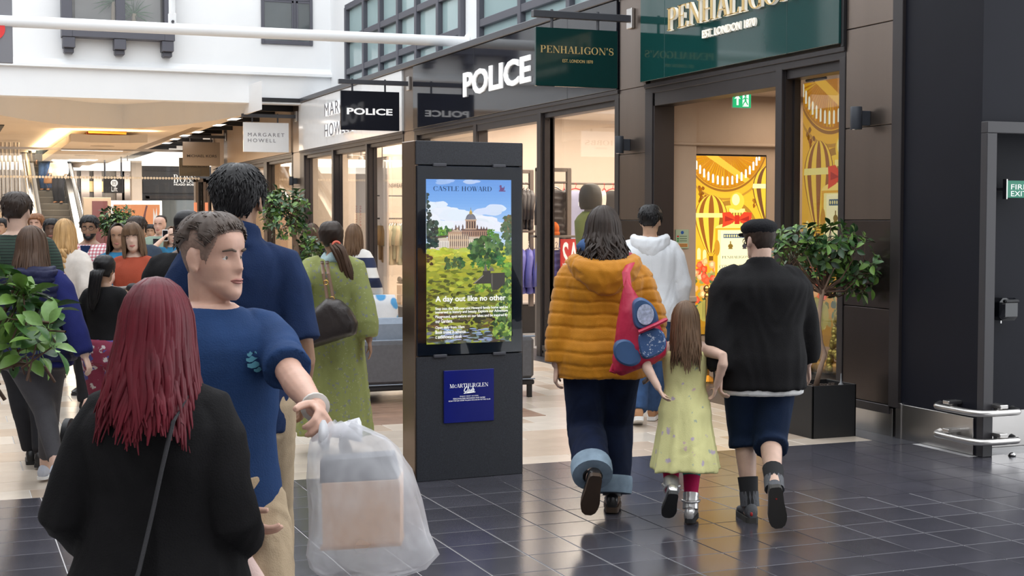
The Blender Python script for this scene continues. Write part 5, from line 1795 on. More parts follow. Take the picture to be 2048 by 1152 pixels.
# ---- hand ---------------------------------------------------------------
def hand(mb, w, d, pn, side, s=1.0, curl=.5, spread=.06, mi=0, thumb_curl=.4):
 """w wrist, d finger direction, pn palm normal (side the fingers close to), side = towards the thumb"""
 d, pn = unit(d), unit(pn); t = unit(np.array(side, float) - d * np.dot(side, d)); pn = unit(pn - d * np.dot(pn, d) - t * np.dot(pn, t))
 P = []
 for (u, hw, hd) in ((-.01, .024, .018), (.015, .030, .017), (.05, .041, .016), (.085, .043, .0135), (.098, .040, .011)):
  c = w + d * u * s
  P.append([c + t * math.cos(a) * hw * s + pn * math.sin(a) * hd * s for a in np.arange(12) * math.pi / 6])
 mb.rings(P, mi)
 for k, (o, L, r) in enumerate(((.031, .070, .0090), (.0105, .078, .0094), (-.0105, .072, .0090), (-.031, .056, .0080))):
  p = w + (d * .088 + t * o) * s
  dd = unit(d + t * o * spread * 40 * .03)
  pts = [p]; a = .12 * curl
  for seg in (.45, .30, .25):
   a += curl * (.62 if seg > .4 else .75)
   dirn = dd * math.cos(a) + pn * math.sin(a)
   pts.append(pts[-1] + dirn * L * seg * s)
  mb.tube(pts, [r * s * 1.05, r * s, r * s * .92, r * s * .72], n=8, mi=mi, up=t)
 p = w + (d * .022 + t * .026) * s
 a = .5
 pts = [p]
 for seg, k in ((.040, .25), (.032, .55), (.026, .9)):
  dirn = unit(d * (.75) + t * (.75 - thumb_curl * k) + pn * (.25 + thumb_curl * k))
  pts.append(pts[-1] + dirn * seg * s)
 mb.tube(pts, [.0135 * s, .012 * s, .0105 * s, .008 * s], n=8, mi=mi, up=d)


SKINS = {}


def skin(name, c):
 m = mat('skin_' + name, c, .48, noise=.10, nscale=22, bump=.03, bscale=160)
 m.node_tree.nodes['Principled BSDF'].inputs['Subsurface Weight'].default_value = .08
 m.node_tree.nodes['Principled BSDF'].inputs['Subsurface Radius'].default_value = (.02, .008, .004)
 return m


SK = dict(pale=skin('pale', (.60, .40, .31)), rosy=skin('rosy', (.60, .36, .27)), tan=skin('tan', (.48, .29, .19)), brown=skin('brown', (.33, .185, .115)), dark=skin('dark', (.12, .065, .042)))


def cloth(name, c, rough=.85, noise=.12, nscale=14, bump=.25, bscale=220, sheen=.0, stretch=None):
 return mat(name, c, rough, noise=noise, nscale=nscale, bump=bump, bscale=bscale, sheen=sheen, stretch=stretch, spec=.22)


def hairmat(name, c, c2=None):
 m = mat(name, c, .45, noise=.35, nscale=30, bump=.15, bscale=60, stretch=(1, 1, .15), spec=.3)
 m.node_tree.nodes['Principled BSDF'].inputs['Anisotropic'].default_value = .5
 return m


TORSO_M = [(.80, .125, .095, 0), (.86, .158, .115, 0), (.93, .168, .122, -.005), (1.02, .158, .115, 0), (1.12, .150, .110, .005), (1.22, .162, .116, .005), (1.32, .176, .120, 0), (1.39, .178, .112, -.005), (1.44, .150, .092, -.012), (1.475, .105, .075, -.018), (1.50, .068, .062, -.018)]
TORSO_F = [(.80, .130, .100, 0), (.86, .168, .120, 0), (.93, .178, .125, -.008), (1.02, .155, .108, 0), (1.10, .130, .096, .005), (1.20, .140, .106, .012), (1.29, .150, .120, .012), (1.37, .152, .104, 0), (1.43, .128, .082, -.012), (1.47, .088, .066, -.018), (1.50, .058, .055, -.018)]


class Person:
 def __init__(self, label, px, D, H, face, sex='m', skin_='pale', group=None, w=1.0, pose=None, head=None, vox=None, floor=0.0, jaw=1.0, py=None):
  x, y, _ = onD(px, 440, D)
  self.D, self.s, self.sex, self.w = D, H / 1.75, sex, w
  self.rz = -(YAW + R(face))
  self.t = thing('person', label, 'person', (x, y, floor), self.rz, group)
  self.skin = SK[skin_]
  p = dict(lean=(0, 0), ankL=(-.09, .02, .085), ankR=(.09, -.02, .085), footL=0, footR=0, wriL=(-.25, .06, .87), wriR=(.25, .06, .87), elbL=(-.35, -1, 0), elbR=(.35, -1, 0), kneeL=(0, 1, 0), kneeR=(0, 1, 0), hdyaw=0, hdpitch=0, hdroll=0, curlL=.5, curlR=.5, handL=None, handR=None)
  p.update(pose or {})
  self.p = p
  self.vox = vox or min(max(D * .00105, .0045), .014)
  self.gv = min(max(D * .0012 + .0035, .007), .016)
  s = self.s
  lean = V3(p['lean'][0], p['lean'][1], 0)
  self.lean = lean
  J = self.J = {}
  for sd, k in ((-1, 'L'), (1, 'R')):
   J['hip' + k] = V3(sd * .088 * w ** .5, 0, .91)
   J['sho' + k] = V3(sd * (.172 if sex == 'm' else .150) * (.6 + .4 * w), -.005, 1.405) + lean
   J['kn' + k], J['an' + k] = ik(J['hip' + k], V3(*p['ank' + k]), .425, .425, p['knee' + k])
   J['el' + k], J['wr' + k] = ik(J['sho' + k], V3(*p['wri' + k]), .30, .265, p['elb' + k])
  self.neck = V3(0, -.018, 1.49) + lean
  self.hm = Matrix.Rotation(-R(p['hdyaw']), 3, 'Z') @ Matrix.Rotation(-R(p['hdpitch']), 3, 'X') @ Matrix.Rotation(R(p['hdroll']), 3, 'Y')
  self.hmn = np.array(self.hm)
  self.hs = 1.0
  self.hbase = self.neck + V3(0, .012, .04)
  self.jaw = jaw
  self.torso = TORSO_M if sex == 'm' else TORSO_F

 # transforms: body units -> metres
 def S(self, p):
  return np.array(p, float) * self.s

 def hd(self, q):
  """head-local point -> person-local metres"""
  q = np.array(q, float) - V3(0, -.01, .04)
  return (self.hbase + V3(0, -.01, .02) + self.hmn @ (q * self.hs)) * self.s

 def put(self, mb, name, m, smooth=True, parent=None, stuff=False):
  return obj(name, mb, m, parent or self.t, smooth, True, stuff)

 def tring(self, z, a, b, cy=0.0, n=28, p=2.25):
  c = self.lean * max(0, min(1.15, (z - .93) / .47))
  out = []
  for j in range(n):
   t = 2 * math.pi * j / n
   cc, ss = math.cos(t), math.sin(t)
   out.append(self.S(V3(c[0] + a * math.copysign(abs(cc) ** (2 / p), cc), c[1] + cy + b * math.copysign(abs(ss) ** (2 / p), ss), z)))
  return out

 def torso_at(self, z):
  T = self.torso; zs = [t[0] for t in T]
  a, b, c = (np.interp(z, zs, [t[k] for t in T]) for k in (1, 2, 3))
  k = self.w if z < 1.38 else 1 + (self.w - 1) * max(0, (1.5 - z) / .12)
  return a * k, b * k, c

 def body(self, hands=True):
  mb = MB()
  mb.rings([self.tring(t[0], *self.torso_at(t[0])) for t in self.torso])
  nk = .056 if self.sex == 'm' else .047
  s = self.s
  hr = [[self.hd(q) for q in r] for r in head_rings(40, self.jaw)]
  mb.rings(hr)
  a, b = self.S(self.neck + V3(0, 0, -.06)), self.hd((0, -.02, .075))
  mb.tube([a, a * .5 + b * .5, b], [nk * s * 1.15, nk * s, nk * s], n=16)
  for sd in (-1, 1):
   e = MB(); e.ball((0, 0, 0), (.009, .021, .033), 12); e.ball((.004, .004, -.022), (.008, .013, .014), 8)
   e.xf(lambda q: self.hd(V3(sd * (.0765 + q[0] + .25 * max(-q[1], 0)), -.010 + q[1] - .2 * q[2], .112 + q[2])))
   mb.v, o = mb.v + e.v, len(mb.v)
   for f in e.f:
    mb.f.append(tuple(o + i for i in f)); mb.m.append(0); mb.c.append(None)
  J = self.J
  wl = .55 + .45 * self.w
  for k, sd in (('L', -1), ('R', 1)):
   sh, el, wr = J['sho' + k], J['el' + k], J['wr' + k]
   P = [sh * .75 + V3(0, 0, .35) + self.lean * .0, sh, sh * .55 + el * .45, el * .9 + sh * .1, el * .75 + wr * .25, el * .4 + wr * .6, wr]
   P[0] = sh + V3(-sd * .06, 0, .015)
   r = [.058, .056, .046, .038, .041, .033, .026]
   mb.tube([self.S(q) for q in P], [x * s * wl for x in r], n=14)
   hp, kn, an = J['hip' + k], J['kn' + k], J['an' + k]
   P = [hp + V3(0, 0, .03), hp * .8 + kn * .2, hp * .4 + kn * .6, kn, kn * .72 + an * .28, kn * .4 + an * .6, an + V3(0, 0, .02), an + V3(0, .01, -.05)]
   r = [.088, .088, .070, .055, .058, .047, .037, .036]
   mb.tube([self.S(q) for q in P], [x * s * (wl if i < 4 else (1 + wl) / 2) for i, x in enumerate(r)], n=14, up=(0, 1, 0))
   if hands:
    dr, pn, th = self.hand_frame(k)
    hand(mb, self.S(wr), dr, pn, th, s * (1.0 if self.sex == 'm' else .92), self.p['curl' + k])
  o = self.put(remesh(mb, 'body', self.skin, self.vox, 2), 'body', self.skin)
  return o

 def hand_frame(self, k):
  h = self.p['hand' + k]
  d = unit(self.J['wr' + k] - self.J['el' + k])
  if h:
   return unit(h[0]) if h[0] is not None else d, unit(h[1]), unit(h[2])
  sd = -1 if k == 'L' else 1
  return d, V3(-sd, 0, 0), V3(0, 1, 0)

 def face(self, iris=(.10, .06, .03), brow=(.05, .03, .02), lips=(.45, .17, .14), glasses=False, open_=False):
  for sd in (-1, 1):
   q = MB()
   q.ball((sd * .032, .0600, .1205), .0125, 12, 0); q.ball((sd * .032, .0695, .1205), (.0056, .004, .0056), 10, 1); q.ball((sd * .032, .0722, .1205), (.0026, .002, .0026), 8, 2)
   q.ball((sd * .032, .0585, .1235), (.0150, .0132, .0125), 12, 3)
   q.xf(self.hd)
   self.put(q, 'eye', [mat('eye_white', (.75, .72, .68), .25), mat('iris_%.2f' % iris[0], iris, .2), M['black'], self.skin])
   q = MB(); q.tube([(sd * .014, .0895, .1385), (sd * .030, .0875, .1435), (sd * .050, .0700, .1385)], [.003, .0042, .002], n=6)
   q.xf(self.hd); self.put(q, 'eyebrow', mat('brow_%.2f' % brow[0], brow, .8))
  q = MB()
  q.tube([(-.025, .0795, .0555), (-.012, .0905, .0592), (0, .0935, .0580), (.012, .0905, .0592), (.025, .0795, .0555)], [(.0015, .0015), (.004, .0032), (.004, .003), (.004, .0032), (.0015, .0015)], n=8)
  q.tube([(-.024, .0795, .0545), (-.012, .0895, .0515), (0, .0925, .0503), (.012, .0895, .0515), (.024, .0795, .0545)], [(.0015, .0015), (.004, .0036), (.0045, .004), (.004, .0036), (.0015, .0015)], n=8)
  q.xf(self.hd); self.put(q, 'lips', mat('lips_%.2f' % lips[0], lips, .4))
  if glasses:
   q = MB()
   for sd in (-1, 1):
    q.tube([(sd * .034 + .024 * math.cos(a), .094 - .006 * abs(math.cos(a)), .119 + .017 * math.sin(a)) for a in np.linspace(0, 6.283, 19)], .0018, n=6)
    q.tube([(sd * .058, .086, .124), (sd * .074, .05, .126), (sd * .080, -.01, .124)], .0018, n=6)
   q.tube([(-.011, .097, .122), (0, .1, .124), (.011, .097, .122)], .0018, n=6)
   q.xf(self.hd); self.put(q, 'glasses', M['black'])

 # ---- clothing
 def top(self, name, m, hem=.86, off=.022, sleeve=1.0, neck=1.485, sl_off=.018, fold=.006, ffreq=5, flare=0.0, fn=None, collar=None, seed=1, vneck=None, gv=None, bag=0.0, sleeve_end=None, mi2=None, smooth=5, cuff=0.0):
  mb = MB()
  zs = [z for z in (.62, .70, .78, .84, .90, .96, 1.02, 1.08, 1.14, 1.20, 1.26, 1.32, 1.37, 1.41, 1.44, 1.46, 1.48) if hem + .02 < z < neck - .01]
  zs = [hem] + zs + [neck]
  R_ = []
  for z in zs:
   a, b, c = self.torso_at(max(z, .86))
   o = off * (1 if z < 1.40 else max(.35, 1 - (z - 1.40) / .09))
   fl = flare * max(0, (1.15 - z) / (1.15 - hem)) ** 1.2 if hem < 1.15 else 0
   bulge = bag * math.exp(-((z - hem - .12) / .12) ** 2)
   R_.append(self.tring(z, a + o + fl + bulge, b + o + fl + bulge, c))
  mb.rings(R_)
  J, s = self.J, self.s
  wl = .55 + .45 * self.w
  if sleeve > 0:
   for k, sd in (('L', -1), ('R', 1)):
    sh, el, wr = J['sho' + k], J['el' + k], J['wr' + k]
    lo_ = (.060 * wl + sl_off - .066) * .6
    arm = [sh + V3(-sd * .07, 0, .012 - lo_), sh + V3(-sd * (.012 + lo_ * .6), 0, -lo_), sh * .72 + el * .28, sh * .4 + el * .6, el, el * .6 + wr * .4, el * .25 + wr * .75, wr]
    r = [.060, .060, .053, .046, .042, .044, .036, .030]
    T = [0, 0, .14, .3, .5, .7, .87, 1.0]
    P, Q = [], []
    for i in range(8):
     if T[i] < sleeve - .03 or i < 2:
      P.append(arm[i]); Q.append(r[i] * wl + sl_off * (1 if i > 1 else 1.0))
    # end
    e = np.array([np.interp(sleeve, T[1:], [a[c] for a in arm[1:]]) for c in range(3)])
    re = np.interp(sleeve, T[1:], r[1:]) * wl + (sl_off if sleeve_end is None else sleeve_end)
    P.append(e); Q.append(re)
    if cuff:
     P.append(e + unit(e - P[-2]) * .03); Q.append(re * .8)
    mb.tube([self.S(q) for q in P], [x * s for x in Q], n=16)
  if collar:
   ch, cr = collar
   c = self.lean * 1.1
   rr = []
   for z, k in ((neck - .03, 1.25), (neck + .005, 1.05), (neck + ch, 1.0), (neck + ch + .004, .9)):
    rr.append([self.S(V3(c[0] + cr * k * math.cos(a), c[1] - .018 + cr * 1.02 * k * math.sin(a), z - .25 * cr * math.sin(a) * (1 if ch > .03 else .6))) for a in np.arange(24) * math.pi / 12])
   mb.rings(rr)
  return self.put(remesh(mb, name, m, gv or self.gv, smooth, fn, fold=fold, ffreq=ffreq, seed=seed), name, m)

 def legs(self, name, m, upto=1.0, off=.016, top=1.02, fold=.006, ffreq=5, wide=0.0, fn=None, seed=2, end=None, belly=0.0, gv=None, smooth=4):
  """trousers, shorts or leggings: upto 1 = ankle"""
  mb = MB()
  R_ = []
  for z in (.80, .84, .88, .93, .98, top):
   a, b, c = self.torso_at(max(z, .84))
   R_.append(self.tring(z, a + off, b + off, c))
  mb.rings(R_)
  J, s = self.J, self.s
  wl = .55 + .45 * self.w
  for k in 'LR':
   hp, kn, an = J['hip' + k], J['kn' + k], J['an' + k]
   A = [hp + V3(0, 0, .03), hp * .8 + kn * .2, hp * .4 + kn * .6, kn, kn * .72 + an * .28, kn * .4 + an * .6, an + (kn - an) * .06]
   r = [.092, .091, .073, .058, .060, .049, .040]
   T = [0, .1, .3, .5, .64, .80, .97]
   P, Q = [], []
   for i in range(7):
    if T[i] < upto - .03:
     P.append(A[i]); Q.append((r[i] * (wl if i < 4 else (1 + wl) / 2) + off + wide * T[i]))
   e = np.array([np.interp(upto, T + [1.0], [a[c] for a in A + [an]]) for c in range(3)])
   P.append(e); Q.append(np.interp(upto, T, r) * (1 + wl) / 2 + (off if end is None else end) + wide * upto)
   mb.tube([self.S(q) for q in P], [x * s for x in Q], n=16, up=(0, 1, 0))
  return self.put(remesh(mb, name, m, gv or self.gv, smooth, fn, fold=fold, ffreq=ffreq, seed=seed), name, m)

 def skirt_rings(self, mb, hem, r0z=1.05, ra=.30, rb=.24, pleat=.012, n=72, k=11, off=.02, sway=(0, 0)):
  rr = []
  for i in range(12):
   t = i / 11; z = r0z * (1 - t) + hem * t
   a, b, c = self.torso_at(max(z, .90))
   a0, b0, _ = self.torso_at(r0z)
   aa = max(a + off, (a0 + off) * (1 - t) + ra * t) if z > .86 else (a0 + off) * (1 - t) + ra * t
   bb = max(b + off, (b0 + off) * (1 - t) + rb * t) if z > .86 else (b0 + off) * (1 - t) + rb * t
   q = []
   for j in range(n):
    th = 2 * math.pi * j / n
    pl = 1 + pleat * t / max(aa, .1) * (math.sin(k * th + 1.3 * math.sin(3 * th)) + .5 * math.sin(2.3 * k * th))
    q.append(self.S(V3(aa * pl * math.cos(th) + sway[0] * t * t, c + bb * pl * math.sin(th) + sway[1] * t * t, z + .012 * t * math.sin(3 * th))))
   rr.append(q)
  mb.rings(rr)

 def shoe(self, k, m, sole_m=None, boot=0.0, name='shoe', big=1.0, sock=None, toe=1.0, sole_h=.022):
  an = self.J['an' + k]; pt = R(self.p['foot' + k]); s = self.s
  f = V3(0, math.cos(pt), -math.sin(pt)); u = V3(0, math.sin(pt), math.cos(pt)); x = V3(1, 0, 0)
  splay = .12 * (-1 if k == 'L' else 1)
  f = unit(f + x * splay); x = unit(np.cross(f, u))

  def pl(a, b, c):
   return self.S(an + x * a * big + f * b * big + u * c * big)
  prof = [(-.072, .018, .034), (-.066, .029, .062), (-.045, .035, .085), (-.01, .037, .090), (.03, .039, .080), (.07, .044, .062), (.115, .049, .048), (.15, .046, .040), (.18, .036, .032), (.198, .016, .022)]
  mb = MB()
  rr = []
  for y, hw, h in prof:
   r = []
   for j in range(16):
    a = 2 * math.pi * j / 16; c, s_ = math.cos(a), math.sin(a)
    z = -.085 + sole_h * .8 + (h * (.5 + .5 * s_) if s_ > -.9 else 0)
    r.append(pl(hw * math.copysign(abs(c) ** (.55 if s_ < 0 else .9), c), y, z))
   rr.append(r)
  mb.rings(rr)
  if boot:
   sh = unit(self.J['kn' + k] - an)
   mb.tube([self.S(an + u * .0), self.S(an + sh * .03), self.S(an + sh * boot)], [(.050 * s * big, .056 * s * big), (.050 * s * big, .055 * s * big), (.052 * s * big, .056 * s * big)], n=14, up=(1, 0, 0))
  o = self.put(mb, name, m, 'auto')
  q = MB(); rr = []
  for z in (-.085, -.085 + sole_h):
   rr.append([pl(w * 1.06 * sg, y * 1.02, z) for sg, pr in ((1, prof), (-1, prof[::-1])) for (y, w, h) in pr])
  q.rings(rr)
  self.put(q, 'sole', sole_m or M['black'], False, o)
  return o

 def sock(self, k, m, h=.22, off=.008, name='sock', h0=.0):
  an, kn = self.J['an' + k], self.J['kn' + k]; s = self.s
  d = unit(kn - an); mb = MB()
  P = [an + d * (h0 + (h - h0) * t) for t in (0, .3, .6, 1)]
  L = np.linalg.norm(kn - an)
  rad = [np.interp(np.linalg.norm(p_ - an) / L, [0, .1, .45, .72, 1], [.039, .038, .049, .060, .056]) + off for p_ in P]
  mb.tube([self.S(p_) for p_ in P], [r * s for r in rad], n=14)
  return self.put(mb, name, m, 'auto')

 # ---- hair
 def cap(self, m, off=.016, mask=None, name='hair', noise=.002, tufts=0, tlen=.03, trad=.004, flow=None):
  mk = mask or short_mask()
  mb = head_patch(mk, off, noise=noise, **(dict(n=120, rows=80) if self.D < 6 else {}))
  mb.xf(self.hd)
  r = RNG
  n = 0
  T = MB()
  while n < tufts:
   ph, z = r.uniform(-math.pi, math.pi), .23 * math.sqrt(r.uniform(.05, 1))
   if mk(ph, z) < .35:
    continue
   p0 = head_point(ph, min(z, .2299), off * .75)
   nrm = unit(p0 - V3(0, 0, .12)); dn = V3(0, -.35, -1) if flow is None else V3(*flow)
   if z > .19 and flow is None:
    dn = unit(V3(p0[0] * 6, p0[1] * 8 + .2, -.2))
   tg = unit(dn - nrm * np.dot(dn, nrm) + r.normal(size=3) * .22)
   L = tlen * r.uniform(.6, 1.3)
   T.tube([p0 - tg * L * .35 - nrm * .002, p0 + nrm * .0025 + tg * L * .25, p0 + tg * L - nrm * (L * L * 4.2)], [trad, trad * .95, trad * .25], n=5, cap=False, flat=.6)
   n += 1
  if tufts:
   T.xf(self.hd)
   o = len(mb.v); mb.v += T.v
   mb.f += [tuple(o + i for i in f) for f in T.f]; mb.m += T.m; mb.c += T.c
  return self.put(mb, name, m)

 def long_hair(self, m, zb=-.15, n=160, rad=.011, front=58, flare=.10, back=.0, wave=.008, name='hair', part=.0, off=.014, tip=.35, seed=3, layers=2, jag=.05, back_push=.02, crown=(0, -.02)):
  """locks fall from the crown round the back and sides; zb = tip height in head coordinates (chin = 0)"""
  r = np.random.default_rng(seed)

  def path(phi, o, zend, j=0.0, k=14):
   pts = []
   a_, f_, b_ = .074 + o, .080 + o, .098 + o
   for i in range(k):
    t = i / (k - 1)
    if t < .42:
     th = (t / .42) * math.pi / 2
     rr, z = math.sin(th), .112 + (.122 + o) * math.cos(th)
     kx = ky = rr
     fl = 0
    else:
     u = (t - .42) / .58
     z = .112 + (zend - .112) * u; rr = 1; fl = flare * u * u ** .3
     if z < .02:
      fl += 0
    ss, cc = math.sin(phi), math.cos(phi)
    x = (a_ * rr + fl * .6) * ss
    y = ((f_ if cc > 0 else b_) * rr + fl * .5) * cc
    if t >= .42 and cc < .3:
     y -= back_push * u * (1 - .4 * u)
    x += part * (1 - min(rr, 1)); y += crown[1] * (1 - min(rr, 1))
    wv = wave * (max(0, t - .3)) * math.sin(t * 11 + j * 6)
    pts.append(V3(x + wv * cc, y + wv * ss, z))
   return pts
  mb = MB()
  # under-layer sheet
  cols = 40
  fr = R(front)
  grid = []
  for c in range(cols + 1):
   ph = fr + (2 * math.pi - 2 * fr) * c / cols
   grid.append(path(ph, off - .008, zb + .03 + .02 * math.sin(c * 2.3), 0, 16))
  k = 16
  vs = [self.hd(p) for g_ in grid for p in g_]
  mb.add(vs, [(c * k + i, c * k + i + 1, (c + 1) * k + i + 1, (c + 1) * k + i) for c in range(cols) for i in range(k - 1)])
  for i in range(n):
   ph = fr + (2 * math.pi - 2 * fr) * ((i + r.uniform(0, 1)) / n)
   o = off + r.uniform(-.004, .007)
   P = path(ph, o, zb + r.uniform(-jag, jag * .6) + .04 * abs(math.sin(ph * 3)) * jag / .05, r.uniform(0, 1), 13)
   rd = rad * r.uniform(.7, 1.25)
   prof = [.5, .8, 1, 1, 1, 1, 1, 1, 1, .95, .85, .65, tip * .5]
   mb.tube([self.hd(p) for p in P], [(rd * f * self.s, rd * f * .5 * self.s) for f in prof], n=6, cap=False)
  return self.put(mb, name, m)

 def tail(self, m, pts, rad=.03, n=26, name='ponytail', seed=4, spread=1.0, parent=None, curl=.006):
  r = np.random.default_rng(seed); mb = MB()
  P = [np.array(p, float) for p in pts]
  for i in range(n):
   a, q = r.uniform(0, 6.28), math.sqrt(r.uniform(0, 1))
   ln = r.uniform(.82, 1.05)
   Q = []
   for t in np.linspace(0, 1, 9):
    c = lerp(P, t * ln * (len(P) - 1))
    w = rad * (0.35 + .75 * math.sin(math.pi * min(t * .8 + .12, 1)) ** .8) * spread
    Q.append(self.hd(c + V3(math.cos(a) * q * w, math.sin(a) * q * w * .7, 0) + V3(math.sin(t * 9 + a) * curl, 0, 0)))
   rd = rad * .36 * self.s
   mb.tube(Q, [(rd * f, rd * f * .6) for f in (.7, .9, 1, 1, 1, .95, .8, .55, .15)], n=6, cap=False)
  return self.put(mb, name, m)

 def loc(self, p):
  """body-unit point -> world"""
  q = self.S(p); c, s = math.cos(self.rz), math.sin(self.rz)
  return V3(self.t.location[0] + q[0] * c - q[1] * s, self.t.location[1] + q[0] * s + q[1] * c, self.t.location[2] + q[2])
# ================================================================ PEOPLE
H_ = dict(black=hairmat('hair_black', (.010, .009, .010)), dark=hairmat('hair_dark_brown', (.030, .019, .014)), brown=hairmat('hair_brown', (.075, .042, .026)),
   mid=hairmat('hair_mid_brown', (.13, .075, .042)), blonde=hairmat('hair_blonde', (.46, .28, .12)), red=hairmat('hair_burgundy', (.115, .010, .018)), grey=hairmat('hair_grey_brown', (.10, .075, .062)), ginger=hairmat('hair_ginger', (.24, .10, .04)))
C_ = dict(black=cloth('black_knit', (.0062, .0058, .0066), noise=.25), navy=cloth('navy_polo', (.0085, .022, .070)), blue=cloth('mid_navy_tee', (.014, .042, .125)),
   khaki=cloth('khaki_chino', (.42, .32, .21)), jeans=cloth('dark_denim', (.0055, .011, .034), noise=.3, bscale=500), denim=cloth('blue_denim', (.035, .075, .17), noise=.3, bscale=500), cuff=cloth('pale_denim_cuff', (.24, .32, .40), noise=.25, bscale=500),
   orange=cloth('mustard_quilt', (.50, .195, .006), rough=.6, sheen=.2, noise=.08), white=cloth('white_shell', (.72, .74, .77), rough=.55, noise=.03), legging=cloth('grey_legging', (.060, .057, .062), rough=.7), gilet=cloth('navy_gilet', (.011, .013, .048), rough=.55), royal=cloth('royal_blue_fleece', (.012, .016, .10)), shorts=cloth('navy_shorts', (.007, .017, .045)),
   cream=cloth('cream_wool', (.60, .55, .50)), rust=cloth('rust_jersey', (.33, .062, .032), noise=.08), slate=cloth('slate_tee', (.035, .05, .075)), sage=cloth('sage_shirt', (.24, .31, .25)), trouser=cloth('dark_trouser', (.02, .02, .024)), wtee=cloth('white_tee', (.75, .75, .74)), ivory=cloth('ivory_jacket', (.62, .54, .44)), tealblue=cloth('teal_top', (.03, .16, .30)))
LEATHER = mat('black_leather', (.012, .011, .011), .3, noise=.2, bump=.1, bscale=120)
SOLE_B = mat('brown_sole', (.055, .032, .018), .6, noise=.3)


def pattern(name, kind, base, cols, scale, rough=.85):
 """printed cloth: checks, bands or scattered motifs from the object coordinates"""
 m = mat(name, base, rough, noise=.06, bump=.2, bscale=200)
 nt = m.node_tree; N, L = nt.nodes, nt.links
 b = N['Principled BSDF']
 src = b.inputs['Base Color'].links[0].from_socket
 tc = [n for n in N if n.type == 'TEX_COORD'][0].outputs['Object']

 def mixc(fac, a, c):
  mx = N.new('ShaderNodeMix'); mx.data_type = 'RGBA'
  L.new(fac, mx.inputs['Factor']); L.new(a, mx.inputs[6]); mx.inputs[7].default_value = (*c, 1)
  return mx.outputs[2]

 def thr(sock, t, soft=.03, inv=False):
  mr = N.new('ShaderNodeMapRange'); mr.inputs['From Min'].default_value = t - soft; mr.inputs['From Max'].default_value = t + soft
  if inv:
   mr.inputs['To Min'].default_value = 1; mr.inputs['To Max'].default_value = 0
  L.new(sock, mr.inputs['Value']); return mr.outputs['Result']
 if kind == 'check':
  for ax, c in (('X', cols[0]), ('Z', cols[1])):
   w = N.new('ShaderNodeTexWave'); w.bands_direction = ax; w.inputs['Scale'].default_value = scale
   L.new(tc, w.inputs['Vector'])
   f = thr(w.outputs['Fac'], .55, .05)
   sc = N.new('ShaderNodeMath'); sc.operation = 'MULTIPLY'; sc.inputs[1].default_value = .62; L.new(f, sc.inputs[0])
   src = mixc(sc.outputs[0], src, c)
 elif kind == 'band':
  w = N.new('ShaderNodeTexWave'); w.bands_direction = 'Z'; w.inputs['Scale'].default_value = scale
  L.new(tc, w.inputs['Vector']); src = mixc(thr(w.outputs['Fac'], .5, .04), src, cols[0])
 elif kind == 'motif':
  for i, (c, t, sc) in enumerate(cols):
   mp = N.new('ShaderNodeMapping'); mp.inputs['Location'].default_value = (i * 3.1, i * 1.7, i * .9)
   L.new(tc, mp.inputs['Vector'])
   v = N.new('ShaderNodeTexVoronoi'); v.inputs['Scale'].default_value = scale * sc; v.inputs['Randomness'].default_value = .8
   nz = N.new('ShaderNodeTexNoise'); nz.inputs['Scale'].default_value = scale * 2.5
   L.new(mp.outputs[0], nz.inputs['Vector'])
   ad = N.new('ShaderNodeVectorMath'); ad.operation = 'MULTIPLY_ADD'; ad.inputs[1].default_value = (.05, .05, .05)
   L.new(nz.outputs['Color'], ad.inputs[0]); L.new(mp.outputs[0], ad.inputs[2]); L.new(ad.outputs[0], v.inputs['Vector'])
   src = mixc(thr(v.outputs['Distance'], t, .03, True), src, c)
 L.new(src, b.inputs['Base Color'])
 return m


def local(px, D, H, face, q, Dq):
 """photo pixel at depth Dq -> body units of a person standing at (px, D)"""
 x, y, _ = onD(px, 440, D); X = onD(q[0], q[1], Dq)
 rz = -(YAW + R(face)); c, s = math.cos(-rz), math.sin(-rz); k = 1.75 / H
 dx, dy = X[0] - x, X[1] - y
 return ((dx * c - dy * s) * k, (dx * s + dy * c) * k, X[2] * k)


def strap(name, P, pts, w, th, m, parent=None):
 mb = MB(); mb.tube([P.S(p) for p in pts], [(w * P.s, th * P.s)] * len(pts), n=8, up=(0, 0, 1))
 return P.put(mb, name, m, True, parent)


def world_mb(mb, P):
 return mb.xf(lambda p: P.loc(V3(*p) / P.s))


WALK_L = dict(ankL=(-.085, .20, .10), ankR=(.085, -.22, .15), footR=35, footL=-8, wriL=(-.27, -.08, .88), wriR=(.27, .16, .90))
WALK_R = dict(ankR=(.085, .20, .10), ankL=(-.085, -.22, .15), footL=35, footR=-8, wriR=(.27, -.08, .88), wriL=(-.27, .16, .90))

# ---------------------------------------------------------------- A: woman with burgundy hair
D, Hh, fc = 3.3, 1.50, 4
P = Person('person from behind with burgundy red hair and a loose black cardigan', 308, D, Hh, fc, 'f', 'rosy', w=1.06,
   pose=dict(wriL=(-.20, .16, 1.0), wriR=(.19, .18, 1.0), elbL=(-.28, -1, 0), elbR=(.28, -1, 0), hdpitch=6, lean=(0, .01)))
P.body(); P.face()
P.top('cardigan', C_['black'], hem=.66, off=.05, sleeve=.78, sl_off=.022, sleeve_end=.03, fold=.012, ffreq=3.5, flare=.05, neck=1.485)
P.legs('trousers', C_['trouser'], off=.015)
for k in 'LR': P.shoe(k, LEATHER)
P.long_hair(H_['red'], zb=-.165, n=340, rad=.0095, flare=.075, wave=.020, back_push=.035, jag=.05, off=.020, part=.004)
bag = thing('crossbody_bag', 'dark grey strap of a crossbody bag over the black cardigan', 'bag', tuple(P.loc((-.2, -.1, .75))))
def back_pt(x, z, o=.075):
 a, b, c = P.torso_at(max(z, .86)); return V3(x, c - (b + o) * math.sqrt(max(0, 1 - (x / (a + o)) ** 2)) , z)
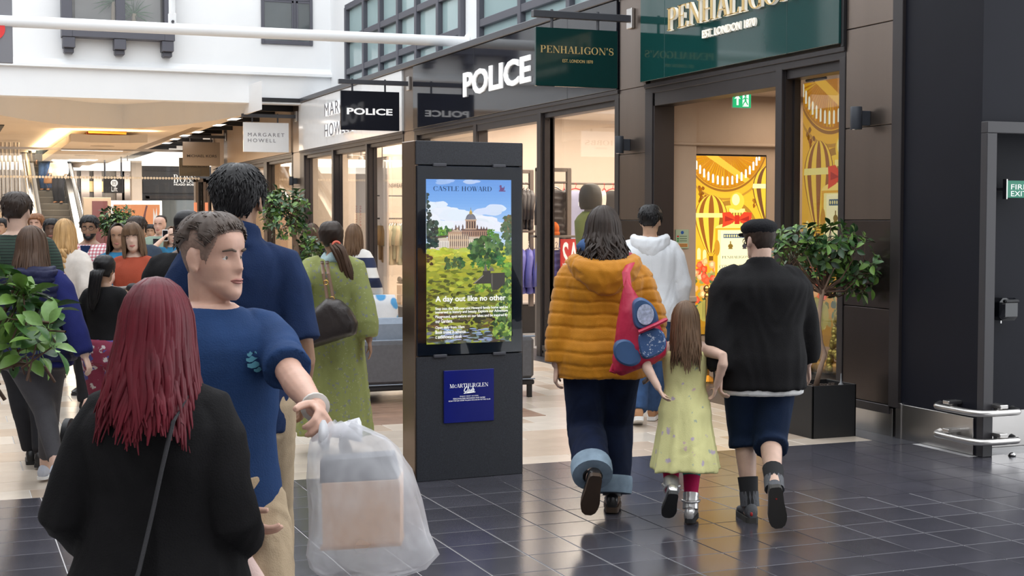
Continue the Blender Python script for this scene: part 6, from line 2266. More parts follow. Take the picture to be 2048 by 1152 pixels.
pts = [V3(.10, .06, 1.47), V3(.105, -.04, 1.475), back_pt(.095, 1.40, .072), back_pt(.07, 1.28, .07), back_pt(.04, 1.15, .078), back_pt(.015, 1.02, .086), back_pt(-.01, .92, .095), back_pt(-.05, .80, .11), V3(-.20, -.12, .72)]
mb = MB(); mb.tube([P.loc(p) for p in pts], [(.004, .017)] * 9, n=8, up=(0, 1, 0)); obj('strap', mb, mat('grey_webbing', (.045, .045, .05), .8, bump=.3, bscale=300), bag, 'auto')
c = P.loc((-.30, -.06, .66)); mb = MB(); mb.box(c[0] - .04, c[1] - .11, c[2] - .16, c[0] + .06, c[1] + .11, c[2] + .04, bev=.03); obj('pouch', mb, LEATHER, bag, 'auto')

# ---------------------------------------------------------------- B: man with carrier bag
D, Hh, fc, px = 3.85, 1.665, 150, 432
Lb = lambda q, d: local(px, D, Hh, fc, q, d)
P = Person('person with cropped greying hair in a navy tee striding past, carrying a white bag', px, D, Hh, fc, 'm', 'rosy', w=.98, jaw=1.02,
   pose=dict(wriL=Lb((636, 822), 3.42), wriR=Lb((470, 1010), 3.75), elbL=(0, -.25, -1), elbR=(.6, -1, 0), hdyaw=-34, hdpitch=1, lean=(.02, .02), curlL=.95, curlR=.6,
      handL=(None, (.0, -.1, -1), (.3, 1, 0)), **{k: v for k, v in WALK_L.items() if k.startswith(('ank', 'foot'))}))
B_ = P
P.body(); P.face(iris=(.16, .14, .12), brow=(.10, .07, .05), lips=(.42, .17, .14))
P.top('tee_shirt', C_['blue'], hem=.84, off=.022, sleeve=.42, sl_off=.016, sleeve_end=.026, fold=.008, ffreq=4, neck=1.49, collar=None)
P.legs('trousers', C_['khaki'], off=.022, wide=.012, fold=.009)
for k in 'LR': P.shoe(k, mat('brown_shoe', (.10, .05, .025), .4))
P.cap(H_['grey'], off=.017, mask=short_mask(front=.198, side=.165, back=.14), tufts=600, tlen=.024, trad=.0032, flow=(0, -1, .15))
P.cap(mat('stubble_hair', (.24, .16, .125), .8, noise=.25, nscale=120), off=.0035, mask=short_mask(front=.192, side=.112, back=.055), name='cropped_sides', noise=0)
# small chest print
def chest(x, z, o):
 a, b, c = P.torso_at(z); return P.S(V3(x, c + (b + o) * max(0, 1 - abs(x / (a + o)) ** 2.25) ** (1 / 2.25), z) + P.lean * (z - .93) / .47)
q = MB()
for (u, v, w_, h_) in ((0, .0, .075, .010), (.012, .016, .055, .008), (-.006, -.014, .05, .006), (.02, .030, .03, .006)):
 n = 6
 a_ = [chest(-.085 + u - w_ / 2 + w_ * i / n, 1.335 + v - h_ / 2 + .006 * math.sin(i), .036) for i in range(n + 1)]
 b_ = [chest(-.085 + u - w_ / 2 + w_ * i / n, 1.335 + v + h_ / 2 + .004 * math.sin(i * 2), .036) for i in range(n + 1)]
 q.add(a_ + b_, [(i, i + 1, n + 2 + i, n + 1 + i) for i in range(n)])
P.put(q, 'chest_print', mat('teal_print', (.09, .28, .36), .7))
mb = MB(); wr, el = P.J['wrL'], P.J['elL']; d = unit(el - wr)
mb.tube([P.S(wr + d * .012), P.S(wr + d * .022)], [.036, .036], n=18); P.put(mb, 'wrist_band', mat('pale_band', (.6, .55, .5), .5))
# carrier bag of white film with a brown box inside
hw = P.loc(P.J['wrL'] + unit(P.hand_frame('L')[0]) * .10 + V3(0, 0, -.025))
DB = 3.30
bl, br, tl, tr = onD(612, 1150, DB), onD(868, 1112, DB), onD(655, 905, DB), onD(812, 905, DB)
top_ = hw
bagT = thing('carrier_bag', 'white translucent plastic carrier bag swinging from the hand of the navy tee man', 'bag', tuple(onD(735, 1140, DB)))
rgt = V3(_cy, -_sy, 0); fwd = V3(_sy, _cy, 0)
mb = MB(); rr = []
outline = [(868, 600, 884, .004), (880, 622, 780, .035), (905, 618, 800, .07), (950, 618, 826, .095), (1010, 622, 842, .10), (1070, 618, 858, .095), (1110, 613, 876, .08), (1135, 622, 850, .05), (1150, 640, 800, .015)]
outline[0] = (846, 662, 704, .012)
nn = 36
for i, (y, xl, xr2, dp) in enumerate(outline):
 cxp, hwid = (xl + xr2) / 2, (xr2 - xl) / 2
 r = []
 for j in range(nn):
  a = 2 * math.pi * j / nn; ca, sa = math.cos(a), math.sin(a)
  cc = math.copysign(abs(ca) ** .75, ca); ss = math.copysign(abs(sa) ** .75, sa)
  k = 1 + .035 * math.sin(9 * a + i * 1.1) + .02 * math.sin(17 * a - i)
  p = np.array(onD(cxp + hwid * cc * k, y + 6 * math.sin(5 * a + i), DB)); r.append(p + fwd * dp * ss * k)
 rr.append(r)
mb.rings(rr)
film = bpy.data.materials.new('milky_film'); film.use_nodes = True
_n, _l = film.node_tree.nodes, film.node_tree.links
_b = _n['Principled BSDF']; _b.inputs['Base Color'].default_value = (.86, .86, .90, 1); _b.inputs['Roughness'].default_value = .35
_t = _n.new('ShaderNodeBsdfTransparent'); _m = _n.new('ShaderNodeMixShader'); _x = _n.new('ShaderNodeTexNoise'); _x.inputs['Scale'].default_value = 3.5
_r = _n.new('ShaderNodeMapRange'); _r.inputs['From Min'].default_value = .3; _r.inputs['From Max'].default_value = .7; _r.inputs['To Min'].default_value = .27; _r.inputs['To Max'].default_value = .50
_l.new(_x.outputs['Fac'], _r.inputs['Value']); _l.new(_r.outputs['Result'], _m.inputs[0]); _l.new(_t.outputs[0], _m.inputs[1]); _l.new(_b.outputs[0], _m.inputs[2]); _l.new(_m.outputs[0], _n['Material Output'].inputs['Surface'])
obj('film', mb, film, bagT, True)
mb = MB()
for s in (-1, 1):
 a = np.array(onD(683 + s * 34, 862, DB)); mb.tube([a + fwd * .02 * s, (a + np.array(hw)) / 2 + fwd * .02 * s, np.array(hw) + fwd * .012 * s + V3(0, 0, .0)], [(.012, .03), (.01, .02), (.008, .014)], n=10)
obj('handle', mb, mat('white_film_solid', (.80, .80, .83), .4), bagT, True)
box = thing('paper_parcel', 'tan paper parcel with a dark top inside the white carrier bag', 'parcel', tuple(onD(720, 1090, DB)))
def slab(pts, d0, d1, name, m, par):
 mb = MB(); mb.prism([np.array(onD(x, y, DB + d0)) for x, y in pts], tuple(fwd * (d1 - d0))); return obj(name, mb, m, par)
slab([(646, 1100), (800, 1090), (800, 960), (643, 968)], -.055, .05, 'kraft_box', mat('kraft', (.62, .38, .22), .7, noise=.12, nscale=10), box)
slab([(640, 967), (796, 959), (784, 912), (640, 922)], -.045, .04, 'dark_flap', mat('dark_card', (.055, .058, .075), .6), box)
slab([(640, 1102), (802, 1092), (800, 1086), (640, 1096)], -.058, .053, 'edge_fold', mat('kraft_dark', (.45, .26, .14), .7), box)
# patterned bag in his other hand
hr = P.loc(P.J['wrR'] + unit(P.hand_frame('R')[0]) * .09)
t = thing('patterned_bag', 'pink and orange patterned shopping bag held low between two walkers', 'bag', (hr[0], hr[1], hr[2] - .4))
mb = MB(); c = np.array(onD(478, 1060, 3.72))
rr = []
for z, w_, d_ in ((0, .012, .008), (-.05, .02, .03), (-.16, .09, .05), (-.30, .11, .06), (-.42, .115, .06), (-.46, .10, .05)):
 rr.append([c + rgt * w_ * math.cos(a) + fwd * d_ * math.sin(a) + V3(0, 0, z) for a in np.arange(20) * math.pi / 10])
mb.rings(rr)
obj('bag_body', mb, pattern('pink_orange_print', 'motif', (.75, .55, .50), [((.70, .10, .03), .30, 1.0), ((.72, .08, .25), .26, 1.4)], 9), t, True)
mb = MB(); mb.tube([np.array(hr) + V3(0, 0, .0), c + V3(0, 0, -.02)], .01, n=8); obj('handle', mb, C_['rust'], t)

# ---------------------------------------------------------------- C: tall man in navy polo
D, Hh, px = 5.25, 1.85, 476
P = Person('person, tall and seen from behind, with thick black hair and a navy polo shirt', px, D, Hh, -3, 'm', 'brown', w=.92,
   pose=dict(wriL=(-.30, .10, .90), wriR=(.21, .12, .93), elbR=(.3, -1, 0), hdyaw=8, curlR=.7, **{k: v for k, v in WALK_R.items() if k.startswith(('ank', 'foot'))}))
P.body(); P.face()
P.top('polo_shirt', C_['navy'], hem=.82, off=.024, sleeve=.46, sl_off=.018, sleeve_end=.024, fold=.008, collar=(.05, .078), neck=1.488)
P.legs('trousers', C_['khaki'], off=.02, wide=.01)
for k in 'LR': P.shoe(k, LEATHER)
P.cap(H_['black'], off=.017, mask=short_mask(front=.18, side=.105, back=.055), tufts=1100, tlen=.024, trad=.0042)

# ---------------------------------------------------------------- D: woman in green printed dress
D, Hh, px, fc = 10.0, 1.635, 666, -4
LD = lambda q, d: local(px, D, Hh, fc, q, d)
P = Person('person with a long dark ponytail and a flowing lime green printed dress', px, D, Hh, fc, 'f', 'brown', w=1.1,
   pose=dict(wriL=LD((612, 655), 9.75), wriR=LD((740, 690), 9.9), elbL=(-1, -.6, 0), elbR=(1, -.5, 0), hdroll=-6, hdyaw=-14, curlR=.4, **{k: v for k, v in WALK_L.items() if k.startswith(('ank', 'foot'))}))
M['greenprint'] = pattern('lime_print', 'motif', (.255, .28, .090), [((.20, .21, .21), .25, 1.0), ((.36, .37, .18), .18, 1.3)], 24)
P.body(); P.face()
mb_hook = {}
def dress(P, name, m, hem, ra, rb, r0z=1.08, off=.02, sleeve=0, sl_off=.02, pleat=.012, k=11, neck=1.475, sway=(0, 0), sleeve_end=None, fold=.005):
 mb = MB(); P.skirt_rings(mb, hem, r0z, ra, rb, pleat, 72, k, off, sway)
 zs = [r0z - .02, 1.12, 1.2, 1.28, 1.34, 1.39, 1.43, 1.46, neck]
 mb.rings([P.tring(z, P.torso_at(z)[0] + off * (1 if z < 1.4 else .5), P.torso_at(z)[1] + off * (1 if z < 1.4 else .5), P.torso_at(z)[2]) for z in zs if z <= neck])
 if sleeve:
  for kk, sd in (('L', -1), ('R', 1)):
   sh, el, wr = P.J['sho' + kk], P.J['el' + kk], P.J['wr' + kk]
   arm = [sh + V3(-sd * .06, 0, .01), sh, sh * .5 + el * .5, el, el * .5 + wr * .5, el * .1 + wr * .9]
   r = [.06, .062, .055, .055, .06, .04]
   n_ = {1.0: 6, .5: 4}[sleeve]
   mb.tube([P.S(q) for q in arm[:n_]], [(x + sl_off) * P.s for x in r[:n_]], n=16)
 return P.put(remesh(mb, name, m, P.gv * .85, 2, fold=fold, ffreq=6), name, m)
dress(P, 'dress', M['greenprint'], .16, .29, .25, 1.05, .045, 1.0, .032, .014, 13)
for k in 'LR': P.shoe(k, LEATHER, big=.92)
mb = MB(); mb.rings([[P.S(V3(r * math.cos(a), -.02 + r * math.sin(a), z + .02 * math.sin(a * 3)) + P.lean) for a in np.arange(24) * math.pi / 12] for z, r in ((1.43, .09), (1.45, .105), (1.48, .095), (1.51, .07))])
P.put(mb, 'scarf', pattern('aqua_scarf', 'motif', (.35, .48, .50), [((.5, .6, .62), .25, 1)], 40))
P.cap(H_['dark'], off=.018, mask=lambda ph, z: (z - (.155 if abs(ph) < R(60) else (.09 if abs(ph) < R(110) else .06))) / .02)
P.tail(H_['brown'], [(0.0, -.095, .085), (.02, -.135, .04), (.05, -.145, -.06), (.07, -.14, -.17), (.075, -.12, -.27)], rad=.042, n=44)
mb = MB(); mb.tube([P.hd((.026 * math.cos(a) + .008, -.112, .068 + .026 * math.sin(a))) for a in np.linspace(0, 6.283, 16)], .010, n=8); P.put(mb, 'hair_band', mat('coral_band', (.75, .16, .10), .7))
bg = thing('leather_handbag', 'dark brown slouchy leather bag on the back of the green dress', 'bag', tuple(P.loc((-.10, -.25, .9))))
cb = [np.array(onD(x, y, 9.62)) for x, y in ((600, 668), (612, 700), (712, 668), (715, 645), (700, 618), (680, 600), (655, 596), (628, 620))]
ctr = sum(cb) / 8
mb = MB(); rr = []
for dd, sc_ in ((-.10, .5), (-.09, .82), (-.045, 1.0), (.0, 1.03), (.045, 1.0), (.09, .82), (.10, .5)):
 ring = []
 P_ = cb
 for i in range(8):
  a, b = P_[i], P_[(i + 1) % 8]
  for f in (0, .33, .66):
   ring.append(ctr + ((a * (1 - f) + b * f) - ctr) * sc_ + fwd * dd)
 rr.append(ring)
mb.rings(rr)
me = remesh(mb, 'bag_body', LEATHER, .012, 6, fold=.006, ffreq=7)
obj('bag_body', me, mat('brown_leather', (.030, .022, .020), .38, noise=.2, bump=.15, bscale=80), bg)
me.materials.clear(); me.materials.append(MATS['brown_leather'])
for (x0, x1) in ((645, 652), (655, 664)):
 mb = MB(); mb.tube([np.array(onD(x0, 533, 9.72)) + V3(0, 0, .02), np.array(onD(x0 - 1, 528, 9.85)) + V3(0, 0, .02), np.array(onD(x0 + 2, 548, 9.68)), np.array(onD((x0 + x1) / 2 + 2, 570, 9.66)), np.array(onD(x1 + 3, 600, 9.62))], [(.012, .005)] * 5, n=8); obj('strap', mb, mat('tan_strap', (.16, .085, .045), .5), bg, 'auto')
for (x, y) in ((652, 565), (664, 598)):
 mb = MB(); c = np.array(onD(x, y, 9.60)); mb.tube([c + rgt * .016 * math.cos(a) + V3(0, 0, .016 * math.sin(a)) for a in np.linspace(0, 6.283, 14)], .004, n=6); obj('ring', mb, M['brass'], bg)

# ---------------------------------------------------------------- E: woman in mustard jacket
D, Hh, px, fc = 7.97, 1.71, 1206, -2
LE = lambda q, d: local(px, D, Hh, fc, q, d)
aR = LE((1226, 1012), 7.95); aL = LE((1186, 955), 7.62)
P = Person('person walking away in a mustard quilted jacket, dark jeans with wide turn-ups', px, D, Hh, fc, 'f', 'pale', w=1.40,
   pose=dict(ankR=(aR[0], .02, .095), ankL=(aL[0], -.34, aL[2]), footL=62, wriL=LE((1113, 738), 7.9), wriR=LE((1300, 725), 8.0), elbL=(-1, -.7, 0), elbR=(1, -.7, 0), curlL=.8))
P.body(); P.face()


def quilt(P, step, amp, diag=0.0, lo=0):
 def f(v, n):
  z = v[:, 2] / P.s
  ph = (z / step) + .12 * np.sin(v[:, 0] * 9) + .1 * np.sin(v[:, 0] * 23 + v[:, 1] * 11)
  g = -np.exp(-((np.abs((ph % 1) - .5) - .5) / .10) ** 2)
  w = sines(v * np.array([2.2, 2.2, .8]), 7, 5)
  return v + n * ((g * amp) + w * amp * .45)[:, None]
 return f


P.top('quilted_jacket', C_['orange'], hem=.79, off=.045, sleeve=.96, sl_off=.034, neck=1.49, fn=quilt(P, .072, .0075), gv=.009, smooth=3, cuff=.0)
# hood lying on the back
mb = MB()
rr = []
for t_, zz, rx, ry, yy in ((0, 1.46, .13, .085, -.03), (.2, 1.485, .170, .115, -.045), (.4, 1.465, .205, .15, -.07), (.6, 1.42, .210, .16, -.09), (.8, 1.35, .18, .13, -.115), (.9, 1.29, .115, .09, -.13), (1, 1.26, .03, .03, -.135)):
 rr.append([P.S(V3(rx * math.cos(a), yy + ry * math.sin(a), zz + .015 * math.cos(2 * a))) for a in np.arange(28) * math.pi / 14])
mb.rings(rr)
me = remesh(mb, 'hood', C_['orange'], .009, 5, fold=.012, ffreq=7); P.put(me, 'hood', C_['orange'])
mb = MB(); mb.rings([[P.S(V3(r * math.cos(a) - .012, -.03 + r * .8 * math.sin(a), z + .014 * math.sin(2 * a + 1))) for a in np.arange(24) * math.pi / 12] for z, r in ((1.49, .13), (1.53, .145), (1.56, .12), (1.58, .085))])
P.put(mb, 'scarf', cloth('blue_scarf', (.05, .10, .23)))
P.legs('jeans', C_['jeans'], upto=.93, off=.018, wide=.045, fold=.010, ffreq=4)
for k in 'LR':
 kn, an = P.J['kn' + k], P.J['an' + k]; d = unit(kn - an)
 mb = MB(); mb.tube([P.S(an + d * h) for h in (.015, .015, .06, .10, .115, .115)], [(r * P.s, r * P.s * .98) for r in (.085, .112, .117, .116, .112, .09)], n=24, up=(0, 1, 0)); P.put(mb, 'turn_up', C_['cuff'], 'auto')
 P.shoe(k, LEATHER, SOLE_B, boot=.12, name='boot', sole_h=.03)
P.long_hair(H_['dark'], zb=-.065, n=240, rad=.010, flare=.085, wave=.035, back_push=.03, jag=.06, off=.022, tip=.3)
# drawstring rucksack
bk = thing('rucksack', 'crimson and blue drawstring rucksack on the mustard jacket', 'bag', tuple(P.loc((.26, -.30, .85))))
DR = 7.60
mb = MB(); rr = []
for y, xl, xr2, dp in ((556, 1252, 1258, .01), (590, 1244, 1276, .05), (620, 1238, 1298, .09), (655, 1232, 1322, .11), (690, 1228, 1334, .115), (715, 1224, 1332, .10), (735, 1226, 1310, .07), (744, 1240, 1280, .03)):
 cxp, hw_ = (xl + xr2) / 2, (xr2 - xl) / 2
 rr.append([np.array(onD(cxp + hw_ * math.cos(a), y - 8 * math.cos(a) * (y - 640) / 100, DR)) + fwd * dp * math.sin(a) for a in np.arange(28) * math.pi / 14])
mb.rings(rr)
crim = mat('crimson_nylon', (.42, .008, .045), .45, noise=.12, bump=.2, bscale=30)
me = remesh(mb, 'bag_body', crim, .008, 4, fold=.006, ffreq=8); obj('bag_body', me, crim, bk)
bl_ = mat('bag_blue', (.035, .085, .20), .5, noise=.15)


def on_bag(pts, d, m, name, lift=.0, bulge=.02):
 for _ in (0, 1):
  pts = [q for a, b in zip(pts, pts[1:] + pts[:1]) for q in ((a[0] * .75 + b[0] * .25, a[1] * .75 + b[1] * .25), (a[0] * .25 + b[0] * .75, a[1] * .25 + b[1] * .75))]
 mb = MB(); n_ = len(pts); c_ = (sum(p[0] for p in pts) / n_, sum(p[1] for p in pts) / n_)
 R1 = [np.array(onD(x, y, d)) for x, y in pts]; R2 = [np.array(onD(c_[0] + (x - c_[0]) * .86, c_[1] + (y - c_[1]) * .86, d - bulge)) for x, y in pts]; R0 = [p + fwd * .06 for p in R1]
 mb.rings([R0, R1, R2]); return obj(name, mb, m, bk, 'auto')


on_bag([(1264, 612), (1268, 600), (1284, 594), (1304, 606), (1316, 628), (1318, 650), (1300, 658), (1278, 662), (1266, 650)], 7.50, bl_, 'front_pocket', 0, .03)
on_bag([(1274, 664), (1306, 655), (1328, 662), (1334, 690), (1326, 706), (1290, 722), (1278, 706)], 7.49, pattern('blue_print', 'motif', (.04, .09, .22), [((.45, .5, .6), .28, 1)], 38), 'lower_pocket', 0, .02)
on_bag([(1226, 688), (1250, 676), (1276, 690), (1286, 722), (1262, 736), (1230, 722)], 7.50, bl_, 'blue_panel', 0, .01)
c_ = onD(1291, 629, 7.455)
mb = MB(); mb.add([np.array(onD(1291 + 17 * math.cos(a), 629 + 21 * math.sin(a), 7.462)) for a in np.arange(24) * math.pi / 12], [tuple(range(24))[::-1]]); obj('pocket_badge', mb, mat('pale_badge', (.38, .42, .55), .6, noise=.4, nscale=60), bk)
mb = MB(); mb.tube([np.array(onD(1278, 664, 7.47)), np.array(onD(1306, 652, 7.46)), np.array(onD(1330, 640, 7.50))], [(.03, .012)] * 3, n=8); obj('flap', mb, crim, bk)
mb = MB(); mb.tube([P.loc((.135, .03, 1.475)), P.loc((.14, -.06, 1.50)), P.loc((.15, -.14, 1.46)), np.array(onD(1252, 545, 7.66)), np.array(onD(1255, 572, 7.62))], [(.022, .006)] * 5, n=8); obj('strap', mb, crim, bk, 'auto')
mb = MB(); mb.tube([np.array(onD(1228, 728, 7.6)), np.array(onD(1222, 742, 7.6)), np.array(onD(1232, 744, 7.6))], .012, n=8); obj('corner_tab', mb, crim, bk)

# ---------------------------------------------------------------- F: girl in yellow dress
D, Hh, px, fc = 7.68, 1.185, 1372, 4
LF = lambda q, d: local(px, D, Hh, fc, q, d)
a1, a2 = LF((1381, 1026), 7.66), LF((1344, 985), 7.45)
P = Person('person, a small girl in a pale yellow flowered dress with pink socks', px, D, Hh, fc, 'f', 'pale', w=1.10,
   pose=dict(ankR=(a1[0], .0, .12), ankL=(a2[0], -.26, a2[2]), footL=48, footR=0, wriL=LF((1318, 778), 7.45), wriR=LF((1433, 772), 7.55), elbL=(-1, -.8, 0), elbR=(.5, -1, -.8), curlL=.6, hdpitch=2))
P.hs = 1.20; P.hbase = P.neck + V3(0, .01, .03)
P.body(); P.face()
M['yprint'] = pattern('lemon_flower_print', 'motif', (.76, .73, .34), [((.55, .45, .55), .15, 1.0), ((.45, .50, .38), .12, 1.25), ((.66, .48, .45), .10, .8)], 12)
dress(P, 'sun_dress', M['yprint'], .44, .275, .25, 1.10, .018, 0, 0, .016, 9, neck=1.40, fold=.006)
for sd in (-1, 1):
 mb = MB(); mb.tube([P.S(V3(sd * .085, .09, 1.38)), P.S(V3(sd * .09, .04, 1.455)), P.S(V3(sd * .09, -.05, 1.45)), P.S(V3(sd * .085, -.11, 1.36))], [(.022 * P.s, .006)] * 4, n=8); P.put(mb, 'shoulder_strap', M['yprint'])
pink = mat('pink_sock', (.68, .006, .12), .8, bump=.3, bscale=200); silver = mat('silver_leather', (.62, .61, .60), .28, metal=.85, bump=.15, bscale=60)
for k in 'LR':
 P.sock(k, pink, h=.27, off=.012)
 P.sock(k, mat('teal_band', (.02, .42, .33), .8), h=.30, h0=.27, off=.0135, name='sock_band')
 o = P.shoe(k, silver, mat('dark_rubber', (.02, .02, .02), .6), boot=.13, name='boot', big=1.15, sole_h=.03)
 an = P.J['an' + k]; mb = MB(); d = unit(P.J['kn' + k] - an)
 mb.tube([P.S(an + d * .07 + V3(.068 * math.cos(a), .072 * math.sin(a), .0)) for a in np.linspace(0, 6.283, 18)], .008, n=6)
 P.put(mb, 'ankle_strap', silver, True, o)
P.long_hair(H_['mid'], zb=-.175, n=200, rad=.0085, flare=.030, wave=.014, back_push=.04, jag=.07, off=.014)
FG = P

# ---------------------------------------------------------------- G: man in flat cap
D, Hh, px, fc = 7.75, 1.655, 1522, 3
LG = lambda q, d: local(px, D, Hh, fc, q, d)
a1, a2 = LG((1500, 1020), 7.75), LG((1546, 975), 7.45)
P = Person('person in a black flat cap, black jacket and navy shorts, walking away', px, D, Hh, fc, 'm', 'pale', w=1.26,
   pose=dict(ankL=(a1[0], .0, .085), ankR=(a2[0], -.38, a2[2]), footR=66, wriL=LG((1440, 752), 7.62), wriR=LG((1618, 745), 7.95), elbL=(-1, -.2, 0), elbR=(1, -.2, 0), hdyaw=-26, hdpitch=4, curlL=.9))
P.body(); P.face(glasses=True)
P.top('white_tee', C_['wtee'], hem=.745, off=.035, sleeve=0, neck=1.46, fold=.003, flare=.02)
P.top('black_jacket', C_['black'], hem=.775, off=.05, sleeve=.95, sl_off=.040, sleeve_end=.035, neck=1.49, fold=.012, ffreq=3.5, flare=.02, collar=(.03, .082))
P.legs('shorts', C_['shorts'], upto=.60, off=.022, wide=.02, fold=.010, end=.028)
for k in 'LR':
 P.sock(k, mat('black_sock', (.015, .015, .017), .9), h=.17, off=.012)
 o = P.shoe(k, mat('charcoal_boot', (.085, .088, .098), .7, noise=.3, bump=.3, bscale=90), mat('grey_tread', (.045, .042, .038), .7), boot=.085, name='walking_boot', sole_h=.032)
 an = P.J['an' + k]; mb = MB(); mb.ball(P.S(an + V3(.0, -.075, -.03)), (.008, .004, .012), 8); P.put(mb, 'heel_tab', mat('tab_red', (.4, .02, .02), .5), True, o)
P.cap(H_['dark'], off=.010, mask=short_mask(front=.17, side=.10, back=.05))
# flat cap
mb = MB()
rr = []
for zz, rx, yf, yb_ in ((.150, .080, .098, -.104), (.165, .088, .108, -.110), (.185, .098, .125, -.118), (.205, .098, .128, -.112), (.225, .080, .112, -.088), (.240, .045, .07, -.05), (.243, .006, .02, -.01)):
 rr.append([P.hd(V3(rx * math.sin(a), (yf if math.cos(a) > 0 else -yb_) * math.cos(a), zz - .10 * max(0, math.cos(a) * yf - .02) * (1 if zz > .17 else .3))) for a in np.arange(32) * math.pi / 16])
mb.rings(rr)
P.put(mb, 'flat_cap', cloth('cap_black', (.008, .008, .010), noise=.3, bump=.5, bscale=90))
mb = MB(); pr = []
for zz in (.158, .166):
 pr.append([P.hd(V3(.075 * math.sin(a) * (1 if abs(a) < 1.4 else .98), .095 + .055 * math.cos(a), zz - .012 * math.cos(a))) for a in np.linspace(-1.5, 1.5, 14)] + [P.hd(V3(.07 * x, .08, zz)) for x in (1, 0, -1)])
mb.rings(pr); P.put(mb, 'cap_peak', MATS['cap_black'], False)

# ---------------------------------------------------------------- H: man in white jacket
D, Hh, px, fc = 11.5, 1.765, 1300, 4
LH = lambda q, d: local(px, D, Hh, fc, q, d)
P = Person('person with short black hair and a white hooded jacket, ahead of the mustard jacket', px, D, Hh, fc, 'm', 'tan', w=1.08,
   pose=dict(wriR=LH((1352, 628), 11.6), wriL=(-.27, .05, .9), elbR=(1, -.8, 0), hdyaw=14, ankL=(-.09, -.16, .12), footL=18, ankR=(.03, .20, .09)))
P.body(); P.face(glasses=True)
P.top('white_jacket', C_['white'], hem=.83, off=.045, sleeve=.97, sl_off=.036, neck=1.49, fold=.012, ffreq=4, flare=.015)
mb = MB()
mb.rings([[P.S(V3(rx * math.cos(a), yy + ry * math.sin(a), zz + .012 * math.cos(2 * a))) for a in np.arange(24) * math.pi / 12] for zz, rx, ry, yy in ((1.49, .10, .07, -.02), (1.52, .135, .095, -.03), (1.49, .16, .12, -.055), (1.43, .155, .11, -.075), (1.36, .12, .08, -.09), (1.33, .05, .04, -.10))])
P.put(remesh(mb, 'hood', C_['white'], .012, 4, fold=.01, ffreq=6), 'hood', C_['white'])
P.legs('jeans', C_['denim'], off=.02, wide=.015)
for k in 'LR': P.shoe(k, mat('tan_suede', (.38, .19, .09), .8), C_['wtee'], name='trainer', sole_h=.032)
P.cap(H_['black'], off=.020, mask=short_mask(front=.178, side=.11, back=.075), tufts=260, tlen=.03, trad=.005)

# ---------------------------------------------------------------- I: woman in navy gilet and leggings
D, Hh, px, fc = 8.75, 1.60, 64, 6
LI = lambda q, d: local(px, D, Hh, fc, q, d)
a1, a2 = LI((84, 980), 8.35), LI((92, 945), 9.0)
P = Person('person in grey leggings, a navy quilted gilet and royal blue sleeves', px, D, Hh, fc, 'f', 'pale', w=1.42,
   pose=dict(ankL=(a1[0] - .01, -.16, .16), footL=24, ankR=(a2[0] + .02, .22, .09), wriR=LI((176, 728), 8.6), wriL=(-.27, .1, .9), elbR=(.6, -1, 0), curlR=.7))
P.body(); P.face()
P.top('blue_fleece', C_['royal'], hem=.82, off=.022, sleeve=.97, sl_off=.026, fold=.007)
P.top('gilet', C_['gilet'], hem=.86, off=.045, sleeve=0, neck=1.49, fn=quilt(P, .07, .010), gv=.011, smooth=3)
mb = MB()
mb.rings([[P.S(V3(rx * math.cos(a), yy + ry * math.sin(a), zz)) for a in np.arange(24) * math.pi / 12] for zz, rx, ry, yy in ((1.48, .11, .08, -.02), (1.50, .165, .12, -.04), (1.47, .20, .15, -.07), (1.40, .20, .145, -.085), (1.34, .15, .10, -.10), (1.31, .06, .04, -.11))])
P.put(remesh(mb, 'hood', C_['gilet'], .011, 4, fn=quilt(P, .055, .010), fold=.006), 'hood', C_['gilet'])
P.legs('leggings', C_['legging'], upto=.93, off=.006, fold=.002)
for k in 'LR': P.shoe(k, mat('pale_trainer', (.42, .44, .50), .7, noise=.15), C_['wtee'], name='trainer', big=.95)
P.long_hair(H_['brown'], zb=-.12, n=180, rad=.010, flare=.06, back_push=.05, off=.018)

# ---------------------------------------------------------------- J: blonde with plait
D, Hh, px = 12.0, 1.65, 130
P = Person('person with a long blonde plait and a cream coat, seen from behind', px, D, Hh, 4, 'f', 'pale', w=1.08, pose=dict(**WALK_R))
P.body(); P.face()
P.top('cream_coat', C_['cream'], hem=.80, off=.045, sleeve=.95, sl_off=.035, fold=.008)
P.legs('trousers', C_['trouser'], off=.02, wide=.01)
for k in 'LR': P.shoe(k, LEATHER, boot=.14, name='boot')
P.long_hair(H_['blonde'], zb=-.08, n=130, rad=.010, flare=.02, back_push=.02)
mb = MB()
for s in range(3):
 pts = []
 for i in range(24):
  t = i / 23; a = t * 15 + s * 2.094
  pts.append(P.hd(V3(.03 + .022 * math.cos(a) * (1 - .4 * t), -.135 + .014 * math.sin(2 * a), -.02 - .40 * t)))
 mb.tube(pts, [.019 * P.s * (1 - .5 * i / 23) for i in range(24)], n=8)
P.put(mb, 'plait', H_['blonde'])

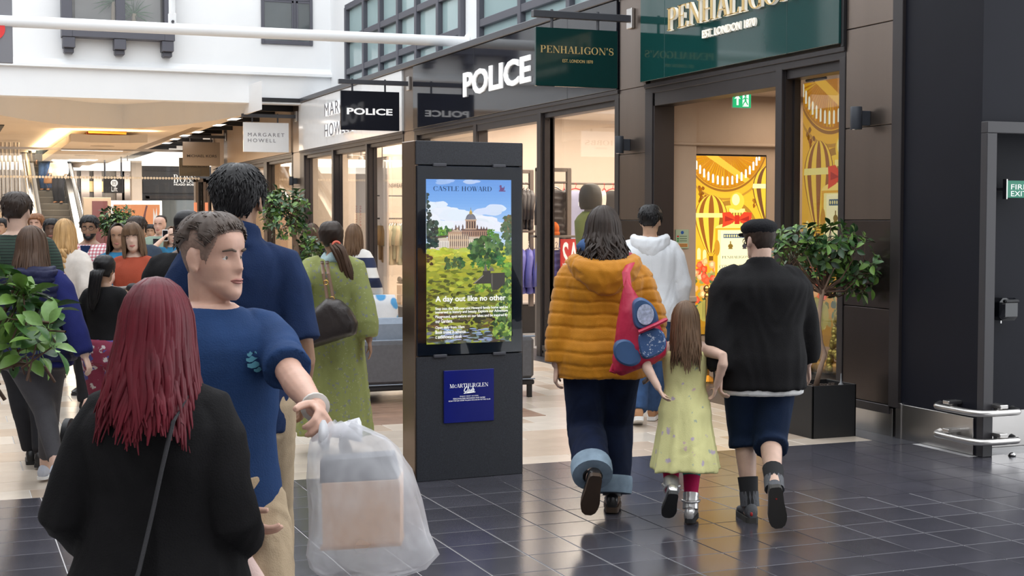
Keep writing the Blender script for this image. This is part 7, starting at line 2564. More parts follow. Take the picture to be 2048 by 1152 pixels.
# ---------------------------------------------------------------- K: girl with black ponytail
D, Hh, px = 10.0, 1.40, 208
P = Person('person with a sleek black ponytail, black cardigan and patterned trousers', px, D, Hh, 8, 'f', 'brown', w=1.0, pose=dict(wriL=(-.2, .22, 1.0), wriR=(.2, .25, 1.02)))
P.body(); P.face()
P.top('cardigan', C_['black'], hem=.84, off=.025, sleeve=.95, sl_off=.022, fold=.006)
M['eleph'] = pattern('red_blue_print', 'band', (.30, .03, .06), [(.05, .06, .22)], 3.2)
nt = M['eleph'].node_tree
P.legs('patterned_trousers', pattern('red_white_motifs', 'motif', (.22, .025, .06), [((.07, .07, .26), .42, .7), ((.55, .50, .50), .30, 1.0)], 16), off=.045, wide=.03, fold=.012)
for k in 'LR': P.shoe(k, LEATHER, big=.9)
P.cap(H_['black'], off=.016, mask=lambda ph, z: (z - (.16 if abs(ph) < R(60) else (.08 if abs(ph) < R(110) else .05))) / .02)
P.tail(H_['black'], [(0, -.09, .125), (-.005, -.15, .10), (-.02, -.16, .0), (-.04, -.15, -.12), (-.06, -.14, -.22)], rad=.045, n=40)

# ---------------------------------------------------------------- L: woman in rust top with pram
D, Hh, px, fc = 11.2, 1.625, 266, 188
LL = lambda q, d: local(px, D, Hh, fc, q, d)
P = Person('person with a brown fringed bob and a sleeveless rust top, pushing a pram', px, D, Hh, fc, 'f', 'pale', w=1.02,
   pose=dict(wriR=LL((240, 580), 10.85), wriL=LL((288, 578), 10.85), elbL=(-1, -.8, 0), elbR=(1, -.8, 0), hdyaw=-14, hdpitch=3, hdroll=6, curlL=.9, curlR=.9, handL=(None, (0, -.3, -1), (1, 0, 0)), handR=(None, (0, -.3, -1), (-1, 0, 0))))
P.body(); P.face(lips=(.50, .16, .14))
P.top('rust_top', C_['rust'], hem=.84, off=.022, sleeve=.10, sl_off=.012, sleeve_end=-.004, neck=1.465, fold=.007, flare=.03)
P.legs('trousers', C_['trouser'], off=.015)
for k in 'LR': P.shoe(k, LEATHER, big=.92)
P.long_hair(H_['mid'], zb=-.045, n=150, rad=.0085, front=42, flare=.015, wave=.004, back_push=.01, jag=.02)
mb = MB()
for i in range(46):
 x0 = -.062 + .124 * i / 45
 P_ = [V3(x0 * .25, .02, .245), V3(x0 * .7, .075, .225), V3(x0 * .95, .094 - .25 * abs(x0), .185), V3(x0, .097 - .30 * abs(x0), .150 + .006 * math.sin(i * 1.7))]
 mb.tube([P.hd(p) for p in P_], [(.0055 * P.s * f, .004 * P.s * f) for f in (1, 1.1, 1, .5)], n=6, cap=False)
P.put(mb, 'fringe', H_['mid'])
pr = thing('pram', 'pram with a curved grey handle pushed by the person in rust', 'pram', tuple(onD(268, 440, 10.5)[:2]) + (0,))
h0, h1 = np.array(onD(236, 577, 10.8)), np.array(onD(296, 573, 10.8))
mb = MB(); mb.tube([h0 + fwd * -.25 + V3(0, 0, -.12), h0 + fwd * -.06, h0 + rgt * .04, h1 - rgt * .04, h1 + fwd * -.06, h1 + fwd * -.25 + V3(0, 0, -.12)], .017, n=10); obj('handle', mb, mat('grey_handle', (.20, .17, .15), .5), pr, True)
mb = MB(); c = (h0 + h1) / 2; mb.ball(c, (.05, .03, .035), 10); obj('handle_joint', mb, M['black'], pr, True)
mb = MB()
for p in (h0, h1):
 b_ = p + fwd * -.7; mb.tube([p + fwd * -.24 + V3(0, 0, -.1), V3(b_[0], b_[1], .12)], .015, n=8)
obj('frame', mb, M['steelgrey'], pr)
mb = MB(); cc = c + fwd * -.5; rr = []
for z, w_, l_ in ((.42, .13, .2), (.48, .2, .30), (.68, .22, .36), (.74, .2, .34)):
 rr.append([V3(cc[0], cc[1], z) + rgt * w_ * math.cos(a) + fwd * l_ * math.sin(a) for a in np.arange(20) * math.pi / 10])
mb.rings(rr); obj('carrycot', mb, C_['slate'], pr, True)
for s_ in (-1, 1):
 for f_ in (-.85, -.25):
  q_ = c + rgt * s_ * .24 + fwd * f_
  mb = MB(); mb.tube([V3(q_[0], q_[1], .13) - rgt * .02, V3(q_[0], q_[1], .13) + rgt * .02], .13, n=20); obj('wheel', mb, M['black'], pr, 'auto')

# ---------------------------------------------------------------- M: man in checked shirt
P = Person('person in glasses with short black hair and a red checked shirt', 178, 13.5, 1.69, 182, 'm', 'brown', w=1.12, pose=dict(hdpitch=2, hdyaw=-8))
P.body(); P.face(glasses=True, brow=(.01, .01, .01), lips=(.3, .12, .10))
P.top('checked_shirt', pattern('red_check', 'check', (.78, .74, .74), [(.42, .01, .05), (.42, .01, .05)], 10.5), hem=.80, off=.035, sleeve=.95, sl_off=.028, fold=.006, neck=1.47)
mb = MB(); mb.prism([P.S(V3(-.05, .105, 1.46)), P.S(V3(.05, .105, 1.46)), P.S(V3(0, .155, 1.30))], tuple(P.S(V3(0, .02, 0)))); P.put(mb, 'undershirt', C_['navy'], False)
P.legs('trousers', C_['trouser'], off=.02)
for k in 'LR': P.shoe(k, LEATHER)
P.cap(H_['black'], off=.018, mask=short_mask(front=.180, side=.13, back=.06), tufts=160, tlen=.03, trad=.005)
P.cap(H_['black'], off=.004, mask=lambda ph, z: min((.070 - z) / .012, (R(105) - abs(ph)) / .2, 1) if not (abs(ph) < R(20) and .045 < z < .066) else -1, name='beard', noise=0)


def simple(label, px, D, H, face, sex, skin_, w, topname, topm, hair, hairm, legm='trouser', sleeve=.4, pose=None, glasses=False, hem=.82, off=.03, tops=None, **kw):
 P = Person(label, px, D, H, face, sex, skin_, w=w, pose=pose)
 P.body(); P.face(glasses=glasses)
 P.top(topname, topm if not isinstance(topm, str) else C_[topm], hem=hem, off=off, sleeve=sleeve, sl_off=.026, fold=.006, **kw)
 P.legs('trousers', C_[legm], off=.02)
 for k in 'LR': P.shoe(k, LEATHER)
 if hair == 'short':
  P.cap(H_[hairm], off=.018, tufts=120, tlen=.03, trad=.005)
 elif hair == 'crop':
  P.cap(H_[hairm], off=.006, mask=short_mask(front=.185, side=.12, back=.08), noise=0)
 elif hair == 'long':
  P.long_hair(H_[hairm], zb=-.12, n=110, rad=.011, flare=.03, wave=.012)
 elif hair == 'wavy':
  P.long_hair(H_[hairm], zb=-.16, n=130, rad=.012, flare=.06, wave=.04)
 return P


simple('person with long wavy dark hair, half hidden behind the rust top', 236, 12.7, 1.61, 176, 'f', 'brown', 1.05, 'teal_top', 'tealblue', 'wavy', 'dark')
simple('person in a slate tee, head hidden behind the brown bob', 274, 13.2, 1.68, 8, 'm', 'tan', 1.2, 'tee_shirt', 'slate', 'short', 'dark')
P = simple('person, bald and older, in a sage green open shirt in the far crowd', 319, 18.5, 1.70, 184, 'm', 'rosy', 1.1, 'sage_shirt', 'sage', 'none', 'grey', sleeve=.95)
mb = MB(); mb.prism([P.S(V3(-.045, .13, 1.45)), P.S(V3(.045, .13, 1.45)), P.S(V3(.03, .175, 1.2)), P.S(V3(-.03, .175, 1.2))], tuple(P.S(V3(0, .012, 0)))); P.put(mb, 'undershirt', C_['trouser'], False)
mb = MB(); mb.box(*P.S(V3(.06, .14, 1.20)), *P.S(V3(.13, .165, 1.29)), bev=.006); P.put(mb, 'chest_pocket', C_['sage'], False)
simple('person with swept brown hair far behind the orange poster end, nearest of three faces', 287, 22, 1.62, 178, 'f', 'tan', 1, 'dark_top', 'black', 'crop', 'dark')
simple('person with cropped dark hair next to the bald man, farther off', 301, 21.5, 1.58, 174, 'm', 'tan', 1.05, 'black_tee', 'black', 'short', 'black')
simple('person with dark hair peering over the head of the bald man', 322, 23.5, 1.72, 182, 'm', 'tan', 1.05, 'tan_shirt', 'khaki', 'short', 'dark')
P = simple('person with a brown bob and bright blue top, holding a phone to the ear', 343, 17.5, 1.56, 150, 'f', 'pale', 1.0, 'blue_top', 'tealblue', 'long', 'mid', pose=dict(wriR=(.16, .14, 1.60), elbR=(1, .3, -1)))
ph = thing('phone', 'pale phone held to the ear of the person in bright blue', 'phone', tuple(P.loc((.13, .10, 1.62))))
c = P.loc((.12, .10, 1.64)); mb = MB(); mb.box(c[0] - .035, c[1] - .006, c[2] - .07, c[0] + .035, c[1] + .006, c[2] + .07, bev=.004); obj('case', mb, M['gwhite'], ph); mb = MB(); mb.box(c[0] - .03, c[1] - .008, c[2] - .06, c[0] + .03, c[1] - .006, c[2] + .06); obj('screen', mb, M['gblack'], ph)
simple('person with a shaved dark head and black tee behind the navy tee man', 375, 8.6, 1.715, 0, 'm', 'dark', 1.18, 'black_tee', 'black', 'crop', 'black', sleeve=.45)
P = simple('person with thick dark hair and a ribbed green jumper, seen from behind', 34, 9.5, 1.83, -8, 'm', 'pale', 1.12, 'green_jumper', pattern('green_rib', 'band', (.020, .045, .030), [(.008, .016, .012)], 16), 'short', 'dark', sleeve=.95, pose=dict(hdyaw=8, ankL=(.05, .1, .085), ankR=(.15, -.1, .1)))
simple('person with short ginger hair, face towards us beside the escalator foot', 72, 16.5, 1.72, 180, 'm', 'rosy', 1.05, 'grey_top', 'slate', 'short', 'ginger')
simple('person with black hair and dark skin, face half hidden by the blonde', 103, 15, 1.66, 172, 'm', 'dark', 1.05, 'dark_top', 'black', 'short', 'black')
simple('person with dark hair at the very edge by the steel posts', 2, 20, 1.67, 178, 'm', 'tan', 1.05, 'tan_top', 'khaki', 'short', 'black')
P = simple('person with light brown hair in a navy and white banded jumper', 708, 14.6, 1.60, 14, 'f', 'pale', 1.02, 'banded_jumper', pattern('wide_bands', 'band', (.018, .028, .075), [(.72, .70, .66)], 1.55), 'long', 'mid', legm='jeans', sleeve=.9, pose=dict(wriR=(.28, .05, .93)))
tb = thing('tote_bag', 'white tote with a blue print by the banded jumper', 'bag', tuple(P.loc((.36, -.02, .6))))
c = P.loc((.36, -.06, .80)); mb = MB(); rr = []
for z, k in ((.16, .8), (.05, 1), (-.2, 1.05), (-.24, .9)):
 rr.append([V3(c[0], c[1], c[2] + z) + rgt * .15 * k * math.cos(a) + fwd * .05 * k * math.sin(a) for a in np.arange(18) * math.pi / 9])
mb.rings(rr); obj('bag_body', mb, pattern('tote_print', 'motif', (.75, .76, .78), [((.10, .35, .65), .35, 1)], 5), tb, True)
mb = MB(); mb.tube([V3(c[0], c[1], c[2] + .15) - rgt * .07, P.loc(P.J['wrR']) + V3(0, 0, -.03), V3(c[0], c[1], c[2] + .15) + rgt * .07], .008, n=6); obj('handle', mb, C_['wtee'], tb)
simple('person with auburn hair in dark clothes, mostly hidden behind the indoor tree', 625, 16.2, 1.60, 10, 'f', 'pale', 1.0, 'dark_jacket', 'black', 'long', 'brown', sleeve=.95)
# on the escalator
for (lab, px, py, H, sex, tm, tn, lm, hr) in (('person in an ivory jacket and black trousers standing on the escalator', 119, 404, 1.66, 'f', 'ivory', 'ivory_jacket', 'trouser', 'long'), ('person in blue jeans higher up the escalator', 93, 380, 1.74, 'm', 'slate', 'dark_jacket', 'denim', 'short')):
 # stand on the step whose tread projects here
 best = min(range(22), key=lambda k: abs(onY(px, py, yb0 + k * .42 + .2)[2] - (k * .195 + .19)))
 Y = yb0 + best * .42 + .2
 X = onY(px, py, Y)
 d_ = X[0] * _sy + X[1] * _cy
 P = Person(lab, px, d_, H, 180, sex, 'pale' if sex == 'f' else 'tan', w=1.05, floor=best * .195 + .19, pose=dict(wriR=(.24, .1, .9)))
 P.body(); P.face(); P.top(tn, C_[tm], hem=.84, off=.04, sleeve=.95, sl_off=.03); P.legs('trousers', C_[lm], off=.03, wide=.02)
 for k in 'LR': P.shoe(k, mat('brown_boot', (.22, .10, .04), .5))
 (P.long_hair(H_['mid'], n=90) if hr == 'long' else P.cap(H_['dark']))
 if sex == 'f':
  c = P.loc((.30, .08, .62)); t = thing('brown_handbag', 'brown leather handbag hanging from the hand on the escalator', 'bag', tuple(c))
  mb = MB(); mb.rings([[V3(c[0], c[1], c[2] + z) + rgt * w_ * math.cos(a) + fwd * .06 * math.sin(a) for a in np.arange(16) * math.pi / 8] for z, w_ in ((0, .12), (.03, .15), (.16, .13), (.22, .08))]); obj('bag_body', mb, mat('tan_leather', (.24, .11, .04), .4), t, True)
  mb = MB(); mb.tube([V3(c[0], c[1], c[2] + .2) - rgt * .06, V3(c[0], c[1], c[2] + .40), V3(c[0], c[1], c[2] + .2) + rgt * .06], .012, n=6); obj('handle', mb, MATS['tan_leather'], t, True)
  mb = MB(); mb.tube([V3(c[0], c[1], c[2] + .15) - rgt * .12, V3(c[0], c[1], c[2] - .2), V3(c[0], c[1], c[2] + .15) + rgt * .12], .007, n=6); obj('long_strap', mb, MATS['tan_leather'], t, True)
# ================================================================ KIOSK, SEATING, PLANTS
kx, ky = 2.738, 8.487
ka = math.atan2(.043, .752)
_ck, _sk = math.cos(ka), math.sin(ka)
KW, KD, KH = .752, .235, 2.145


def K(p):
 return (kx + p[0] * _ck - p[1] * _sk, ky + p[0] * _sk + p[1] * _ck, p[2])


kt = thing('advert_pillar', 'tall dark freestanding advertising pillar with a lit screen and blue card', 'kiosk', (kx, ky, 0), ka)
M['speckle'] = mat('dark_speckled_stone', (.020, .022, .028), .42, noise=.5, nscale=160, bump=.08, bscale=260)
mb = MB(); mb.box(.008, .006, .0, KW - .008, KD - .02, .79, bev=.003).xf(K); obj('lower_panel', mb, M['speckle'], kt)
mb = MB(); mb.box(.008, .006, 1.995, KW - .008, KD - .02, KH, bev=.003).xf(K); obj('header_panel', mb, M['speckle'], kt)
mb = MB(); mb.box(.0, .016, .0, .03, KD, KH, bev=.004).xf(K); mb2 = MB(); mb2.box(KW - .03, .016, 0, KW, KD, KH, bev=.004).xf(K)
obj('side_panel', mb, mat('bronze_side', (.26, .185, .13), .25, metal=.9, noise=.12, nscale=3, stretch=(1, 1, .1)), kt); obj('side_panel', mb2, M['bronze_dark'], kt)
mb = MB(); mb.box(.02, KD - .03, 0, KW - .02, KD, KH).xf(K); obj('back_panel', mb, M['speckle'], kt)
mb = MB(); mb.box(.012, .004, .795, KW - .012, .03, 1.99, bev=.004).xf(K); fr_ = obj('screen_frame', mb, mat('screen_bezel', (.006, .010, .018), .12), kt)
for x in (.165, .575):
 for z in (.782, 1.985):
  mb = MB(); mb.box(x - .045, -.010, z, x + .045, .02, z + .020, bev=.003).xf(K); obj('clamp', mb, M['steelgrey'], kt)
sx0, sx1, sz0, sz1 = .074, .662, .868, 1.906
Zf = lambda x, y: ((x - 130) / 468, 1 - (y - 237) / 883)
A = Art(lambda u, v, l: K((sx0 + u * (sx1 - sx0), .0035 - l, sz0 + v * (sz1 - sz0))), 1.2e-5)
A.vgrad(0, .55, 1, 1, [(214, 226, 246), (176, 206, 246), (120, 172, 238), (96, 150, 226)])
for (cx_, cy_, rx_, ry_, c) in ((230, 420, 110, 60, (232, 238, 250)), (330, 440, 120, 50, (226, 234, 250)), (450, 470, 140, 45, (232, 236, 248)), (180, 380, 60, 28, (226, 235, 250)), (360, 250, 60, 12, (180, 200, 240)), (240, 250, 60, 14, (160, 190, 240)), (480, 400, 100, 30, (214, 226, 250)), (300, 500, 190, 50, (236, 240, 250))):
 for k in range(7):
  x, y = cx_ + RNG.uniform(-.6, .6) * rx_, cy_ + RNG.uniform(-.5, .5) * ry_
  u, v = Zf(x, y); A.blob(u, v, rx_ / 468 * .5, ry_ / 883 * .6, jit(c, 5), 14, .12)


def zp(pts, c):
 A.poly([Zf(*p) for p in pts], c)


def foliage(x0, y0, x1, y1, n, cols, r=10, sq=.8, shape=None):
 for k in range(n):
  x, y = RNG.uniform(x0, x1), RNG.uniform(y0, y1)
  if shape and not shape(x, y):
   continue
  u, v = Zf(x, y); c = cols[RNG.integers(len(cols))]
  A.blob(u, v, r / 468 * RNG.uniform(.5, 1.3), r * sq / 883 * RNG.uniform(.5, 1.3), jit(c, 16), 7, .5, up=(k % 6 == 0))


foliage(130, 540, 600, 600, 60, [(90, 130, 50), (70, 110, 45)], 16)
foliage(175, 490, 262, 545, 60, [(120, 170, 60), (80, 130, 50), (50, 90, 40)], 12, shape=lambda x, y: (x - 220) ** 2 / 45 ** 2 + (y - 520) ** 2 / 30 ** 2 < 1)
foliage(455, 510, 500, 545, 20, [(110, 160, 60), (80, 130, 50)], 10)
# the great house
st_, sd_, sk_ = (186, 150, 122), (128, 96, 80), (226, 205, 178)
zp([(150, 612), (150, 555), (250, 548), (250, 612)], (214, 196, 180)); zp([(360, 612), (360, 545), (470, 540), (470, 600)], (206, 186, 168))
zp([(146, 556), (250, 545), (250, 536), (150, 545)], (90, 70, 66))
zp([(248, 612), (248, 520), (360, 515), (362, 606)], st_)
zp([(256, 520), (300, 494), (322, 516)], (150, 116, 98)); zp([(266, 517), (300, 500), (316, 515)], (206, 182, 156))
zp([(322, 545), (322, 508), (462, 508), (462, 545)], (168, 130, 108)); zp([(318, 512), (318, 503), (466, 503), (466, 512)], (110, 84, 76))
zp([(250, 522), (250, 516), (256, 516), (256, 522)], sd_)
for x in list(range(254, 360, 11)):
 zp([(x, 605), (x, 530), (x + 4, 530), (x + 4, 605)], sk_); zp([(x + 5, 596), (x + 5, 570), (x + 9, 570), (x + 9, 596)], (96, 80, 78)); zp([(x + 5, 558), (x + 5, 540), (x + 9, 540), (x + 9, 558)], (96, 80, 78))
for x in range(156, 250, 9):
 zp([(x, 608), (x, 566), (x + 5, 566), (x + 5, 608)], (240, 232, 224)); zp([(x + 5.4, 604), (x + 5.4, 572), (x + 7.6, 572), (x + 7.6, 604)], (140, 128, 130))
for x in range(364, 470, 10):
 zp([(x, 600), (x, 560), (x + 5, 560), (x + 5, 600)], (236, 222, 206)); zp([(x + 5.5, 598), (x + 5.5, 566), (x + 8, 566), (x + 8, 598)], (130, 112, 108))
for x in range(326, 460, 12):
 zp([(x, 540), (x, 518), (x + 5, 518), (x + 5, 540)], (88, 66, 64))
for x, h in ((290, 484), (307, 486), (328, 482), (352, 488), (408, 484), (430, 492), (444, 494), (460, 496), (270, 500)):
 zp([(x - 4, 510), (x - 4, h + 6), (x, h - 6), (x + 4, h + 6), (x + 4, 510)], (96, 70, 64))
# drum and dome
zp([(344, 506), (344, 452), (400, 452), (400, 506)], (150, 112, 92)); zp([(340, 458), (340, 450), (404, 450), (404, 458)], (206, 176, 150)); zp([(340, 506), (340, 500), (404, 500), (404, 506)], (196, 164, 140))
for x in (350, 364, 378, 391):
 zp([(x, 500), (x, 464), (x + 6, 464), (x + 6, 500)], (62, 46, 46)); zp([(x + 7, 500), (x + 7, 462), (x + 10, 462), (x + 10, 500)], (214, 184, 156))
u, v = Zf(372, 452); A.ell(u, v, 28 / 468, 32 / 883, (104, 104, 118), 24, 0, 180)
for k in range(6):
 A.poly([Zf(350 + k * 9, 452), Zf(352 + k * 9, 452), Zf(366 + k * 2.4, 422), Zf(365.5 + k * 2.4, 422)], (150, 150, 164))
zp([(364, 424), (364, 410), (380, 410), (380, 424)], (180, 150, 70)); zp([(366, 410), (372, 396), (378, 410)], (220, 180, 60)); zp([(371, 400), (371, 388), (373, 388), (373, 400)], (120, 100, 60))
# lawns, trees
zp([(130, 1120), (130, 620), (260, 612), (480, 604), (600, 590), (600, 1120)], (150, 158, 52))
for (y0, y1, cols) in ((612, 650, [(206, 206, 70), (186, 194, 66), (172, 184, 60)]), (650, 720, [(196, 190, 70), (150, 160, 56), (174, 170, 60)]), (720, 850, [(150, 156, 48), (110, 122, 40), (80, 90, 36), (184, 186, 60)]), (840, 960, [(84, 92, 34), (60, 70, 30), (110, 112, 42)]), (960, 1060, [(66, 60, 38), (50, 48, 30), (92, 88, 40), (110, 90, 50)]), (1060, 1118, [(60, 62, 60), (80, 84, 60), (110, 120, 130), (70, 64, 40)])):
 foliage(130, y0, 600, y1, 130, cols, 20, .45)
foliage(480, 600, 600, 690, 60, [(196, 200, 60), (170, 180, 50)], 16, .5)
foliage(355, 545, 560, 690, 190, [(52, 92, 46), (36, 70, 36), (70, 110, 56), (92, 126, 66)], 14, 1, lambda x, y: (x - 455) ** 2 / 100 ** 2 + (y - 620) ** 2 / 72 ** 2 < 1)
foliage(232, 660, 332, 714, 70, [(46, 84, 50), (66, 110, 60)], 10, .9)
foliage(365, 680, 470, 712, 40, [(86, 140, 60), (60, 110, 50)], 10)
foliage(520, 655, 560, 715, 40, [(50, 110, 60), (70, 130, 60)], 9)
foliage(130, 310, 160, 480, 60, [(26, 44, 40), (40, 60, 50)], 10, 1, lambda x, y: x < 135 + (y - 300) * .14)
foliage(130, 460, 190, 600, 110, [(24, 42, 40), (40, 62, 52), (60, 84, 70)], 11, 1)
foliage(130, 640, 160, 690, 20, [(60, 40, 30), (80, 50, 36)], 9)
foliage(560, 430, 600, 560, 70, [(60, 80, 50), (90, 96, 56), (120, 100, 60)], 11, 1)
foliage(540, 470, 600, 560, 40, [(56, 84, 52), (76, 100, 60)], 10, 1)
foliage(565, 570, 600, 640, 40, [(60, 96, 56), (86, 120, 66)], 10, 1)
foliage(555, 690, 600, 760, 40, [(120, 160, 56), (90, 130, 50)], 12)
foliage(400, 795, 500, 840, 50, [(140, 170, 60), (90, 120, 46)], 11)
foliage(500, 760, 600, 1100, 240, [(96, 130, 54), (66, 96, 44), (150, 176, 80), (44, 70, 36)], 13, 1, lambda x, y: x > 560 - (y - 760) * .28)
# ornamental bridge
zp([(380, 800), (436, 752), (436, 730), (480, 730), (480, 744), (560, 742), (560, 800), (520, 836), (488, 836), (480, 800)], (58, 54, 50))
for x, h in ((452, 690), (492, 706), (482, 700)):
 zp([(x - 9, 732), (x - 7, h + 22), (x, h), (x + 7, h + 22), (x + 9, 732)], (104, 100, 92))
zp([(392, 798), (440, 758), (440, 752), (388, 794)], (150, 144, 130)); zp([(484, 800), (484, 748), (492, 748), (492, 836)], (96, 92, 84))
for k in range(40):
 x, y = RNG.uniform(220, 480), RNG.uniform(1040, 1112); u, v = Zf(x, y); A.blob(u, v, .04, .004, jit((140, 156, 190), 20), 8, .2, up=False)
A.done('screen_picture', art_mat('screen_glow', 1.0), fr_)
scr_w = art_mat('dummy', 1) if False else mat('screen_white', (.05, .05, .05), .3, emit=(1, 1, 1), es=1.0)
scr_k = mat('screen_ink', (.006, .010, .03), .3, emit=(.004, .012, .05), es=1.0)


def on_screen(s, x0, x1, yb, yt, m, font='sans', bold=0.0):
 def pt(x, y):
  u, v = Zf(x, y); return K((sx0 + u * (sx1 - sx0), -.012, sz0 + v * (sz1 - sz0)))
 a, b, c = pt(x0, yb), pt(x1, yb), pt(x0, yt)
 lettering('lettering', s, a, b, c[2] - a[2], m, fr_, font=font, bold=bold)


on_screen('CASTLE HOWARD', 165, 483, 300, 274, scr_k, 'serif')
on_screen('A day out like no other', 175, 562, 902, 862, scr_w, bold=.012)
for s, x1, yb in (('Step into the 300-year-old Howard family home and be', 573, 941), ('immersed in history and beauty. Explore our Adventure', 573, 960), ('Playground, spot nature on our lakes and be inspired by', 573, 984), ('our Gardens.', 268, 1006), ('Open daily from 10am', 332, 1042), ('Book online in advance', 338, 1065), ('c astlehoward.co.uk', 318, 1090)):
 on_screen(s, 174, x1, yb, yb - 19, scr_w, bold=.012)
# small lion-like crest mark
A = Art(lambda u, v, l: K((sx0 + u * (sx1 - sx0), -.0115 - l, sz0 + v * (sz1 - sz0))), 1e-5)
for pts in ([(524, 300), (524, 294), (560, 294), (560, 300)], [(528, 292), (530, 276), (548, 280), (556, 270), (554, 290), (548, 294), (532, 294)], [(526, 276), (530, 264), (540, 268), (538, 278)]):
 A.poly([Zf(*p) for p in pts], (110, 70, 130))
A.done('crest_mark', art_mat('screen_crest', .8), fr_)
mb = MB(); mb.box(.014, -.006, .80, KW - .014, -.002, 1.985).xf(K); obj('screen_glass', mb, M['glass'], kt)
# blue club card
bx0, bx1, bz0, bz1 = .190, .536, .362, .697
cd = thing('club_card', 'deep blue square card with white club wording on the advert pillar', 'sign', K((bx0, 0, bz0)))
mb = MB(); mb.box(bx0, -.006, bz0, bx1, .008, bz1, bev=.002).xf(K); obj('card', mb, mat('royal_blue_print', (.005, .010, .16), .25, noise=.15, nscale=3), cd)
Yf = lambda x, y: K((bx0 + (x - 372) / 416 * (bx1 - bx0), -.0065, bz1 - (y - 195) / 450 * (bz1 - bz0)))


def on_card(s, x0, x1, yb, h, m=None, font='sans', bold=0.0):
 lettering('lettering', s, Yf(x0, yb), Yf(x1, yb), h / 450 * (bz1 - bz0), m or M['letter_w'], cd, font=font, bold=bold)


on_card('McARTHURGLEN', 418, 738, 345, 34, font='serif')
on_card('ENJOY FIRST ACCESS,', 502, 658, 428, 12)
on_card('PERSONALISED REWARDS AND MORE', 446, 712, 445, 12)
on_card('SCAN THE QR CODE TO JOIN OR LOG IN TO THE CLUB', 408, 756, 463, 11, bold=.02)
mb = MB()
for pts in ([(566, 344), (556, 340), (542, 356), (536, 376), (544, 384), (560, 376)], [(574, 340), (566, 364), (566, 382), (574, 380)], [(580, 360), (578, 376), (584, 382), (592, 374), (596, 360), (594, 378), (600, 380)], [(612, 336), (604, 378), (612, 381), (620, 372), (616, 360), (606, 366)], [(534, 396), (570, 390), (628, 388), (560, 394)]):
 mb.tube([np.array(Yf(*p)) + V3(0, -.001, 0) for p in pts], .0028, n=6)
obj('script_lettering', mb, M['letter_w'], cd)

# ---- grey sofa on the wood island ----
t = thing('sofa', 'grey upholstered sofa on the wooden floor patch behind the advert pillar', 'sofa', (4.2, 12.6, 0))
fab = mat('grey_sofa_fabric', (.115, .115, .125), .8, noise=.12, nscale=30, bump=.25, bscale=250)
fab_lit = mat('blue_lit_fabric', (.22, .26, .32), .75, noise=.08, nscale=30, bump=.2, bscale=250)  # sofa fabric with the bluish light on the cushions painted into its colour
mb = MB(); mb.box(3.44, 12.2, .17, 5.1, 12.34, .57, bev=.035); obj('back_rest', mb, fab, t, 'auto')
mb = MB(); mb.box(3.44, 12.3, .17, 3.62, 13.0, .57, bev=.04); obj('arm_rest', mb, fab, t, 'auto')
mb = MB(); mb.box(4.92, 12.3, .17, 5.1, 13.0, .57, bev=.04); obj('arm_rest', mb, fab, t, 'auto')
mb = MB(); mb.box(3.6, 12.3, .15, 4.94, 13.0, .40, bev=.03); obj('seat', mb, fab, t, 'auto')
for x in (3.54, 4.28):
 mb = MB(); mb.box(x, 12.28, .40, x + .70, 12.46, .765, bev=.05); obj('cushion', mb, fab_lit, t, 'auto')
mb = MB(); mb.tube([(3.44, 12.2, .572), (5.1, 12.2, .572)], .008, n=8); mb.tube([(3.44, 12.2, .175), (5.1, 12.2, .175)], .006, n=8); obj('piping', mb, fab_lit, t)
mb = MB(); mb.box(3.44, 12.205, .12, 5.1, 12.98, .165, bev=.01); obj('plinth_rail', mb, M['black'], t)
for x in (3.46, 5.04):
 for y in (12.22, 12.92):
  mb = MB(); mb.box(x, y, 0, x + .04, y + .04, .14); obj('leg', mb, M['black'], t)
# ---- dark litter bin ----
c = onD(738, 612, 15.0)
t = thing('litter_bin', 'dark round-topped litter bin before the clothes shop window', 'bin', (c[0], c[1], 0))
mb = MB(); mb.lathe([(.10, 0), (.13, .02), (.13, .70), (.12, .705)], (c[0], c[1], 0), 24); obj('bin_body', mb, M['steelgrey'], t, 'auto')
mb = MB(); mb.lathe([(.135, .70), (.14, .72), (.12, .745), (.07, .75)], (c[0], c[1], 0), 24); obj('lid', mb, mat('bin_lid', (.10, .10, .11), .35), t, 'auto')


# ---- plants ----
def leaf_mesh(L, W, name, m, fold=.35, droop=.25):
 mb = MB()
 prof = [(0, .10), (.16, .55), (.38, .95), (.58, 1.0), (.78, .72), (.93, .28), (1.0, .0)]
 vs, fs = [], []
 for (u, w) in prof:
  z = -droop * u * u * L
  for s in (-1, 0, 1):
   vs.append((s * w * W / 2, u * L, z + abs(s) * w * W * fold * .5))
 for i in range(len(prof) - 1):
  for j in (0, 1):
   fs.append((i * 3 + j, i * 3 + j + 1, (i + 1) * 3 + j + 1, (i + 1) * 3 + j))
 mb.add(vs, fs)
 mb.tube([(0, -.25 * L, .02 * L), (0, 0, 0)], .03 * W, n=4)
 return mesh_of(mb, name, m, True)


def leafmat(name, c, rough=.33):
 m = mat(name, c, rough, noise=.25, nscale=30, bump=.1, bscale=60)
 b = m.node_tree.nodes['Principled BSDF']
 b.inputs['Subsurface Weight'].default_value = .12
 b.inputs['Subsurface Radius'].default_value = (.01, .02, .004)
 return m


G_ = [leafmat('leaf_dark', (.022, .062, .020)), leafmat('leaf_mid', (.045, .115, .028)), leafmat('leaf_light', (.13, .24, .045)), leafmat('leaf_deep', (.014, .042, .018)), leafmat('leaf_fresh', (.20, .36, .10))]
BARK = mat('ficus_bark', (.30, .20, .14), .8, noise=.35, nscale=12, bump=.5, bscale=30, stretch=(1, 1, .3))
TWIG = mat('twig_brown', (.10, .055, .035), .8, noise=.3)


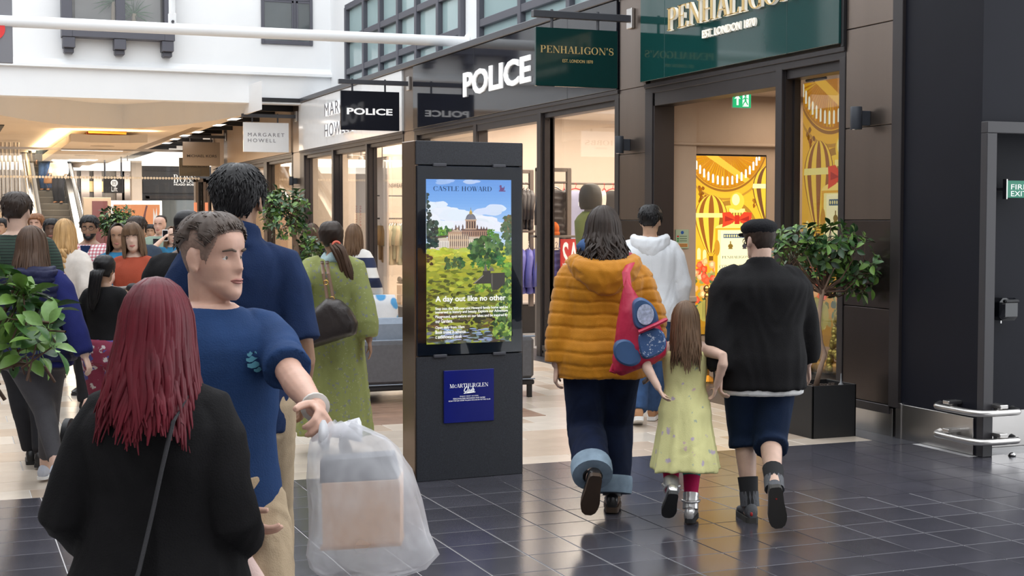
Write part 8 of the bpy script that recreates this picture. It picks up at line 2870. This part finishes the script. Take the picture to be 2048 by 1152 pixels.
def bush(t, blobs, L, W, n, seed, weights=(.35, .33, .17, .12, .03), stems=True, root=None, twigs=40, droop=.25, cap=300, camera=V3(0, 0, 1.65)):
 """blobs: (centre, radii); leaves in whorls on twig ends"""
 r = np.random.default_rng(seed)
 var = [leaf_mesh(L, W, 'leaf', g_, .35, droop) for g_ in G_]
 items = []
 tw = MB()
 vol = np.array([b[1][0] * b[1][1] * b[1][2] for b in blobs]) ** .8; vol = vol / vol.sum()
 while len(items) < n:
  c, rad = blobs[r.choice(len(blobs), p=vol)]
  d = unit(r.normal(size=3)); q = r.uniform(.35, 1) ** .45
  tip = np.array(c) + d * np.array(rad) * q
  k = r.integers(4, 8)
  ax = unit(d * .8 + V3(0, 0, .55) + r.normal(size=3) * .3)
  tw.tube([tip - ax * L * 1.6, tip], [.0035, .002], n=4, cap=False)
  ph = r.uniform(0, 6.28)
  s = unit(np.cross(ax, V3(.3, .2, 1))); w = np.cross(s, ax)
  young = r.uniform() < (.30 if q > .85 and d[2] > -.2 else .05)
  for i in range(k):
   a = ph + i * 2.4
   out = unit((s * math.cos(a) + w * math.sin(a)) * 1.0 + ax * r.uniform(.1, .9) + V3(0, 0, -.15))
   nrm = unit(ax - out * np.dot(ax, out) + r.normal(size=3) * .15)
   x = np.cross(out, nrm)
   sc = r.uniform(.6, 1.15) * (.75 if young else 1)
   base = tip - ax * L * .25 * i / k + out * L * .22
   R3 = Matrix(((x[0], out[0], nrm[0]), (x[1], out[1], nrm[1]), (x[2], out[2], nrm[2])))
   mi = (r.choice([2, 4, 1], p=[.55, .2, .25]) if young else r.choice(5, p=weights))
   items.append((float(np.linalg.norm(base - camera)) - .5 * L * r.uniform(), base, R3, sc, int(mi)))
 items.sort(key=lambda e: e[0])
 for (_, b, R3, sc, mi) in items[:cap]:
  o = bpy.data.objects.new('leaf', var[mi]); COL.objects.link(o); o.parent = t
  o.matrix_parent_inverse = WM[t.name].inverted()
  o.matrix_basis = Matrix.Translation(b) @ (R3 * sc).to_4x4()
 rest = items[cap:]
 if rest:
  mb = MB()
  vv = [(np.array([v.co[:] for v in m_.vertices]), [tuple(p.vertices) for p in m_.polygons]) for m_ in var]
  for (_, b, R3, sc, mi) in rest:
   A_ = np.array(R3) * sc
   mb.add(vv[mi][0] @ A_.T + b, vv[mi][1], mi)
  obj('leaves', mb, G_, t, True, stuff=True)
 if root is not None:
  for c, rad in blobs:
   for i in range(max(4, twigs // len(blobs))):
    d = unit(r.normal(size=3)); e = np.array(c) + d * np.array(rad) * .75
    st0 = np.array(root(r.uniform(0, 1), c)); mid = st0 * .5 + e * .5 + r.normal(size=3) * .02 + V3(0, 0, -.04)
    tw.tube([st0, mid, e], [.008, .006, .003], n=5, cap=False)
 obj('twigs', tw, TWIG, t, stuff=False)


# right tree in its black cube planter
px0, py0 = 6.06, 9.075
t = thing('planter_tree', 'small ficus tree with glossy leaves in a black cube planter by the bronze pillar', 'tree', (6.26, 9.28, 0))
mb = MB()
for a in ((px0, py0, px0 + .39, py0 + .012), (px0, py0 + .378, px0 + .39, py0 + .39), (px0, py0, px0 + .012, py0 + .39), (px0 + .378, py0, px0 + .39, py0 + .39)):
 mb.box(a[0], a[1], 0.0, a[2], a[3], .40, bev=.002)
pl = thing('cube_planter', 'matt black cube planter holding the small ficus tree', 'planter', (6.26, 9.28, 0))
obj('planter_box', mb, mat('planter_black', (.012, .012, .013), .45), pl)
mb = MB(); mb.box(px0 + .012, py0 + .012, 0, px0 + .378, py0 + .378, .365)
sl = obj('soil', mb, mat('bark_chips', (.07, .05, .04), .95, noise=.6, nscale=60, bump=1, bscale=80), pl)
for k in range(40):
 a = RNG.uniform(0, 6.28); x, y = px0 + RNG.uniform(.04, .35), py0 + RNG.uniform(.04, .35)
 q = MB(); q.box(x - .018 * math.cos(a), y - .01, .362, x + .018, y + .012, .378 + RNG.uniform(0, .01), bev=.003); obj('bark_chip', q, MATS['bark_chips'], sl)
c = np.array(onD(1682, 760, 10.85))
mb = MB(); mb.lathe([(.022, 0), (.020, .03), (.006, .05), (.004, .115)], (c[0], c[1], .365), 10); tag(obj('watering_spike', mb, mat('clear_plastic', (.5, .52, .55), .15, trans=.6), smooth='auto'), 'small clear plastic watering spike in the black planter corner', 'spike')
DT = 10.95
tr = [np.array(onD(x, y, DT)) for x, y in ((1632, 772), (1641, 735), (1650, 708), (1642, 685), (1638, 650), (1640, 615), (1644, 590), (1650, 570))]
mb = MB(); mb.tube(tr, [.022, .019, .018, .017, .016, .016, .017, .012], n=12); obj('trunk', mb, BARK, t, True)
mb = MB()
for (ex, ey, dd) in ((1585, 535, .05), (1610, 505, -.1), (1650, 480, .1), (1690, 500, -.05), (1730, 540, 0), (1700, 560, .1), (1600, 560, -.1)):
 e = np.array(onD(ex, ey, DT + dd)); b = tr[6]; mb.tube([b, b * .6 + e * .4 + V3(0, 0, .03), e], [.011, .008, .004], n=8)
obj('branch', mb, BARK, t, True)
bb = [(onD(x, y, DT + dz), (rx_ * DT / 2850, ry_ * DT / 2850 * 1.2, rz_ * DT / 2850)) for x, y, dz, rx_, ry_, rz_ in ((1600, 485, 0, 48, 46, 36), (1655, 476, -.05, 52, 50, 34), (1712, 515, .0, 42, 44, 52), (1640, 515, .1, 60, 50, 34), (1580, 515, -.05, 34, 30, 36), (1722, 560, 0, 30, 28, 36), (1680, 560, .1, 30, 34, 26), (1612, 552, .05, 30, 30, 24))]
bush(t, bb, .084, .044, 760, 11, weights=(.22, .34, .28, .06, .10), root=lambda u, c: tr[6] * (1 - u) + tr[7] * u, twigs=24)

# indoor tree before the clothes shop
DT2 = 15.2
t = thing('pompom_tree', 'clipped ficus tree with stacked leaf balls before the clothes shop', 'tree', tuple(onD(588, 440, DT2)[:2]) + (0,))
bb = [(onD(x, y, DT2 + dz), (rx_ * DT2 / 2850, rx_ * DT2 / 2850, ry_ * DT2 / 2850)) for x, y, dz, rx_, ry_ in ((555, 410, 0, 32, 34), (592, 412, 0, 30, 34), (570, 440, -.1, 44, 34), (605, 450, .05, 26, 26), (620, 495, 0, 26, 22), (612, 540, -.05, 28, 18))]
b0 = np.array(onD(590, 440, DT2)); b0[2] = 0
tr2 = [b0 + V3(0, 0, .4), b0 + V3(.03, 0, .8), np.array(onD(598, 520, DT2)), np.array(onD(590, 480, DT2)), np.array(onD(578, 440, DT2))]
mb = MB(); mb.tube(tr2, [.035, .032, .03, .026, .015], n=10); obj('trunk', mb, BARK, t, True)
mb = MB(); mb.box(b0[0] - .25, b0[1] - .25, 0, b0[0] + .25, b0[1] + .25, .45, bev=.01); obj('pot', mb, M['black'], t)
bush(t, bb, .075, .038, 900, 12, weights=(.25, .35, .25, .10, .05), root=lambda u, c: np.array([tr2[2][0], tr2[2][1], min(c[2], 2)]) * 1.0, twigs=24)
# far tree
DT3 = 21.0
t = thing('crowd_tree', 'dark leafy ficus tree rising from the far crowd before the orange poster', 'tree', tuple(onD(235, 440, DT3)[:2]) + (0,))
bb = [(onD(x, y, DT3 + dz), (rx_ * DT3 / 2850, rx_ * DT3 / 2850, ry_ * DT3 / 2850)) for x, y, dz, rx_, ry_ in ((222, 432, 0, 22, 22), (252, 432, 0, 20, 20), (235, 450, -.1, 36, 24), (216, 472, 0, 18, 12))]
b0 = np.array(onD(232, 440, DT3)); b0[2] = 0
mb = MB(); mb.tube([b0 + V3(0, 0, .4), np.array(onD(232, 480, DT3)), np.array(onD(232, 450, DT3))], [.05, .04, .02], n=10); obj('trunk', mb, BARK, t, True)
mb = MB(); mb.box(b0[0] - .25, b0[1] - .25, 0, b0[0] + .25, b0[1] + .25, .45, bev=.01); obj('pot', mb, M['black'], t)
bush(t, bb, .085, .042, 620, 13, weights=(.36, .30, .10, .24, .0), cap=200)
# near shrub at the picture edge
DT4 = 4.3
t = thing('edge_shrub', 'large-leaved green shrub leaning in close to the gilet wearer', 'shrub', tuple(onD(-60, 440, DT4)[:2]) + (0,))
b0 = np.array(onD(-70, 440, DT4)); b0[2] = 0
mb = MB(); mb.lathe([(.16, 0), (.2, .02), (.22, .5), (.2, .5), (.18, .46)], tuple(b0), 24); obj('pot', mb, M['black'], t, 'auto')
bb = [(onD(x, y, DT4 + dz), (rx_ * DT4 / 2850, .10, ry_ * DT4 / 2850)) for x, y, dz, rx_, ry_ in ((20, 610, 0, 52, 62), (70, 620, -.05, 50, 50), (45, 690, .05, 60, 36), (-5, 560, 0, 26, 26), (85, 700, -.1, 40, 26), (5, 760, 0, 16, 40), (-40, 640, 0, 60, 120))]
mb = MB()
for (pts) in ([(-70, 1000), (-60, 800), (-20, 740), (40, 700), (105, 672)], [(-70, 900), (-40, 720), (20, 660), (70, 610)], [(-60, 760), (-20, 680), (10, 620), (30, 570)], [(-20, 740), (40, 728), (90, 735), (110, 765)], [(-50, 780), (-10, 770), (10, 800)]):
 mb.tube([np.array(onD(x, y, DT4)) for x, y in pts], [.008, .007, .006, .004, .003][:len(pts)], n=7)
obj('stem', mb, TWIG, t, True)
bush(t, bb, .080, .046, 170, 14, weights=(.06, .34, .36, .04, .20), cap=300)
bpy.data.scenes.remove(TMP)
